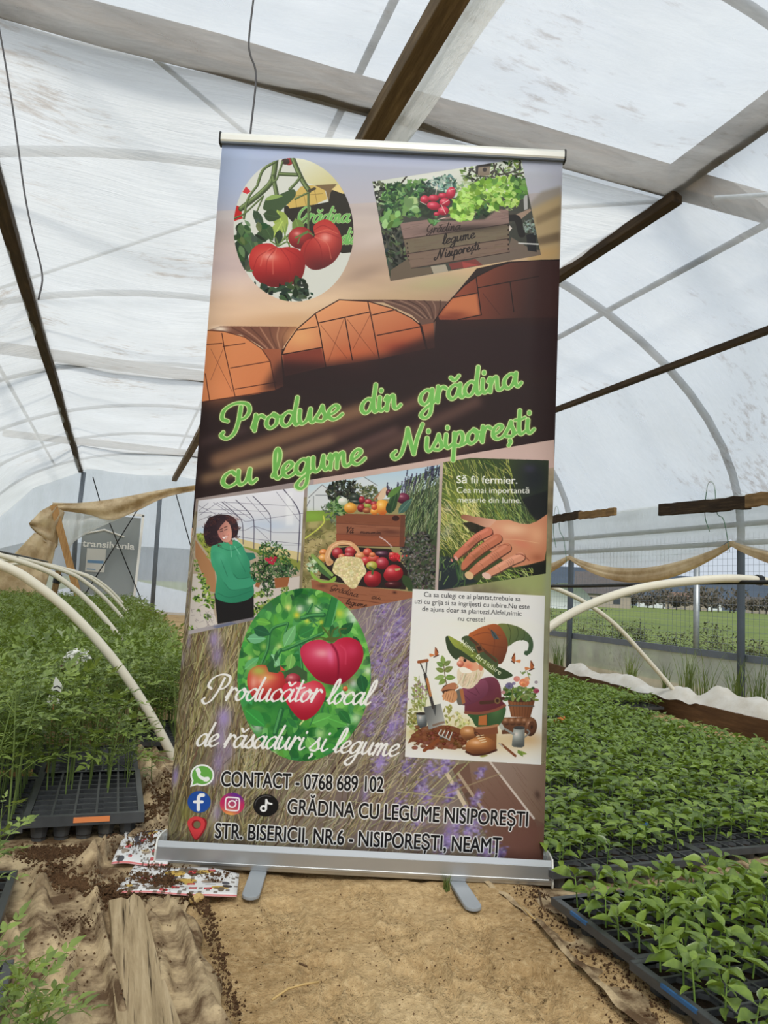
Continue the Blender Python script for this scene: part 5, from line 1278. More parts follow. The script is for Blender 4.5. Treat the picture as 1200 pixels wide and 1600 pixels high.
def gz(x, y):
    x = np.asarray(x, float); y = np.asarray(y, float)
    z = vnoise(x, y, .5, 1) * .02 + vnoise(x, y, .13, 2) * .016 + vnoise(x, y, .045, 3) * .012 + vnoise(x, y, .02, 4) * .005
    for (c, a) in STEPS: z = z + shoe(x, y, c[0], c[1], a)
    z = z - .010 + .022 * np.clip((x - .86) / .14, 0, 1) * np.clip((1.12 - x) / .1, 0, 1)
    return np.clip(z, -.03, .012) * np.clip((7 - np.hypot(x, y)) / 4, .3, 1)


gx = np.r_[np.arange(-3.2, -.2, .12), np.arange(-.2, 1.35, .0085), np.arange(1.35, 5.3, .12)]
gy = np.r_[np.arange(-4, 1.1, .2), np.arange(1.1, 2.2, .0085), np.arange(2.2, 4., .04), np.arange(4., 18., .25)]
GX, GY = np.meshgrid(gx, gy, indexing='ij')
V = np.c_[GX.ravel(), GY.ravel(), gz(GX, GY).ravel()]
tag(ob('floor', V, gridf(len(gx), len(gy)), MAT['sandy_soil'], smooth=True), kind='structure')


# inner ceiling film
def cprof(x):
    return np.interp(x, [-2.72, -2.5, -1.75, X_LEFT, X_RIDGE, X_PUR, X_LOW, 4.48, 4.56], [1.45, 1.62, 2.5, ZC, ZC + .03, ZC, 2.5, 1.66, 1.62])


cx_ = np.unique(np.r_[np.arange(-2.72, 4.56, .085), X_LEFT, X_RIDGE, X_PUR, X_LOW, 4.56])
cy_ = np.unique(np.r_[np.arange(-3.5, 9., .1), np.arange(9., Y_END, .2), Y_END])
CX, CY = np.meshgrid(cx_, cy_, indexing='ij')
sx = np.zeros_like(CX)
for a, b in ((-2.5, X_LEFT), (X_LEFT, X_RIDGE), (X_RIDGE, X_PUR), (X_PUR, X_LOW), (X_LOW, 4.5)):
    t = np.clip((CX - a) / (b - a), 0, 1); sx = np.maximum(sx, np.sin(math.pi * t) * (b - a) * .05)
ty = (-2.,) + TIES + (Y_END,); sy = np.zeros_like(CX)
for a, b in zip(ty[:-1], ty[1:]):
    t = np.clip((CY - a) / (b - a), 0, 1); sy = np.maximum(sy, np.sin(math.pi * t) ** .8 * .10)
CZ = cprof(CX) - sx * (.35 + 6 * sy) - sy * .35 * (CX < 3.2)
wr = vnoise(CX * .35, CY, .16, 7) * .022 + vnoise(CX, CY * .5, .3, 8) * .03 + vnoise(CX * .2 + CY * .3, CY, .08, 9) * .010
CZ = CZ + wr * np.clip((3.6 - CX) / .5, .25, 1)
_cf = gridf(len(cx_), len(cy_)); _ci = [1 if (CX.ravel()[f[0]] < X_PUR - .02 and CY.ravel()[f[0]] > TIES[0] - .02) else 0 for f in _cf]   # beyond the tie beam the film is doubled
tag(ob('ceiling', np.c_[CX.ravel(), CY.ravel(), CZ.ravel()], _cf, [MAT['ceiling_film'], MAT['milky_film']], smooth=True, mi=_ci), 'wrinkled milky polythene film stretched as an inner ceiling', kind='structure')


# outer skin on the arches
def arch(k=40, r=0.):
    t = np.linspace(0, math.pi, k); xs = X_RIDGE + (3.67 + r) * np.cos(t); zs = 1.38 + (2.02 + r) * np.sin(t)
    return np.c_[xs, zs]


A2 = arch(36, .04); yy = np.r_[np.arange(-3.6, Y_END + .1, 1.165), Y_END + .1]
V = [(x, y, z) for y in yy for x, z in A2]
tag(ob('roof', V, gridf(len(yy), len(A2)), MAT['outer_film'], smooth=True), 'clear outer polythene skin stretched over the arches', kind='structure')

arch_y = [2.21 - 2.335 * 2 + 2.335 * i for i in range(9)]
for i, y in enumerate(arch_y):
    prof = arch(30); P = [(X_WALL, y, -.05), (X_WALL, y, .7)] + [(x, y, z) for x, z in prof] + [(2 * X_RIDGE - X_WALL, y, .7), (2 * X_RIDGE - X_WALL, y, -.05)]
    o = MB().tube(P, .030 if 4 < y < 7.5 else .026, 10).build('greenhouse_arch', MAT['far_steel'], smooth=True)
    lab = 'grey steel arch pipe spanning the tunnel roof behind the film'
    if abs(y - arch_y[3]) < .1: lab = 'grey steel arch pipe whose post stands by the wire fence, nearest on the right'
    if abs(y - arch_y[4]) < .1: lab = 'grey steel arch pipe whose post stands just right of the banner edge'
    tag(o, lab, 'arch', 'steel arches of the tunnel')
for i, (x, z, lab) in enumerate(((X_RIDGE, 3.42, 'grey ridge pipe running along the top of the arches'), (-1.4, 2.93, 'grey purlin pipe along the arches over the tomato bed'), (3.3, 2.93, 'grey purlin pipe along the arches over the pepper bed'), (X_WALL + .02, 1.42, 'upper grey side rail pipe seen through the curtain film'), (X_WALL + .02, 1.27, 'lower grey side rail pipe seen through the curtain film'))):
    tag(MB().tube([(x, -3., z), (x, Y_END, z)], .022, 8).build('purlin_pipe', MAT['steel'], smooth=True), lab, 'pipe')
for i, (a, b, lab) in enumerate((((X_RIDGE, 4.55, 3.38), (-1.2, 2.3, 3.05), 'thin diagonal brace pipe over the film left of the ridge beam'), ((X_RIDGE, 4.55, 3.38), (-1.6, 6.9, 2.9), 'thin diagonal brace pipe over the film beyond the tie beam'), ((X_RIDGE, 4.55, 3.38), (3.4, 6.9, 2.9), 'thin diagonal brace pipe over the film right of the banner'), ((3.6, 2.2, 2.8), (1.6, 4.55, 3.3), 'thin diagonal brace pipe over the film at the upper right'))):
    tag(MB().tube([a, b], .013, 8).build('brace_pipe', MAT['pale_steel'], smooth=True), lab, 'pipe')


# timber under and over the film
def timber(name, a, b, wd, ht, mat, lab, wob=.006):
    a = np.array(a, float); b = np.array(b, float); n = 14; V = []; F = []
    d = (b - a) / np.linalg.norm(b - a); s = np.cross(d, [0, 0, 1.]); s /= np.linalg.norm(s); u = np.cross(s, d)
    for i in range(n):
        p = a + (b - a) * i / (n - 1) + s * NR.normal(0, wob) + u * NR.normal(0, wob * .6)
        V += [p + s * x * wd / 2 + u * z * ht / 2 for x, z in ((-1, -1), (1, -1), (1, 1), (-1, 1))]
    for i in range(n - 1):
        for j in range(4): F.append((i * 4 + j, i * 4 + (j + 1) % 4, i * 4 + 4 + (j + 1) % 4, i * 4 + 4 + j))
    F += [(3, 2, 1, 0), tuple((n - 1) * 4 + j for j in range(4))]
    o = ob(name, V, F, mat); bevel(o, .006)
    return tag(o, lab, 'beam', kind='thing')


timber('wooden_beam', (X_LEFT, -3, ZC - .05), (X_LEFT - .12, Y_END, ZC - .05), .085, .08, MAT['dark_wood'], 'dark wooden beam running along the ceiling above the tomato bed')
timber('wooden_beam', (X_RIDGE, -3, ZC - .04), (X_RIDGE, Y_END, ZC - .04), .10, .09, MAT['beam_wood'], 'brown wooden ridge beam passing above the banner top rail')
timber('wooden_beam', (X_PUR, 3.0, ZC - .045), (X_PUR, Y_END, ZC - .045), .065, .065, MAT['dark_wood'], 'dark bare wooden beam running from the tie beam joint behind the banner')
timber('wooden_beam', (X_PUR + .02, -3, ZC + .085), (X_PUR, 3.07, ZC + .075), .10, .12, MAT['cover_wood'], 'film-covered wooden beam at the upper right ending at the tie beam')
timber('wooden_batten', (X_LOW + .02, -3, 2.475), (X_LOW - .02, Y_END, 2.475), .045, .045, MAT['dark_wood'], 'thin dark batten along the ceiling lowest above the pepper bed')
timber('tie_beam', (-2.2, TIES[0], ZC + .085), (4.1, TIES[0] - .06, ZC + .085), .10, .13, MAT['tie_wood'], 'pale wooden tie beam crossing the tunnel above the banner behind film')
timber('tie_beam', (-2.0, TIES[1], ZC + .07), (4., TIES[1], ZC + .07), .09, .11, MAT['tie_wood'], 'wooden tie beam crossing the tunnel half way to the end wall')
timber('tie_beam', (-2.0, TIES[2], ZC + .07), (4., TIES[2], ZC + .07), .09, .11, MAT['tie_wood'], 'wooden tie beam crossing the tunnel close to the end wall')

# loose folded strip of film hanging along the ridge beam
ys = np.linspace(-1., 3.5, 46); V = []
for i, y in enumerate(ys):
    for j in range(9):
        t = j / 8; V.append((X_RIDGE + .045 + .085 * t + .012 * math.sin(t * 9 + y * 2.3) + .012 * math.sin(y * 5), y, ZC - .02 - .20 * t * (.75 + .2 * math.sin(y * 1.7)) - .01 * math.sin(t * 14 + y)))
tag(ob('film_strip', V, gridf(len(ys), 9), MAT['strip_film'], smooth=True), 'loose creased strip of plastic film hanging beside the ridge beam', 'plastic film')

# hanging strings
for P, lab in (([ony(-6, 30, 2.95), ony(0, 52, 2.95), ony(20, 170, 2.95), ony(38, 300, 2.97), ony(52, 370, 2.95), ony(66, 430, 2.96), ony(60, 468, 2.95)], 'thin dark string dangling from the ceiling at the upper left'),
               ([ony(397, -10, 2.35), ony(389, 60, 2.35), ony(391, 85, 2.35), ony(400, 120, 2.35), ony(391, 210, 2.35), ony(391, 260, 2.35)], 'thin dark string dangling behind the left part of the banner top')):
    tag(MB().tube(spl(P, 5), .0035, 5).build('hanging_string', MAT['string_grey'], smooth=True), lab, 'string')

# right side: skirt panel, rail, curtain of film with a gathered hem
V = [(X_WALL + .04 + .006 * math.sin(y * 3 + z * 5), y, z) for y in np.arange(-3., Y_END, .2) for z in np.linspace(-.05, .36, 5)]
tag(ob('wall_right', V, gridf(len(np.arange(-3., Y_END, .2)), 5), MAT['skirt_film'], smooth=True), kind='structure')
tag(MB().beam((X_WALL + .04, -3, .365), (X_WALL + .04, Y_END, .365), .03, .055).build('trim_1', MAT['steel']), kind='structure')
TIE_Y = (0.0, 2.25, 4.56, 6.80, 9.1, 11.4, 13.7, 16.)
HZ = {0.0: 1.2, 2.25: 1.26, 4.56: 1.24, 6.80: 1.19, 9.1: 1.2, 11.4: 1.2, 13.7: 1.2, 16.: 1.2}


def hem(y):
    for a, b in zip(TIE_Y[:-1], TIE_Y[1:]):
        if a <= y <= b:
            t = (y - a) / (b - a); return HZ[a] * (1 - t) + HZ[b] * t - .23 * math.sin(math.pi * t) ** .85, math.sin(math.pi * t)
    return 1.2, 0


ys = np.arange(0, 16.01, .06); V = []
for y in ys:
    h, s = hem(y)
    for j in range(14):
        t = j / 13; z = 1.64 + (h + .05 - 1.64) * t
        V.append((4.55 + .015 * math.sin(y * 6 + t * 3) * t + .02 * t * math.sin(t * 12 + y * 1.5), y, z))
tag(ob('curtain_film', V, gridf(len(ys), 14), MAT['side_film'], smooth=True), 'clear film curtain hanging from the planks along the right side', 'curtain')
V = []; nr = 30
for y in ys:
    h, s = hem(y); r = .020 + .046 * s
    for j in range(nr):
        a = 2 * math.pi * j / nr; k = 1 + .16 * math.sin(a * 4 + y * .9) + .10 * math.sin(a * 9 + y * .5)
        V.append((4.55 + r * .8 * math.cos(a) * k, y, h + .02 + r * math.sin(a) * k))
F = [(i * nr + j, i * nr + (j + 1) % nr, (i + 1) * nr + (j + 1) % nr, (i + 1) * nr + j) for i in range(len(ys) - 1) for j in range(nr)]
tag(ob('curtain_hem', V, F, MAT['beige_film'], smooth=True), 'beige gathered roll of film hanging in scallops along the right side', 'rolled film')
for i, (y, lab) in enumerate(((4.56, 'green string loop tying the curtain roll to the rough dark plank'), (6.80, 'green string loop tying the curtain roll to the plank beside the banner'))):
    h = HZ[y]
    tag(MB().tube(spl([(4.5, y - .03, h - .05), (4.49, y + .02, h + .2), (4.46, y + .06, 1.5), (4.45, y + .08, 1.72), (4.46, y + .16, 1.74), (4.47, y + .2, 1.5), (4.5, y + .18, h + .12)], 6), .0035, 5).build('tie_string', MAT['string_green'], smooth=True), lab, 'string')
# planks hung along the curtain
for a, b, hgt, m, lab in (((861, 812), (908, 804), .085, 'rotten_wood', 'short brown plank beside the banner edge holding the curtain film'), ((906, 806), (962, 799), .075, 'batten_wood', 'pale cut plank end carrying the curtain film near the banner'),
                          ((1031, 797), (1172, 785), .105, 'rotten_wood', 'rough dark rotten plank carrying the curtain film on the right'), ((1165, 783), (1290, 770), .1, 'batten_wood', 'smooth brown plank overlapping the rough dark plank at the right')):
    pa = onx(a[0], a[1], 4.44 if m == 'rotten_wood' else 4.40); pb = onx(b[0], b[1], 4.44 if m == 'rotten_wood' else 4.40)
    timber('hung_plank', pa, pb, .035, hgt, MAT[m], lab, .004)['category'] = 'plank'

# left side film wall, end wall
ysl = np.arange(-3., Y_END, .25)
V = [(2 * X_RIDGE - X_WALL - .03 + .02 * math.sin(y * 5 + z), y, z) for y in ysl for z in np.linspace(-.05, 1.5, 8)]
tag(ob('wall_left', V, gridf(len(ysl), 8), MAT['side_film'], smooth=True), kind='structure')
xs = np.arange(-2.74, 4.66, .08); zs = np.linspace(-.05, 1., 22); V = []
for x in xs:
    top = 1.38 + 2.02 * math.sqrt(max(.0, 1 - ((x - X_RIDGE) / 3.71) ** 2))
    for t in zs: V.append((x, Y_END + .05 + .03 * math.sin(x * 9 + t * 2) * (1 - abs(t)) + .02 * math.sin(x * 23), -.05 + (top + .05) * (t + .05) / 1.05))
tag(ob('wall_end', V, gridf(len(xs), len(zs)), MAT['end_film'], smooth=True), kind='structure')
E_ = 16.25
for P, lab in (([ony(237, 962, E_), ony(250, 775, E_)], 'dark steel post of the end wall beside the path'), ([ony(113, 925, E_), ony(118, 840, E_), ony(131, 738, E_)], 'grey steel post of the end wall behind the wooden stake')):
    tag(MB().tube(P, .045, 8).build('end_post', MAT['steel'], smooth=True), lab, 'post')
for a, b, lab in (((131, 932), (222, 785), 'black brace cable rising to the right across the end wall door'), ((160, 790), (224, 946), 'black brace cable falling to the right across the end wall door'), ((275, 772), (300, 860), 'thin brace cable at the end wall beside the banner'), ((145, 745), (158, 790), 'short thin cable above the beige drape on the end wall')):
    tag(MB().tube([ony(*a, E_ - .12), ony(*b, E_ - .12)], .012, 5).build('brace_cable', MAT['black_hose']), lab, 'cable')

# the sign panel with a notice at the end wall
sg = empty('sign_panel', (-.15, Y_END - .06, 0)); tag(sg, 'grey sign panel reading transilvania with a white notice on the end wall', 'sign')
q0 = ony(118, 832, Y_END - .06); q1 = ony(222, 935, Y_END - .06)
MB().box((-.62, -.01, .35), (.5, .01, 2.0)).build('panel', MAT['sign_grey'], sg)
MB().beam((.5, -.03, .35), (.54, -.03, 2.06), .05, .03, (0, 1, 0)).add([], []).build('white_edge', MAT['white_enamel'], sg)
MB().beam((.1, -.03, 2.06), (.56, -.03, 2.06), .05, .03, (0, 1, 0)).build('white_edge', MAT['white_enamel'], sg)
T = text_triangles('transilvania', .022); T = T.reshape(-1, 2); Wd = T[:, 0].max()
V = np.c_[-.60 + T[:, 0] / Wd * 1.02, np.full(len(T), -.016), 1.33 + T[:, 1] * .13]
o = ob('lettering', V, [(i * 3, i * 3 + 1, i * 3 + 2) for i in range(len(T) // 3)], MAT['white_enamel'], sg); so = o.modifiers.new('thick', 'SOLIDIFY'); so.thickness = .006
MB().tube([(-.55, -.02, 1.60), (-.2, -.02, 1.70), (.2, -.02, 1.58)], .018, 5).build('roof_mark', MAT['white_enamel'], sg)
nt = MB().box((-.5, -.022, .82), (-.13, -.014, 1.30)).build('notice', MAT['label_white'], sg)
MB().box((-.47, -.026, 1.0), (-.16, -.0221, 1.06)).build('blue_bar', MAT['blue_print'], nt); MB().box((-.47, -.026, .86), (-.3, -.0221, .88)).build('text_line', MAT['blue_print'], nt)

# beige drapes at the far end
def drape(name, top, bot, y, lab, n=40, m=10, mat='beige_film', amp=.06, fold=7):
    top = spl(np.array([ony(*p, y) for p in top]), 12); bot = spl(np.array([ony(*p, y) for p in bot]), 12)
    ft = lambda A, t: np.array([np.interp(t, np.linspace(0, 1, len(A)), A[:, k]) for k in range(3)]).T
    t = np.linspace(0, 1, n); A = ft(top, t); B = ft(bot, t); V = []
    for i in range(n):
        for j in range(m):
            s = j / (m - 1); p = A[i] * (1 - s) + B[i] * s
            p = p + np.array([0, amp * math.sin(s * fold + i * .12) + amp * .4 * math.sin(i * .5 + s * 3), 0]); V.append(p)
    o = ob(name, V, gridf(n, m), MAT[mat], smooth=True); md = o.modifiers.new('thick', 'SOLIDIFY'); md.thickness = .01
    return tag(o, lab, 'drape')


drape('film_drape', [(82, 786), (130, 785), (200, 775), (260, 764), (330, 756)], [(86, 797), (135, 803), (175, 812), (215, 797), (262, 776), (330, 762)], 15.5, 'beige film drape slung from the stake towards the banner')
drape('film_drape', [(84, 796), (110, 800), (140, 803), (175, 812), (215, 797)], [(90, 850), (104, 862), (116, 846), (146, 828), (200, 803)], 15.6, 'clear film sagging under the beige drape at the end wall', mat='end_film', amp=.04)
drape('film_drape', [(83, 787), (62, 800), (46, 818)], [(100, 800), (92, 830), (88, 856), (70, 846), (48, 824)], 15.3, 'bunched beige film knot hitched over the wooden stake', n=24, fold=14)
drape('film_drape', [(88, 850), (72, 842), (54, 832)], [(66, 935), (30, 935), (-40, 935)], 15.2, 'beige film spread down from the knot behind the tomato bed', n=30, fold=4, amp=.09)
tag(MB().beam(ony(123, 934, 15.1), ony(84, 790, 15.3), .13, .05, (0, 1, 0)).build('wooden_stake', MAT['stake_wood']), 'leaning light wooden stake propping the beige drape', 'stake')
st = empty('stake_stub', ony(82, 935, 13.2)); tag(st, 'short brown stake wrapped in black tape in the tomato bed', 'stake')
MB().tube([(0, 0, -.1), (.05, 0, .45)], .05, 8).build('stub', MAT['batten_wood'], st); MB().tube([(.035, 0, .25), (.052, 0, .40)], .062, 8).build('tape', MAT['black_cap'], st)

# ---------------------------------------------------------------------------
# outside on the right
# ---------------------------------------------------------------------------
V = [(4.6, -40, -.06), (300, -40, -.06), (300, 400, -.06), (4.6, 400, -.06), (-300, -40, -.06), (-300, 400, -.06), (-2.8, -40, -.06), (-2.8, 400, -.06)]
tag(ob('ground_field', V, [(0, 1, 2, 3), (4, 6, 7, 5)], MAT['field_grass']), kind='structure')
fn = empty('wire_fence', (5.75, 0, -.06)); tag(fn, 'fine square wire mesh fence standing outside the open right side', 'fence')
b = MB()
for y in np.arange(2.5, 14., .065): b.tube([(0, y, 0), (0, y, 1.55)], .0016, 3, False)
for z in np.arange(.0, 1.56, .065): b.tube([(0, 2.5, z), (0, 14., z)], .0016, 3, False)
b.build('wire_mesh', MAT['steel'], fn)['kind'] = 'stuff'
pq = onx(1088, 1000, 5.75)
MB().tube([(0, pq[1], -.02), (.0, pq[1], 1.28)], .032, 10).build('fence_post', MAT['galvanised'], fn, True); MB().tube([(0, pq[1] + 4.6, -.02), (0, pq[1] + 4.6, 1.3)], .032, 10).build('fence_post', MAT['galvanised'], fn, True)


def leafmass(n, ptf, L, mat, name, lab, cat, kind='stuff', wd=.4):
    V = []; F = []
    for i in range(n):
        p = np.array(ptf()); a = R.uniform(0, 6.28); e = R.uniform(-.3, 1.1); l = L * R.uniform(.6, 1.4)
        d = np.array([math.cos(a) * math.cos(e), math.sin(a) * math.cos(e), math.sin(e)]); s = np.cross(d, [0, 0, 1.]); s = s / (np.linalg.norm(s) + 1e-6) * l * wd / 2
        b0 = len(V); V += [p, p + d * l * .5 + s, p + d * l - [0, 0, l * .15], p + d * l * .5 - s]; F.append((b0, b0 + 1, b0 + 2, b0 + 3))
    o = ob(name, V, F, MAT[mat]); return tag(o, lab, cat, kind=kind)


for i, (y0, y1, h_, x_, lab) in enumerate(((5.2, 6.4, .52, 6.1, 'scrubby weeds along the wire fence behind the right post'), (6.5, 8.2, .62, 6.15, 'scrubby weeds along the wire fence by the round fence post'), (8.3, 10.8, .7, 6.2, 'scrubby weeds along the wire fence beside the banner'), (3.6, 5.1, .42, 6.1, 'low weeds along the wire fence at the far right'))):
    cs = [(x_ + R.uniform(-.15, .3), R.uniform(y0, y1), R.uniform(.4, 1.) * h_) for _ in range(16)]

    def f(cs=cs):
        c = R.choice(cs); t = R.random(); return c[0] + R.gauss(0, .09) * t, c[1] + R.gauss(0, .1) * t, -.05 + c[2] * t
    leafmass(4200, f, .055, 'hedge_leaf', 'fence_weeds', lab, 'weeds', wd=.3)

# far buildings, trees and hills
def house(px, dist, wd, dp, ht, rf, wall, roof, lab, name='house', wins=2):
    s = sight(px, 945); k = dist / math.hypot(s[0], s[1]); e = empty(name, (s[0] * k, s[1] * k, -.06), -math.atan2(s[0], s[1])); tag(e, lab, 'building')
    MB().box((-wd / 2, -dp / 2, 0), (wd / 2, dp / 2, ht)).build('wall', MAT[wall], e)
    MB().add([(-wd / 2 - .3, -dp / 2 - .3, ht), (wd / 2 + .3, -dp / 2 - .3, ht), (wd / 2 + .3, dp / 2 + .3, ht), (-wd / 2 - .3, dp / 2 + .3, ht), (-wd / 2 - .3, 0, ht + rf), (wd / 2 + .3, 0, ht + rf)],
             [(0, 1, 5, 4), (3, 4, 5, 2), (0, 4, 3), (1, 2, 5), (0, 3, 2, 1)]).build('roof', MAT[roof], e)
    for i in range(wins):
        x = -wd / 2 + wd * (i + .5) / wins; MB().box((x - .5, -dp / 2 - .05, ht * .3), (x + .5, -dp / 2 + .02, ht * .75)).build('window', MAT['window_dark'], e)
    return e


h1 = house(942, 120, 8., 6, 2.0, 3.4, 'house_wall', 'roof_grey', 'grey roofed shed seen through the fence beside the banner')
MB().box((-1.2, -.4, 4.2), (-.6, .2, 6.4)).build('chimney', MAT['roof_grey'], h1)
house(1072, 190, 9., 6, 1.8, 2.2, 'house_wall', 'roof_red', 'low brown roofed house beyond the field')
house(1108, 215, 6., 5, 2.2, 1.2, 'tunnel_white', 'roof_grey', 'small pale house beyond the field by the fence post')
house(1026, 200, 9., 6, 1.5, .8, 'tunnel_white', 'roof_grey', 'long white low shed beyond the field')
house(1192, 190, 7., 5, 2.2, 1.5, 'house_wall', 'roof_grey', 'pale house at the far right edge of the field')
s = sight(882, 945); k = 76 / math.hypot(s[0], s[1]); tw = empty('white_tunnel', (s[0] * k, s[1] * k, -.06), -math.atan2(s[0], s[1])); tag(tw, 'distant white film tunnel seen just right of the banner', 'greenhouse')
V = [(x_, y, z_) for y in (-6, 6) for x_, z_ in [(2.6 * math.cos(a), 2.35 * math.sin(a)) for a in np.linspace(0, math.pi, 16)]]
ob('tunnel_cover', V, gridf(2, 16) + [tuple(range(16))], MAT['tunnel_white'], tw, True)
tl = []
for i in range(34):
    px = 850 + i * 11.5 + R.uniform(-4, 4); dist = R.uniform(140, 185); s = sight(px, 950); k = dist / math.hypot(s[0], s[1]); hh = R.uniform(2., 4.4)
    e = empty('bare_tree', (s[0] * k, s[1] * k, -.06)); tag(e, 'bare greyish tree in the distant row beyond the field', 'tree', 'distant bare trees')
    b = MB(); b.tube([(0, 0, 0), (R.uniform(-.2, .2), 0, hh * .6)], [.14, .07], 5); b.build('trunk', MAT['tree_grey'], e)
    V = []; F = []
    for q in range(110):
        p = np.array([R.gauss(0, hh * .26), R.gauss(0, hh * .26), hh * (.2 + .8 * R.random())]); d = np.array([R.gauss(0, .5), R.gauss(0, .5), R.random()]) * .6
        b0 = len(V); V += [p, p + d + [.26, 0, .1], p + d * 1.6, p + d - [.26, 0, .1]]; F.append((b0, b0 + 1, b0 + 2, b0 + 3))
    ob('crown', V, F, MAT['tree_grey'], e)
V = []; xs = np.linspace(-60, 420, 90)
for i, x in enumerate(xs):
    hh = 14. + 5 * vnoise(np.array([x]), np.array([0.]), 90, 21)[0] * 2 + 1.2 * vnoise(np.array([x]), np.array([3.]), 14, 22)[0]
    V += [(x, 330 - x * .5, -.1), (x + 6, 350 - x * .5, hh * .6), (x + 18, 390 - x * .5, hh), (x + 40, 450 - x * .5, -.1)]
tag(ob('hills', V, gridf(90, 4), MAT['hill'], smooth=True), kind='structure')

# ---------------------------------------------------------------------------
# the roll-up banner
# ---------------------------------------------------------------------------
_bx, _by = -.03, 2.0364
bn = empty('roll_up_banner', (_bx * _c + _by * _s, -_bx * _s + _by * _c, 0), -YAW)
tag(bn, 'tall roll-up banner advertising garden vegetables on an aluminium base', 'banner')
ART = paint_banner(text_triangles)
img = bpy.data.images.new('banner_print', AW, AH, alpha=False)
px_ = np.ones((AH, AW, 4), np.float32); px_[..., :3] = ART[::-1]
img.pixels.foreach_set(px_.ravel()); img.update(); img.pack()
t = NT('banner_print'); im = t.n('ShaderNodeTexImage', _image=img, _extension='EXTEND', Vector=t.n('ShaderNodeTexCoord').outputs['UV'])
MAT['banner_print'] = t.end(t.pbr(im.outputs[0], .5, spec=.22))
ZB, ZT = CAM_H - .6913, CAM_H - .6913 + 1.9722
nu, nv = 13, 40; V = []; UV = []
for i in range(nu):
    for j in range(nv):
        u = i / (nu - 1); z = ZB - .018 + (ZT - ZB + .018) * j / (nv - 1)
        V.append((u - .5, .0025 * math.sin(u * math.pi) * math.sin(j / (nv - 1) * math.pi) + .0012 * math.sin(u * 7 + z * 2), z)); UV.append((u, (z - ZB) / (ZT - ZB)))
F = [f[::-1] for f in gridf(nu, nv)]
pr = ob('banner_print', V, F, MAT['banner_print'], bn, True); uvl = pr.data.uv_layers.new(name='UVMap')
uvl.data.foreach_set('uv', np.array([UV[l.vertex_index] for l in pr.data.loops], np.float32).ravel())
pr['label'] = 'printed vinyl sheet with photographs and green lettering'
so = pr.modifiers.new('thick', 'SOLIDIFY'); so.thickness = .0006; so.offset = -1


def extrude(prof, x0, x1, name, mat, parent):
    n = len(prof); V = [(x, y, z) for x in (x0, x1) for y, z in prof]
    F = [(j, (j + 1) % n, n + (j + 1) % n, n + j) for j in range(n)] + [tuple(range(n))[::-1], tuple(range(n, 2 * n))]
    return ob(name, V, F, mat, parent)


tr = extrude([(-.010, ZT - .002), (-.013, ZT + .004), (-.0135, ZT + .018), (-.010, ZT + .026), (0, ZT + .029), (.010, ZT + .026), (.013, ZT + .015), (.011, ZT - .002)], -.503, .503, 'top_rail', MAT['rail_aluminium'], bn)
extrude([(-.0105, ZT - .006), (-.0115, ZT - .0015), (.009, ZT - .0015), (.009, ZT - .006)], -.502, .502, 'grip_strip', MAT['steel'], tr)
for x in (-.5055, .5055):
    extrude([(-.012, ZT - .007), (-.015, ZT + .004), (-.0155, ZT + .02), (-.011, ZT + .029), (0, ZT + .032), (.011, ZT + .029), (.014, ZT + .015), (.012, ZT - .007)], x - .0022, x + .0022, 'end_cap', MAT['black_cap'], bn)
BT = .0735
cs = extrude([(-.050, .010), (-.057, .014), (-.0585, .0225), (-.0615, .0232), (-.0615, .0285), (-.0585, .0292), (-.0565, BT - .014), (-.0535, BT - .0135), (-.049, BT), (-.046, BT - .001), (-.040, BT - .012), (-.006, BT - .034), (.006, BT - .034), (.006, BT - .006), (.03, BT - .006), (.056, .05), (.058, .010)], -.509, .509, 'cassette', MAT['aluminium'], bn)
for x in (-.5115, .5115):
    bevel(extrude([(-.060, .008), (-.064, .02), (-.060, .055), (-.052, BT + .003), (-.02, BT + .008), (.03, BT + .004), (.058, .055), (.06, .008)], x - .0025, x + .0025, 'end_cap', MAT['rail_aluminium'], bn), .001)
for x, a in ((-.245, 2), (.264, 9)):
    m = MB(); ol = [(-.021, .10), (-.021, -.165)] + [(.021 * math.sin(q) * 1., -.165 - .021 * math.cos(q)) for q in np.linspace(-math.pi / 2, math.pi / 2, 9)][1:-1] + [(.021, -.165), (.021, .10)]
    n = len(ol); m.add([(u, v, z) for z in (.0, .009) for u, v in ol], [(j, (j + 1) % n, n + (j + 1) % n, n + j) for j in range(n)] + [tuple(range(n))[::-1], tuple(range(n, 2 * n))])
    f = m.build('foot', MAT['foot_grey'], bn); f.location = (x, -.03, .004); f.rotation_euler = (0, 0, math.radians(a)); bevel(f, .002)
MB().tube([(0, .02, .05), (0, .022, ZT + .01)], .008, 8).build('support_pole', MAT['aluminium'], bn, True)

# ---------------------------------------------------------------------------
# hoops over the beds
# ---------------------------------------------------------------------------
LP = [(.30, -.06), (.285, 0), (.16, .21), (.02, .40), (-.14, .57), (-.29, .69), (-.44, .77), (-.78, .86), (-1.1, .885)]
LP = LP + [(-2.2 - x, z) for x, z in LP[::-1][1:]]
RP = [(3.76, -.06), (3.71, .09), (3.64, .18), (3.42, .38), (3.16, .60), (2.9, .745), (2.64, .83), (2.45, .85)]
RP = RP + [(4.9 - x, z + .02 * 0) for x, z in RP[::-1][1:]]


def hoop(prof, y, dx, r, lab, group, sc=1., lean=0.):
    P = spl([(x + dx, y + lean * z, z * sc if z > 0 else z) for x, z in prof], 7)
    tag(MB().tube(P, r, 10).build('pvc_hoop', MAT['pvc'], smooth=True), lab, 'hoop', group)


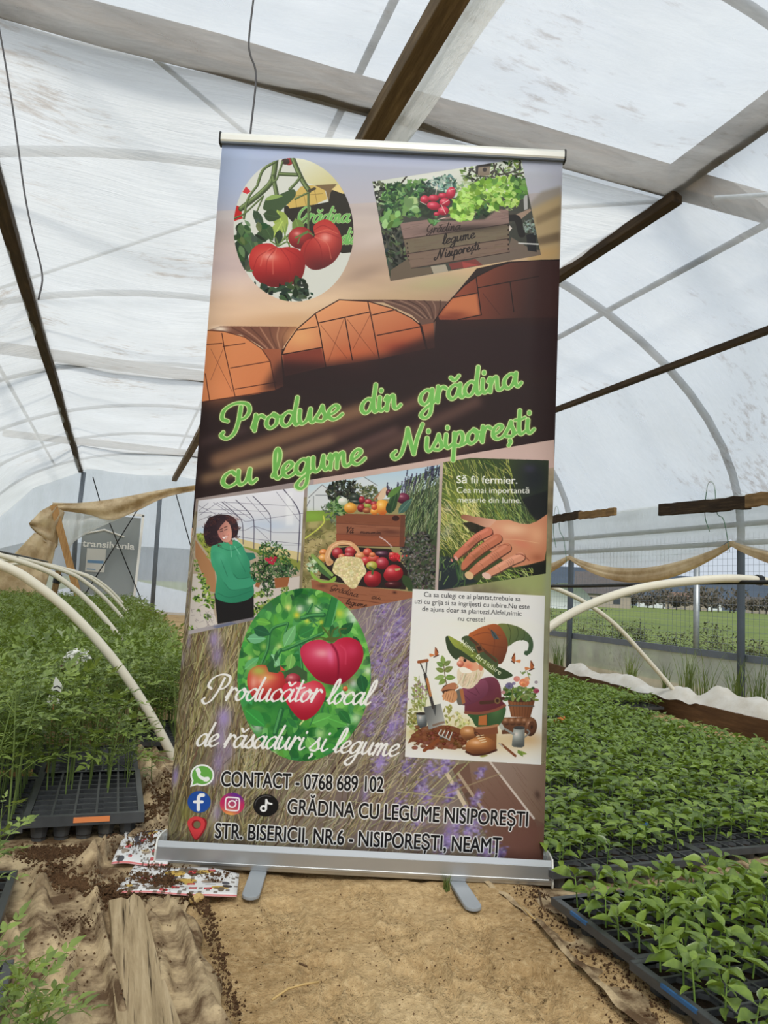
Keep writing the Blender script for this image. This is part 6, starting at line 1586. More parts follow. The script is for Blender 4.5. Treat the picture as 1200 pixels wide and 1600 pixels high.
hoop(LP, 3.2, 0, .0185, 'thick white plastic hoop in front of the tomato bed, beside the banner', 'hoops over the tomato bed')
hoop(LP, 5.0, -.01, .0165, 'second white plastic hoop back over the tomato bed', 'hoops over the tomato bed')
hoop(LP, 6.8, .04, .0165, 'third white plastic hoop back over the tomato bed', 'hoops over the tomato bed', .985)
hoop(LP, 8.6, .08, .0165, 'fourth white plastic hoop back over the tomato bed', 'hoops over the tomato bed', .97)
hoop(LP, 10.4, .08, .0165, 'farthest white plastic hoop over the tomato bed', 'hoops over the tomato bed', .96)
RA = [(1.18, -.06), (1.2, .02), (1.36, .33), (1.5, .51), (1.65, .63), (1.84, .73), (2.1, .812), (2.44, .866), (2.68, .882)]; RA = RA + [(5.36 - x, z) for x, z in RA[::-1][1:]]
hoop(RA, 2.6, 0, .0185, 'thick cream plastic hoop over the pepper bed, nearest the camera', 'hoops over the pepper bed')
hoop(RP, 4.17, 0, .0155, 'thin cream plastic hoop ending at the board of the pepper bed', 'hoops over the pepper bed')
tag(MB().tube(spl([(2.64, .6, .875), (2.64, 2.6, .865), (2.64, 3.4, .845), (2.64, 4.17, .83), (2.64, 6., .83)], 5), .010, 8).build('irrigation_hose', MAT['black_hose'], smooth=True), 'thin black hose strung along the hoops of the pepper bed', 'hose')
tag(MB().tube(spl([(-.85, 3.0, .9), (-.84, 5., .885), (-.8, 6.8, .88), (-.75, 9., .87)], 5), .008, 8).build('irrigation_hose', MAT['black_hose'], smooth=True), 'thin black hose strung along the hoops of the tomato bed', 'hose')
tag(MB().tube([(2.74, 2.6, .882), (2.77, 2.6, .881)], .024, 8).build('hose_clip', MAT['black_cap']), 'black tape wrapped round the thick cream hoop', 'tape')

# pepper bed edge: boards and white fleece
for a, b_, lab in (((925, 1060, 3.71), (1260, 1140, 3.52), 'long brown bed board edging the pepper bed under the white fleece'), ((845, 1031, 4.05), (926, 1056, 3.80), 'brown bed board end standing beside the banner edge')):
    pa = onz(a[0], a[1], .12); pb = onz(b_[0], b_[1], .12)
    bevel(tag(MB().beam((pa[0], pa[1], .045), (pb[0], pb[1], .045), .022, .15).build('bed_board', MAT['board_wood']), lab, 'board'), .003)
V = []; pts = [onz(px, py, .13)[:2] for px, py in ((880, 1046), (925, 1058), (1000, 1078), (1060, 1092), (1100, 1100), (1150, 1112), (1230, 1130))]
cl = spl(pts, 10); nj = 13
for i, (x, y) in enumerate(cl):
    bulge = .05 + .05 * math.exp(-((i / len(cl) - .74) / .13) ** 2) + .02 * math.sin(i * .5)
    for j in range(nj):
        s = j / (nj - 1); V.append((x + .01 + s * (.16 + bulge), y + .05 * s, .115 + bulge * math.sin(math.pi * min(1, s * 1.25)) * 1.2 - .10 * max(0, s - .5) + .008 * math.sin(i * .9 + j * 2.1)))
fl = tag(ob('white_fleece', V, gridf(len(cl), nj), MAT['fleece'], smooth=True), 'white fleece cover bunched behind the bed board on the right', 'fleece')


def tuft(name, loc, n, h, lab, group=None, mat='grass_blade', sp=.5, wd=.006):
    V = []; F = []
    for _ in range(n):
        a = R.uniform(0, 6.28); l = h * R.uniform(.5, 1.1); o_ = np.array([R.gauss(0, .03) * h * 2, R.gauss(0, .03) * h * 2, 0]); d = np.array([math.cos(a), math.sin(a), 0]) * sp * R.uniform(.2, 1.) * l; s = np.array([-math.sin(a), math.cos(a), 0]) * wd * R.uniform(.6, 1.2)
        b0 = len(V)
        for t in (0, .35, .7, 1.):
            p = o_ + d * t * t + np.array([0, 0, l * (t - .25 * t * t * sp)]); V += [p - s * (1 - t * .95), p + s * (1 - t * .95)]
        F += [(b0 + 2 * i, b0 + 2 * i + 1, b0 + 2 * i + 3, b0 + 2 * i + 2) for i in range(3)]
    o = ob(name, V, F, MAT[mat]); o.location = loc; return tag(o, lab, 'grass', group)


for px, py, h, n, lab in ((872, 1032, .42, 40, 'grass tuft against the skirt panel beside the banner edge'), (985, 1078, .4, 46, 'arching grass tuft against the skirt panel left of the thin hoop'), (1040, 1088, .3, 34, 'low weed tuft just left of the thin hoop foot'), (1075, 1092, .5, 40, 'tall grass tuft just right of the thin hoop'), (1105, 1100, .5, 24, 'sparse tall grass stalks midway to the right post'), (1150, 1108, .45, 50, 'dense grass tuft growing at the foot of the right post'), (1190, 1115, .5, 40, 'grass tuft at the right edge beyond the fleece')):
    p = onx(px, py, 4.42); tuft('grass_tuft', (4.42, p[1], .0), n, h, lab, 'grass along the right wall')
q = onz(698, 1392); tuft('grass_tuft', (q[0], q[1], .0), 46, .05, 'tiny green grass tuft in front of the banner base', None, 'grass_blade', .7, .0015)
# ---------------------------------------------------------------------------
# ground film, plank, papers and spilt soil on the left
# ---------------------------------------------------------------------------
RID = [([(65, 1380), (55, 1440), (62, 1500), (75, 1540)], .030, .020), ([(146, 1362), (150, 1430), (158, 1480), (172, 1540), (188, 1610)], .030, .012), ([(122, 1455), (112, 1530), (100, 1610)], .022, .012),
       ([(243, 1440), (258, 1500), (262, 1560)], .014, .010), ([(262, 1420), (285, 1480), (303, 1545), (318, 1610)], .022, .011), ([(292, 1420), (318, 1505), (350, 1610)], .022, .013),
       ([(112, 1378), (180, 1335), (240, 1298)], .024, .016), ([(150, 1368), (160, 1350), (185, 1325)], .016, .010), ([(212, 1160), (225, 1205), (232, 1260)], .035, .025), ([(190, 1180), (250, 1225), (262, 1240)], .03, .02),
       ([(30, 1380), (90, 1372), (140, 1360)], .022, .016), ([(20, 1480), (35, 1540), (40, 1610)], .024, .018), ([(240, 1180), (255, 1215)], .03, .02), ([(70, 1420), (85, 1500)], .012, .012), ([(215, 1270), (245, 1285)], .018, .015), ([(230, 1430), (246, 1520), (252, 1610)], .016, .009), ([(276, 1425), (300, 1500), (335, 1610)], .018, .009), ([(90, 1440), (95, 1530), (130, 1610)], .016, .012), ([(160, 1350), (170, 1370), (200, 1385)], .016, .010), ([(45, 1410), (110, 1400), (140, 1420)], .012, .012), ([(0, 1450), (20, 1500), (10, 1590)], .02, .016)]
RID = [(np.array([onz(*p)[:2] for p in pl]), h, w_) for pl, h, w_ in RID]


def cloth_z(x, y):
    z = np.full(np.shape(x), .007) + vnoise(x, y, .11, 31) * .012 + vnoise(x, y, .035, 32) * .007 + np.abs(vnoise(x + .3 * y, y * .6, .06, 33)) * .010
    for pl, h, w_ in RID:
        d = np.full(np.shape(x), 9.)
        for a, b in zip(pl[:-1], pl[1:]):
            ab = b - a; t = np.clip(((x - a[0]) * ab[0] + (y - a[1]) * ab[1]) / (ab @ ab), 0, 1); d = np.minimum(d, np.hypot(x - a[0] - t * ab[0], y - a[1] - t * ab[1]))
        z = z + 1.25 * h * np.exp(-(d / w_) ** 2) - .006 * np.exp(-((d - w_ * 2.1) / w_) ** 2)
    return z


u = np.linspace(0, 1, 190); vv = np.r_[np.arange(.95, 2.2, .007), np.arange(2.2, 3.5, .018)]
edge = np.interp(vv, [.95, 1.34, 1.77, 1.95, 2.1, 2.6, 3.5], [.27, .245, .215, .25, .28, .30, .33]) + .010 * np.sin(vv * 31)
X_ = -.75 + (edge[None, :] + .75) * u[:, None]; Y_ = np.broadcast_to(vv[None, :], X_.shape); Z_ = cloth_z(X_, Y_)
Z_ = np.maximum(Z_, .013) * np.clip((1 - u[:, None]) / .03 + .35, 0, 1)
gcl = tag(ob('ground_film', np.c_[X_.ravel(), Y_.ravel(), Z_.ravel()], gridf(190, len(vv)), MAT['ground_film'], smooth=True), 'dirty beige ground film lying in folds left of the sandy path', 'ground film')
# narrow film strip along the right bed
yy = np.arange(.9, 1.95, .012); V = []
for y in yy:
    xe = np.interp(y, [.9, 1.2, 1.6, 1.95], [.90, .925, .965, .93])
    for j in range(24):
        s = j / 23; x = xe + s * (2.4 - xe) if j > 12 else xe + s * .18
        x = xe + (.26 * s if j < 14 else .26 * 13 / 23 + (s - 13 / 23) * 3)
        V.append((x, y, .006 + .012 * math.exp(-((s - .03) / .04) ** 2) + .008 * math.sin(y * 22 + s * 8) * s + float(vnoise(np.array([x]), np.array([y]), .04, 41)[0]) * .012))
tag(ob('ground_film', V, gridf(len(yy), 24), MAT['ground_film'], smooth=True), 'dirty beige ground film under the seedling trays right of the path', 'ground film')

# weathered plank
pk = [onz(*p) for p in ((168, 1430), (216, 1421), (300, 1710), (182, 1710))]
n = 16; V = []
for i in range(n):
    t = i / (n - 1)
    for s in np.linspace(0, 1, 6):
        p = (pk[0] * (1 - s) + pk[1] * s) * (1 - t) + (pk[3] * (1 - s) + pk[2] * s) * t
        if i == 0: p = p + np.array([0, .012 * math.sin(s * 17) - .006, 0])
        V.append((p[0] + .002 * math.sin(t * 9), p[1], .034 + .002 * math.sin(s * 9 + t * 4)))
V += [(x, y, z - .022) for x, y, z in V]; N = n * 6
F = [f for f in gridf(n, 6)] + [tuple(N + k for k in f[::-1]) for f in gridf(n, 6)]
for i in range(n - 1): F += [(i * 6, N + i * 6, N + i * 6 + 6, i * 6 + 6)[::-1], (i * 6 + 5, i * 6 + 11, N + i * 6 + 11, N + i * 6 + 5)[::-1]]
for j in range(5): F += [(j, j + 1, N + j + 1, N + j)[::-1], ((n - 1) * 6 + j, N + (n - 1) * 6 + j, N + (n - 1) * 6 + j + 1, (n - 1) * 6 + j + 1)[::-1]]
plk = ob('weathered_plank', V, F, MAT['weathered_wood']); bm = bmesh.new(); bm.from_mesh(plk.data); bmesh.ops.recalc_face_normals(bm, faces=bm.faces); bm.to_mesh(plk.data); bm.free()
tag(plk, 'weathered grey-brown plank lying on the ground film at lower left', 'plank')
q = onz(190, 1565, .034); MB().tube([(q[0], q[1], .030), (q[0], q[1], .0375)], .006, 8).build('knot', MAT['rotten_wood'], plk)


# advertising leaflets (flat print: blocks of pictures, red price boxes, lines of small type)
def flyer(seed, W=300, H=150):
    g = np.random.default_rng(seed); a = np.full((H, W, 3), .86, np.float32); a += g.normal(0, .01, (H, W, 1))
    for _ in range(26):
        x, y = g.integers(0, W - 40), g.integers(0, H - 24); w_, h_ = g.integers(16, 60), g.integers(8, 30)
        c = [(.16, .15, .15), (.42, .37, .3), (.8, .72, .58), (.75, .62, .3), (.3, .3, .33), (.62, .56, .5)][g.integers(6)]
        m = ((np.arange(h_)[:, None] - h_ / 2) / (h_ / 2)) ** 2 + ((np.arange(w_)[None] - w_ / 2) / (w_ / 2)) ** 2 < 1.
        S = a[y:y + h_, x:x + w_]; S[m[:S.shape[0], :S.shape[1]]] = c
    for _ in range(12):
        x, y = g.integers(0, W - 24), g.integers(0, H - 14); a[y:y + 11, x:x + 20] = (.72, .1, .12); a[y + 3:y + 8, x + 4:x + 15:3] = .9
    for _ in range(24):
        x, y = g.integers(0, W - 40), g.integers(0, H - 8)
        for k in range(3): a[y + k * 3:y + k * 3 + 1, x:x + g.integers(14, 34)] *= .45
    a[-6:, :] = (.8, .45, .45)
    n = np.kron(g.random((H // 10 + 1, W // 10 + 1)), np.ones((10, 10)))[:H, :W, None]; a = np.where(n > .86, a * .45 + np.array([.12, .09, .06]), a)
    i = bpy.data.images.new('leaflet_print', W, H); p = np.ones((H, W, 4), np.float32); p[..., :3] = np.clip(a[::-1], 0, 1); i.pixels.foreach_set(p.ravel()); i.update(); i.pack()
    t = NT('leaflet_print'); return t.end(t.pbr(t.n('ShaderNodeTexImage', _image=i, Vector=t.n('ShaderNodeTexCoord').outputs['UV']).outputs[0], .55, spec=.3))


for seed, quad, lift, lab in ((3, ((196, 1301), (268, 1299), (262, 1352), (174, 1351)), .026, 'coloured advertising leaflet sprinkled with soil behind the banner base'), (8, ((212, 1353), (374, 1362), (370, 1399), (180, 1397)), .020, 'red and white advertising leaflet lying under the banner base')):
    c = [onz(*p, lift) for p in quad]; nu, nv = 22, 12; V = []; UV = []
    for i in range(nu):
        for j in range(nv):
            s, t_ = i / (nu - 1), j / (nv - 1); p = (c[0] * (1 - s) + c[1] * s) * t_ + (c[3] * (1 - s) + c[2] * s) * (1 - t_)
            V.append((p[0], p[1], lift + .003 * math.sin(s * 7 + t_ * 3) + .002 * math.sin(t_ * 9) - .006 * (s > .75) * (s - .75) * 4)); UV.append((s, t_))
    o = ob('leaflet', V, [f[::-1] for f in gridf(nu, nv)], flyer(seed), smooth=True); l = o.data.uv_layers.new(name='UVMap'); l.data.foreach_set('uv', np.array([UV[k.vertex_index] for k in o.data.loops], np.float32).ravel())
    so = o.modifiers.new('thick', 'SOLIDIFY'); so.thickness = .002; so.offset = 1; tag(o, lab, 'leaflet', 'leaflets on the ground')


# spilt potting soil: loose clods and crumbs
OCT = np.array([(1, 0, 0), (-1, 0, 0), (0, 1, 0), (0, -1, 0), (0, 0, 1), (0, 0, -1)], float); OCF = ((0, 2, 4), (2, 1, 4), (1, 3, 4), (3, 0, 4), (2, 0, 5), (1, 2, 5), (3, 1, 5), (0, 3, 5))


def spill(pts, n, rmin, rmax, lab, base=None, spread=1., heap=.0):
    P = np.array(pts, float)[NR.integers(len(pts), size=n)]; P = P[:, :2] + NR.normal(0, 1, (n, 2)) * P[:, 2:]
    Q = np.array([onz(*q) for q in P]); r = rmin + (rmax - rmin) * NR.random(n) ** 3
    zb = np.full(n, base) if base is not None else np.maximum(np.where(Q[:, 0] < .26, np.maximum(cloth_z(Q[:, 0], Q[:, 1]), .013), -1), gz(Q[:, 0], Q[:, 1]))
    C = np.c_[Q[:, :2], zb + r * .5 + heap * NR.random(n)]
    V = (OCT[None] * r[:, None, None] * NR.uniform(.55, 1.25, (n, 6, 3)) + C[:, None]).reshape(-1, 3); F = (np.arange(n)[:, None, None] * 6 + np.array(OCF)[None]).reshape(-1, 3)
    return tag(ob('spilt_soil', V, F, MAT['dark_soil']), lab, 'soil', kind='stuff')


spill([(215, 1395, 26, 6), (240, 1400, 16, 6), (190, 1408, 16, 6), (255, 1390, 10, 5)], 2600, .0012, .0055, 'dark potting soil spilt at the lower edge of the leaflet', None, 1, .010)
spill([(95, 1385, 20, 8), (120, 1392, 14, 7), (165, 1412, 14, 7), (80, 1370, 14, 5)], 2200, .0012, .006, 'dark potting soil spilt on the ground film by the near tray')
spill([(120, 1452, 20, 8), (105, 1500, 20, 30), (200, 1500, 30, 60)], 700, .0008, .0035, 'thin dark soil scattered around the plank')
spill([(90, 1338, 40, 5), (140, 1342, 40, 5), (60, 1345, 20, 6)], 1600, .0015, .006, 'dark soil heaped in front of the seedling tray')
spill([(318, 1432, 8, 8), (330, 1460, 7, 18), (345, 1510, 8, 25), (300, 1415, 10, 5), (365, 1580, 10, 25)], 1100, .001, .0048, 'dark crumbly soil along the edge of the ground film')
spill([(240, 1262, 8, 16), (225, 1285, 10, 6), (262, 1250, 6, 18)], 900, .0015, .007, 'dark soil beside the upper leaflet')
spill([(870, 1430, 26, 14), (920, 1480, 26, 22), (970, 1540, 24, 26), (840, 1400, 18, 7), (1010, 1590, 20, 20)], 2000, .0008, .0042, 'dark damp soil along the right edge of the path')
spill([(235, 1318, 14, 7), (220, 1332, 20, 7)], 500, .001, .0045, 'crumbs of soil on the upper leaflet', .030)
spill([(255, 1372, 20, 5), (330, 1384, 14, 4), (215, 1385, 12, 4)], 500, .001, .0045, 'crumbs of soil on the lower leaflet', .024)
spill([(600, 1470, 150, 60), (450, 1480, 90, 60), (750, 1500, 120, 50)], 900, .0006, .0026, 'small crumbs of soil scattered over the sandy path')

# litter on the path
for px, py, a, l, m, lab in ((310, 1415, 0, 0, 0, 'small tan stone at the corner of the lower leaflet'), (303, 1418, 0, 0, 0, 'small round stone beside the leaflet')):
    q = onz(px, py); o = bpy.data.meshes.new('stone'); bm = bmesh.new(); bmesh.ops.create_icosphere(bm, subdivisions=2, radius=.012)
    for v in bm.verts: v.co *= 1 + R.uniform(-.15, .15); v.co.z *= .8
    bm.to_mesh(o); bm.free(); o.materials.append(MAT['straw']); o = link('stone', o); o.location = (q[0], q[1], .018); tag(o, lab, 'stone')
for P, lab, m in ((((425, 1562), (450, 1545), (475, 1538), (498, 1534)), 'thin dry stalk lying on the sandy path', 'straw'), (((316, 1428), (328, 1412)), 'short pale straw beside the leaflet corner', 'straw'), (((468, 1505), (478, 1509)), 'short brown twig on the sandy path', 'twig'), (((806, 1408), (830, 1432), (850, 1446)), 'dry bent stalk right of the banner foot', 'straw'), (((842, 1392), (846, 1412), (852, 1425)), 'dark root end right of the banner base', 'twig')):
    tag(MB().tube([tuple(onz(*p, .012)) for p in P], .0022, 5).build('dry_stalk', MAT[m], smooth=True), lab, 'stalk')
bt_ = onz(0, 1215, .04); tag(bevel(MB().beam((bt_[0] - .3, bt_[1] + .02, .04), (bt_[0] + .10, bt_[1] - .02, .04), .04, .05).build('wooden_batten', MAT['stake_wood']), .003), 'short light batten behind the empty tray at the left edge', 'batten')


# ---------------------------------------------------------------------------
# seedling trays
# ---------------------------------------------------------------------------
CS, TH = .055, .05


def tray_meshes(nx, ny):
    W, D = nx * CS, ny * CS; m = MB()
    for i in range(nx + 1): m.box((i * CS - .003, 0, TH - .006), (i * CS + .003, D, TH - .001))
    for j in range(ny + 1): m.box((0, j * CS - .003, TH - .006), (W, j * CS + .003, TH - .0012))
    for lo, hi in (((-.012, -.012), (W + .012, .003)), ((-.012, D - .003), (W + .012, D + .012)), ((-.012, 0), (.003, D)), ((W - .003, 0), (W + .012, D))):
        m.box((lo[0], lo[1], TH - .005), (hi[0], hi[1], TH + .0005))
    for lo, hi in (((-.013, -.013), (W + .013, -.010)), ((-.013, D + .010), (W + .013, D + .013)), ((-.013, -.013), (-.010, D + .013)), ((W + .010, -.013), (W + .013, D + .013))):
        m.box((lo[0], lo[1], TH - .017), (hi[0], hi[1], TH))
    rim = me('rim', m.V, m.F, MAT['black_plastic'])
    return rim


def cell_geo(full=True):
    a, b_ = CS / 2 - .003, CS / 2 - .013; V = []; F = []; I = []
    k = 8
    for z, r in ((TH - .003, a), (.0, b_)):
        for j in range(k):
            t = 2 * math.pi * (j + .5) / k; V.append((r * 1.08 * math.cos(t) / max(abs(math.cos(t)), abs(math.sin(t))) * .98, r * 1.08 * math.sin(t) / max(abs(math.cos(t)), abs(math.sin(t))) * .98, z))
    F += [(j, (j + 1) % k, k + (j + 1) % k, k + j) for j in range(k)] + [tuple(range(k, 2 * k))]; I += [0] * (k + 1)
    return V, F, I


cv, cf, ci = cell_geo(); b0 = len(cv)
cv_s = cv + [(x * .95, y * .95, TH - .012) for x, y, z in cv[:8]]; cf_s = cf + [tuple(range(b0, b0 + 8))]; ci_s = ci + [1]
CELL = me('cell', cv_s, cf_s, [MAT['black_plastic'], MAT['pot_soil']], False, ci_s)
cv_e = cv + [(x * .8, y * .8, .012) for x, y, z in cv[:8]]
CELL_E = me('cell', cv_e, cf_s, [MAT['black_plastic'], MAT['pot_soil']], False, ci_s)
_rims = {}; _many = {}


def tray(x, y, nx, ny, near, lab, group=None, empty_rows=0, rz=0.):
    e = empty('seedling_tray', (x, y, .004), rz); tag(e, lab, 'tray', group)
    if (nx, ny) not in _rims: _rims[nx, ny] = tray_meshes(nx, ny)
    link('rim', _rims[nx, ny], e)
    if near:
        for i in range(nx):
            for j in range(ny):
                c = link('cell', CELL_E if j < empty_rows else CELL, e); c.location = ((i + .5) * CS, (j + .5) * CS, 0)
    else:
        if (nx, ny) not in _many:
            V = []; F = []; I = []
            for i in range(nx):
                for j in range(ny):
                    b1 = len(V); V += [(px + (i + .5) * CS, py + (j + .5) * CS, pz) for px, py, pz in cv_s]; F += [tuple(k + b1 for k in f) for f in cf_s]; I += ci_s
            _many[nx, ny] = me('cells', V, F, [MAT['black_plastic'], MAT['pot_soil']], False, I)
        link('cells', _many[nx, ny], e)['kind'] = 'stuff'
    return e


def project(p):
    d = _M.T @ (np.asarray(p, float) - np.array([0, 0, CAM_H]))
    return (600 + FPX * d[0] / -d[2], 800 - FPX * d[1] / -d[2]) if d[2] < 0 else (-9e3, -9e3)


# ---------------------------------------------------------------------------
# plants
# ---------------------------------------------------------------------------
def leaf_geo(L, W, fold=.25, droop=.5, rows=(0, .16, .34, .55, .8, 1.), prof=(.05, .12, .86, 1., .52, .0)):
    V = []; F = []
    for t, p in zip(rows, prof):
        x = L * t * (1 - .12 * droop * t); z = L * (.10 * t - droop * .45 * t * t)
        w_ = W / 2 * p; V += [(x, -w_, z + w_ * fold * 2), (x, 0, z), (x, w_, z + w_ * fold * 2)]
    for i in range(len(rows) - 1):
        a = i * 3; F += [(a, a + 1, a + 4, a + 3), (a + 1, a + 2, a + 5, a + 4)]
    return np.array(V), F


def xf(V, loc, yaw, pitch, sc, roll=0.):
    M = Euler((roll, -pitch, yaw), 'XYZ').to_matrix(); A = np.array(M) * sc
    return V @ A.T + np.array(loc)


PL = [leaf_geo(.056, .025, f, d) for f, d in ((.3, .3), (.4, .75), (.2, 1.1))]
PLM = [me('leaf', v, f, MAT['pepper_leaf'], True) for v, f in PL]


def pepper_spec(rng, h=None):
    h = h or rng.uniform(.058, .086); lv = []; a0 = rng.uniform(0, 6.28)
    lean = (rng.gauss(0, .006), rng.gauss(0, .006))
    for s in (0, 1): lv.append((rng.randrange(3), .42 * h, a0 + s * math.pi + rng.gauss(0, .3), rng.uniform(-.3, .2), .62))
    for k, (t, sc) in enumerate(((.62, 1.0), (.72, 1.12), (.82, 1.1), (.90, .95), (.96, .75), (1., .5))):
        lv.append((rng.randrange(3), t * h, a0 + .8 + k * 2.4 + rng.gauss(0, .35), rng.uniform(-.05, .45) + .09 * k, sc * rng.uniform(.85, 1.15)))
    stem = [(0, 0, 0), (lean[0] * .4, lean[1] * .4, h * .5), (lean[0], lean[1], h)]
    return stem, [(i, (lean[0] * z / h, lean[1] * z / h, z), yw, pt, sc, rng.gauss(0, .3)) for i, z, yw, pt, sc in lv]


def leaflet(L, W):
    return leaf_geo(L, W, .2, .5, (0, .12, .35, .62, 1.), (.05, .55, 1., .72, .0))


def tleaf_geo(L=.15, simple=False):
    V = []; F = []
    if not simple:
        m = MB(); m.tube([(0, 0, 0), (L * .35, 0, L * .13), (L * .7, 0, L * .1), (L * .9, 0, -.01)], [.0016, .0014, .001, .0007], 3, False); V = [tuple(v) for v in m.V]; F = list(m.F)
    zz = lambda t: np.interp(t, [0, .35, .7, 1.], [0, L * .13, L * .1, -L * .06])
    for t, s, ang in ((.38, .75, 1.15), (.38, .7, -1.15), (.63, .8, .95), (.66, .8, -.95), (.84, .6, .8), (.84, .6, -.8), (.9, 1.05, 0)):
        if simple and t == .84: continue
        if simple: lv = np.array([(0, 0, 0), (.022, -.012, .004), (.05, 0, -.008), (.022, .012, .004)]) * (L / .15) * 1.25; lf = [(0, 1, 2, 3)]
        else: lv, lf = leaflet(.048 * L / .15, .021 * L / .15)
        q = xf(lv, (L * t, 0, zz(t)), ang, .1, s, 0); b0 = len(V); V += [tuple(v) for v in q]; F += [tuple(k + b0 for k in f) for f in lf]
    return np.array(V), F


TL = [tleaf_geo(.13), tleaf_geo(.11)]; TLS = tleaf_geo(.13, True)
TLM = [me('leaf', v, f, MAT['tomato_leaf'], True) for v, f in TL]


def tomato_spec(rng, h=None, nl=8):
    h = h or rng.uniform(.26, .36); a0 = rng.uniform(0, 6.28); lean = (rng.gauss(0, .025), rng.gauss(0, .025)); lv = []
    for k in range(nl):
        t = .34 + .66 * k / (nl - 1); lv.append((rng.randrange(2), t * h, a0 + k * 2.4 + rng.gauss(0, .4), rng.uniform(-.1, .5) + .5 * (t > .85), (.7 + .5 * math.sin(math.pi * min(1, t * .9))) * rng.uniform(.75, 1.05) * (.62 if t > .95 else 1)))
    stem = [(0, 0, 0), (lean[0] * .3, lean[1] * .3, h * .5), (lean[0], lean[1], h)]
    return stem, [(i, (lean[0] * z / h, lean[1] * z / h, z), yw, pt, sc, rng.gauss(0, .2)) for i, z, yw, pt, sc in lv]


def plant_parts(name, loc, spec, LM, stem_mat, sr, lab, cat, group, rz=0.):
    e = empty(name, loc, rz); tag(e, lab, cat, group)
    MB().tube(spec[0], [sr, sr * .85, sr * .5], 5, False).build('stem', MAT[stem_mat], e, True)
    for i, p, yw, pt, sc, ro in spec[1]:
        o = link('leaf', LM[i], e); o.location = p; o.rotation_euler = (ro, -pt, yw); o.scale = (sc, sc, sc)
    return e


def plant_mesh(name, spec, LG, mats, sr):
    m = MB(); m.tube(spec[0], [sr, sr * .85, sr * .5], 4, False); V = [tuple(v) for v in m.V]; F = list(m.F); I = [1] * len(F)
    for i, p, yw, pt, sc, ro in spec[1]:
        q = xf(LG[i][0], p, yw, pt, sc, ro); b0 = len(V); V += [tuple(v) for v in q]; F += [tuple(k + b0 for k in f) for f in LG[i][1]]; I += [0] * len(LG[i][1])
    return me(name, V, F, mats, True, I)


PEP = [plant_mesh('pepper_seedling', pepper_spec(R), PL, [MAT['pepper_leaf'], MAT['stem_green']], .0019) for _ in range(7)]
TOM = [plant_mesh('tomato_seedling', tomato_spec(R), TL, [MAT['tomato_leaf'], MAT['stem_tomato']], .0028) for _ in range(7)]
PEP_SIMPLE = [leaf_geo(.056, .026, .25, d, (0, .2, .6, 1.), (.05, .3, .95, 0)) for d in (.3, .8, 1.1)]

# --- pepper trays: rows across the bed
TX, TY = 9 * CS + .024, 5 * CS + .024
pep = []          # (x, y, distance, tray class)
nearlab = {}
for ri, y0 in enumerate((.955, 1.255)):
    for ci_ in range(3):
        x0 = 1.015 + ci_ * TX + .012 + (.0 if ri else -.015); y = y0 + .012
        if project((x0, y + TY, .05))[0] > 1260: continue
        e = tray(x0, y, 9, 5, True, ('black seedling tray with blue tape at the lower right corner of the picture' if ri == 0 else 'black seedling tray of peppers right of the path, in front of the bed') if ci_ == 0 else ('black seedling tray of peppers at the right edge, second from the path' if ri else 'black seedling tray of peppers below the right edge, second from the path'), 'near pepper trays')
        if ci_ == 0:
            MB().box((-.0138, .11 if ri == 0 else .15, TH - .006), (-.009, .2 if ri == 0 else .21, TH + .0012)).build('tape', MAT['blue_tape'], e)
        for i in range(9):
            for j in range(5):
                if R.random() < .06: continue
                pep.append((x0 + (i + .5) * CS, y + (j + .5) * CS, 'near'))
n_tr = 0
for r_ in range(17):
    for c_ in range(6):
        x0 = (.985 if r_ > 1 else 1.105) + c_ * TX; y0 = 1.735 + r_ * (TY + .006) + (.0 if c_ or r_ > 1 else -.05) + R.uniform(-.004, .004)
        if x0 + TX > (3.7 if y0 > 4.1 else 3.45): continue
        pr_ = [project((x0 + a, y0 + b_, .1)) for a in (0, TX) for b_ in (0, TY)]
        if max(p[0] for p in pr_) < 845 or min(p[0] for p in pr_) > 1215: continue
        lab = 'black seedling tray of peppers in the big bed right of the banner'
        if r_ == 0: lab = ('black seedling tray with blue tag touching the right end of the banner base', 'black seedling tray in the front row of the big bed, second from the banner', 'black seedling tray in the front row of the big bed, third from the banner')[min(c_, 2)]
        tray(x0 + .012, y0 + .012, 9, 5, r_ == 0 and c_ < 2, lab, 'pepper trays in the big bed', 0, 0.); n_tr += 1
        for i in range(9):
            for j in range(5):
                if R.random() < .03 or (r_ == 0 and j == 0 and R.random() < .5): continue
                pep.append((x0 + .012 + (i + .5) * CS, y0 + .012 + (j + .5) * CS, 'bed'))
pv = []
for x, y, k in pep:
    a = project((x, y, .05)); b_ = project((x, y, .16))
    if -30 < a[0] < 1240 and b_[1] < 1640 and a[0] > 840: pv.append((math.hypot(x, y), x, y, k))
pv.sort()
RP_ = random.Random(5); mV = []; mF = []; nb = 0
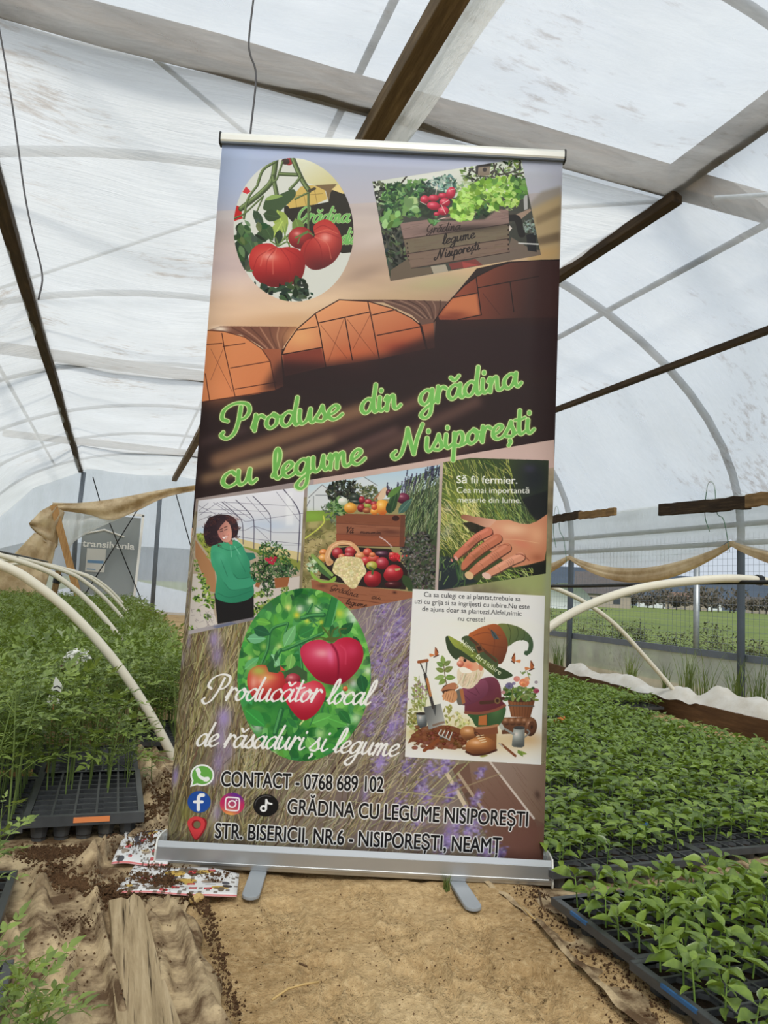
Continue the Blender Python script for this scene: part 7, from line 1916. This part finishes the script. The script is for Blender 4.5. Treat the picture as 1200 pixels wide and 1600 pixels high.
for n_, (d, x, y, k) in enumerate(pv):
    jx, jy = x + RP_.gauss(0, .004), y + RP_.gauss(0, .004)
    if n_ < 64:
        plant_parts('pepper_seedling', (jx, jy, .045), pepper_spec(RP_, RP_.uniform(.048, .074)), PLM, 'stem_green', .0021, 'young pepper seedling in the trays right of the path' if k == 'near' else 'young pepper seedling at the front of the big bed', 'seedling', 'pepper seedlings in the near trays' if k == 'near' else 'pepper seedlings at the front of the big bed')
    elif n_ < 300:
        o = link('pepper_seedling', RP_.choice(PEP)); o.location = (jx, jy, .045); s_ = RP_.uniform(.85, 1.15); o.scale = (s_, s_, s_ * RP_.uniform(.7, .9)); o.rotation_euler = (0, 0, RP_.uniform(0, 6.28))
        tag(o, 'young pepper seedling in the trays right of the path' if k == 'near' else 'young pepper seedling in the big bed right of the banner', 'seedling', 'pepper seedlings in the near trays' if k == 'near' else 'pepper seedlings in the big bed')
    else:
        st_, lv = pepper_spec(RP_, RP_.uniform(.048, .072)); m0 = len(mV); mV += [(jx - .001, jy, .045), (jx + .001, jy, .045), (jx + st_[2][0], jy + st_[2][1], .045 + st_[2][2])]; mF.append((m0, m0 + 1, m0 + 2))
        for i, p, yw, pt, sc, ro in lv[1:]:
            q = xf(PEP_SIMPLE[i][0], (p[0] + jx, p[1] + jy, p[2] + .045), yw, pt, sc * 1.08, ro); m0 = len(mV); mV += [tuple(v) for v in q]; mF += [tuple(t + m0 for t in f) for f in PEP_SIMPLE[i][1]]
print('PEPPERS', len(pv), 'trays', n_tr)
if mV: tag(ob('pepper_foliage', mV, mF, MAT['mass_pepper'], smooth=True), 'dense low green mass of pepper seedlings filling the far bed', 'seedlings', kind='stuff')
q = onz(873, 1127, .1); tag(MB().beam((q[0] - .03, q[1], .10), (q[0] + .04, q[1], .11), .002, .03).build('plant_label', MAT['orange_tape']), 'small orange plant label among the peppers beside the banner', 'label')
q = onz(1000, 1297, .07)
tag(MB().beam((q[0] - .02, q[1], .06), (q[0] + .035, q[1] + .01, .085), .012, .0015).build('plant_label', MAT['blue_tape']), 'small blue plant label lying in the front tray of the big bed', 'label')

# --- tomato trays on the left
e = tray(-.175, 2.275, 5, 9, True, 'black tray with empty front cells below the tall tomato seedlings', 'tomato trays', 4); e.scale = (1.05, .96, 1.6)
tp = MB().box((.11, -.0145, TH - .012), (.20, -.0130, TH - .003)).build('tape', MAT['orange_tape'], e); tp['label'] = 'orange paper tape'
e2 = tray(-.16, 2.80, 5, 9, False, 'black tray behind the front tomato tray, next to the white hoop', 'tomato trays')
e3 = tray(-.475, 2.30, 5, 9, False, 'black tomato tray at the left edge beside the front tray', 'tomato trays')
e4 = tray(-.45, 1.68, 5, 5, True, 'black tray of thin tomato seedlings at the left edge of the picture', 'tomato trays')
e5 = tray(-.405, 1.02, 5, 9, False, 'black tray of tomato seedlings below the lower left corner', 'tomato trays')
e6 = tray(-.475, 2.83, 5, 9, False, 'black tomato tray behind the left edge tray in the second row', 'tomato trays')
e7 = tray(.10, 3.36, 5, 9, False, 'black tomato tray right behind the white hoop foot', 'tomato trays')
RT = random.Random(9); ntom = 0


def tom_part(x, y, z, h, lab, group, nl=8):
    k = 1. if h > .2 else .72
    plant_parts('tomato_seedling', (x, y, z), tomato_spec(RT, h / k, nl), TLM, 'stem_tomato', .0026, lab, 'seedling', group, RT.uniform(0, 6.28)).scale = (k, k, k)


for i in range(5):
    for j in range(4, 9):
        if j == 4 and i not in (1, 3): continue
        tom_part(-.175 + (i + .5) * CS * 1.05 + RT.gauss(0, .006), 2.275 + (j + .5) * CS * .96, .07, (RT.uniform(.27, .36) if i < 3 else .25 if i == 3 else .2) + 0, 'tall tomato seedling in the half-empty front tray', 'tall tomato seedlings in the front tray'); ntom += 1
for (px, py, h) in ((330 - 95, 1240, .17), (205, 1245, .1)):
    q = onz(px, py); tom_part(q[0], q[1], .02, h, 'lone small tomato seedling beside the front tray' if h > .12 else 'tiny tomato seedling at the tray corner', 'stray tomato seedlings', 5); ntom += 1
for x, y in [(-.45 + (i + .5) * CS, 1.68 + (j + .5) * CS) for i in range(1, 5) for j in range(5)]:
    if R.random() < .85: tom_part(x, y, .045, RT.uniform(.10, .16), 'thin young tomato seedling in the tray at the left edge', 'tomato seedlings in the left edge tray', 6); ntom += 1
for px, py, h in ((-8, 1575, .10), (28, 1610, .10), (-34, 1545, .11), (5, 1645, .12), (52, 1650, .10), (-40, 1600, .13), (25, 1690, .13), (-25, 1640, .12)):
    q = onz(px, py, .1); tom_part(q[0], q[1], .045, h, 'bushy tomato seedling in the lower left corner', 'tomato seedlings in the lower left corner', 8); ntom += 1
spots = []
for x0, y0, nx, ny in ((-.475, 2.30, 5, 9), (-.16, 2.80, 5, 9), (-.475, 2.83, 5, 9), (.10, 3.36, 5, 9)):
    spots += [(x0 + (i + .5) * CS, y0 + (j + .5) * CS) for i in range(nx) for j in range(ny)]
y = 3.36
while y < 15.2:
    s_ = .062 if y < 5 else .085 if y < 8 else .12
    x = .36 if y > 3.85 else .08
    while x > -2.5:
        spots.append((x + RT.gauss(0, s_ * .2), y + RT.gauss(0, s_ * .2))); x -= s_
    y += s_
tv = []
for x, y in spots:
    a = project((x, y, .3)); b_ = project((x, y, .2))
    if y < 3.25 and y > 2.74 and b_[0] > 95: continue
    if -60 < a[0] < 300: tv.append((math.hypot(x, y), x, y))
tv.sort(); mV = []; mF = []
for n_, (d, x, y) in enumerate(tv):
    tall = 1. if y < 3.3 else .92
    if ntom < 300:
        o = link('tomato_seedling', RT.choice(TOM)); o.location = (x, y, .045); s_ = RT.uniform(.85, 1.1) * tall; o.scale = (s_, s_, s_); o.rotation_euler = (0, 0, RT.uniform(0, 6.28)); ntom += 1
        tag(o, 'tomato seedling crowded in the trays behind the front tray' if y < 3.3 else 'tomato seedling in the dense bed behind the thick white hoop', 'seedling', 'crowded tomato seedlings' if y < 3.3 else 'tomato seedlings in the dense bed')
    else:
        st_, lv = tomato_spec(RT, RT.uniform(.26, .34), 6 if y < 8 else 5); k_ = 1. if y < 8 else 1.35
        for i, p, yw, pt, sc, ro in lv[1:]:
            q = xf(TLS[0], (p[0] + x, p[1] + y, p[2] + .045), yw, pt, sc * k_, ro); m0 = len(mV); mV += [tuple(v) for v in q]; mF += [tuple(t + m0 for t in f) for f in TLS[1]]
print('TOMATO', len(tv), len(mF))
tag(ob('tomato_foliage', mV, mF, MAT['mass_tomato']), 'dense green mass of tomato seedlings filling the left bed to the end wall', 'seedlings', kind='stuff')
# bits among the plants
pl_ = empty('plant_label', ony(84, 1098, 2.75)); tag(pl_, 'white handwritten plant label standing among the tall tomato seedlings', 'label')
b = MB().add([(-.022, 0, 0), (.022, 0, -.004), (.024, 0, .055), (-.002, 0, .088)], [(0, 1, 2, 3)]).build('card', MAT['label_white'], pl_); so = b.modifiers.new('thick', 'SOLIDIFY'); so.thickness = .001
for zz, x0, x1 in ((.050, -.006, .018), (.036, -.010, .016), (.022, -.012, .010)):
    MB().tube([(x0, -.0015, zz), ((x0 + x1) / 2, -.0015, zz + .006), (x1, -.0015, zz - .002)], .0018, 4).build('pen_stroke', MAT['black_cap'], pl_)
MB().beam((0, .002, 0), (0, .002, -.3), .004, .004, (0, 1, 0)).build('stick', MAT['stake_wood'], pl_)


def crumple(name, loc, r, mat, lab, cat, flat=.6):
    m = bpy.data.meshes.new(name); bm = bmesh.new(); bmesh.ops.create_icosphere(bm, subdivisions=3, radius=r)
    for v in bm.verts: v.co *= 1 + R.uniform(-.28, .2); v.co.z *= flat
    bm.to_mesh(m); bm.free(); m.materials.append(MAT[mat]); o = link(name, m); o.location = loc; return tag(o, lab, cat)


crumple('crumpled_paper', ony(122, 1028, 3.95), .062, 'label_white', 'crumpled white paper lying in the tomato bed behind the hoop', 'paper', .7)
crumple('clay_shard', ony(110, 1042, 3.93), .05, 'roof_red', 'brown clod below the crumpled white paper in the bed', 'clod', .4)
crumple('yellow_scrap', onz(236, 1030, .02), .035, 'yellow_scrap', 'small yellow scrap beside the feet of the back hoops', 'scrap', .4)
tag(MB().tube([onz(215, 1018, .1), onz(228, 1002, .1)], .07, 10).build('log', MAT['rotten_wood'], smooth=True), 'short dark log at the bed edge by the back hoops', 'log')
crumple('white_rag', ony(216, 948, 12.5), .14, 'label_white', 'white rag on the plants near the end wall', 'rag', .5)
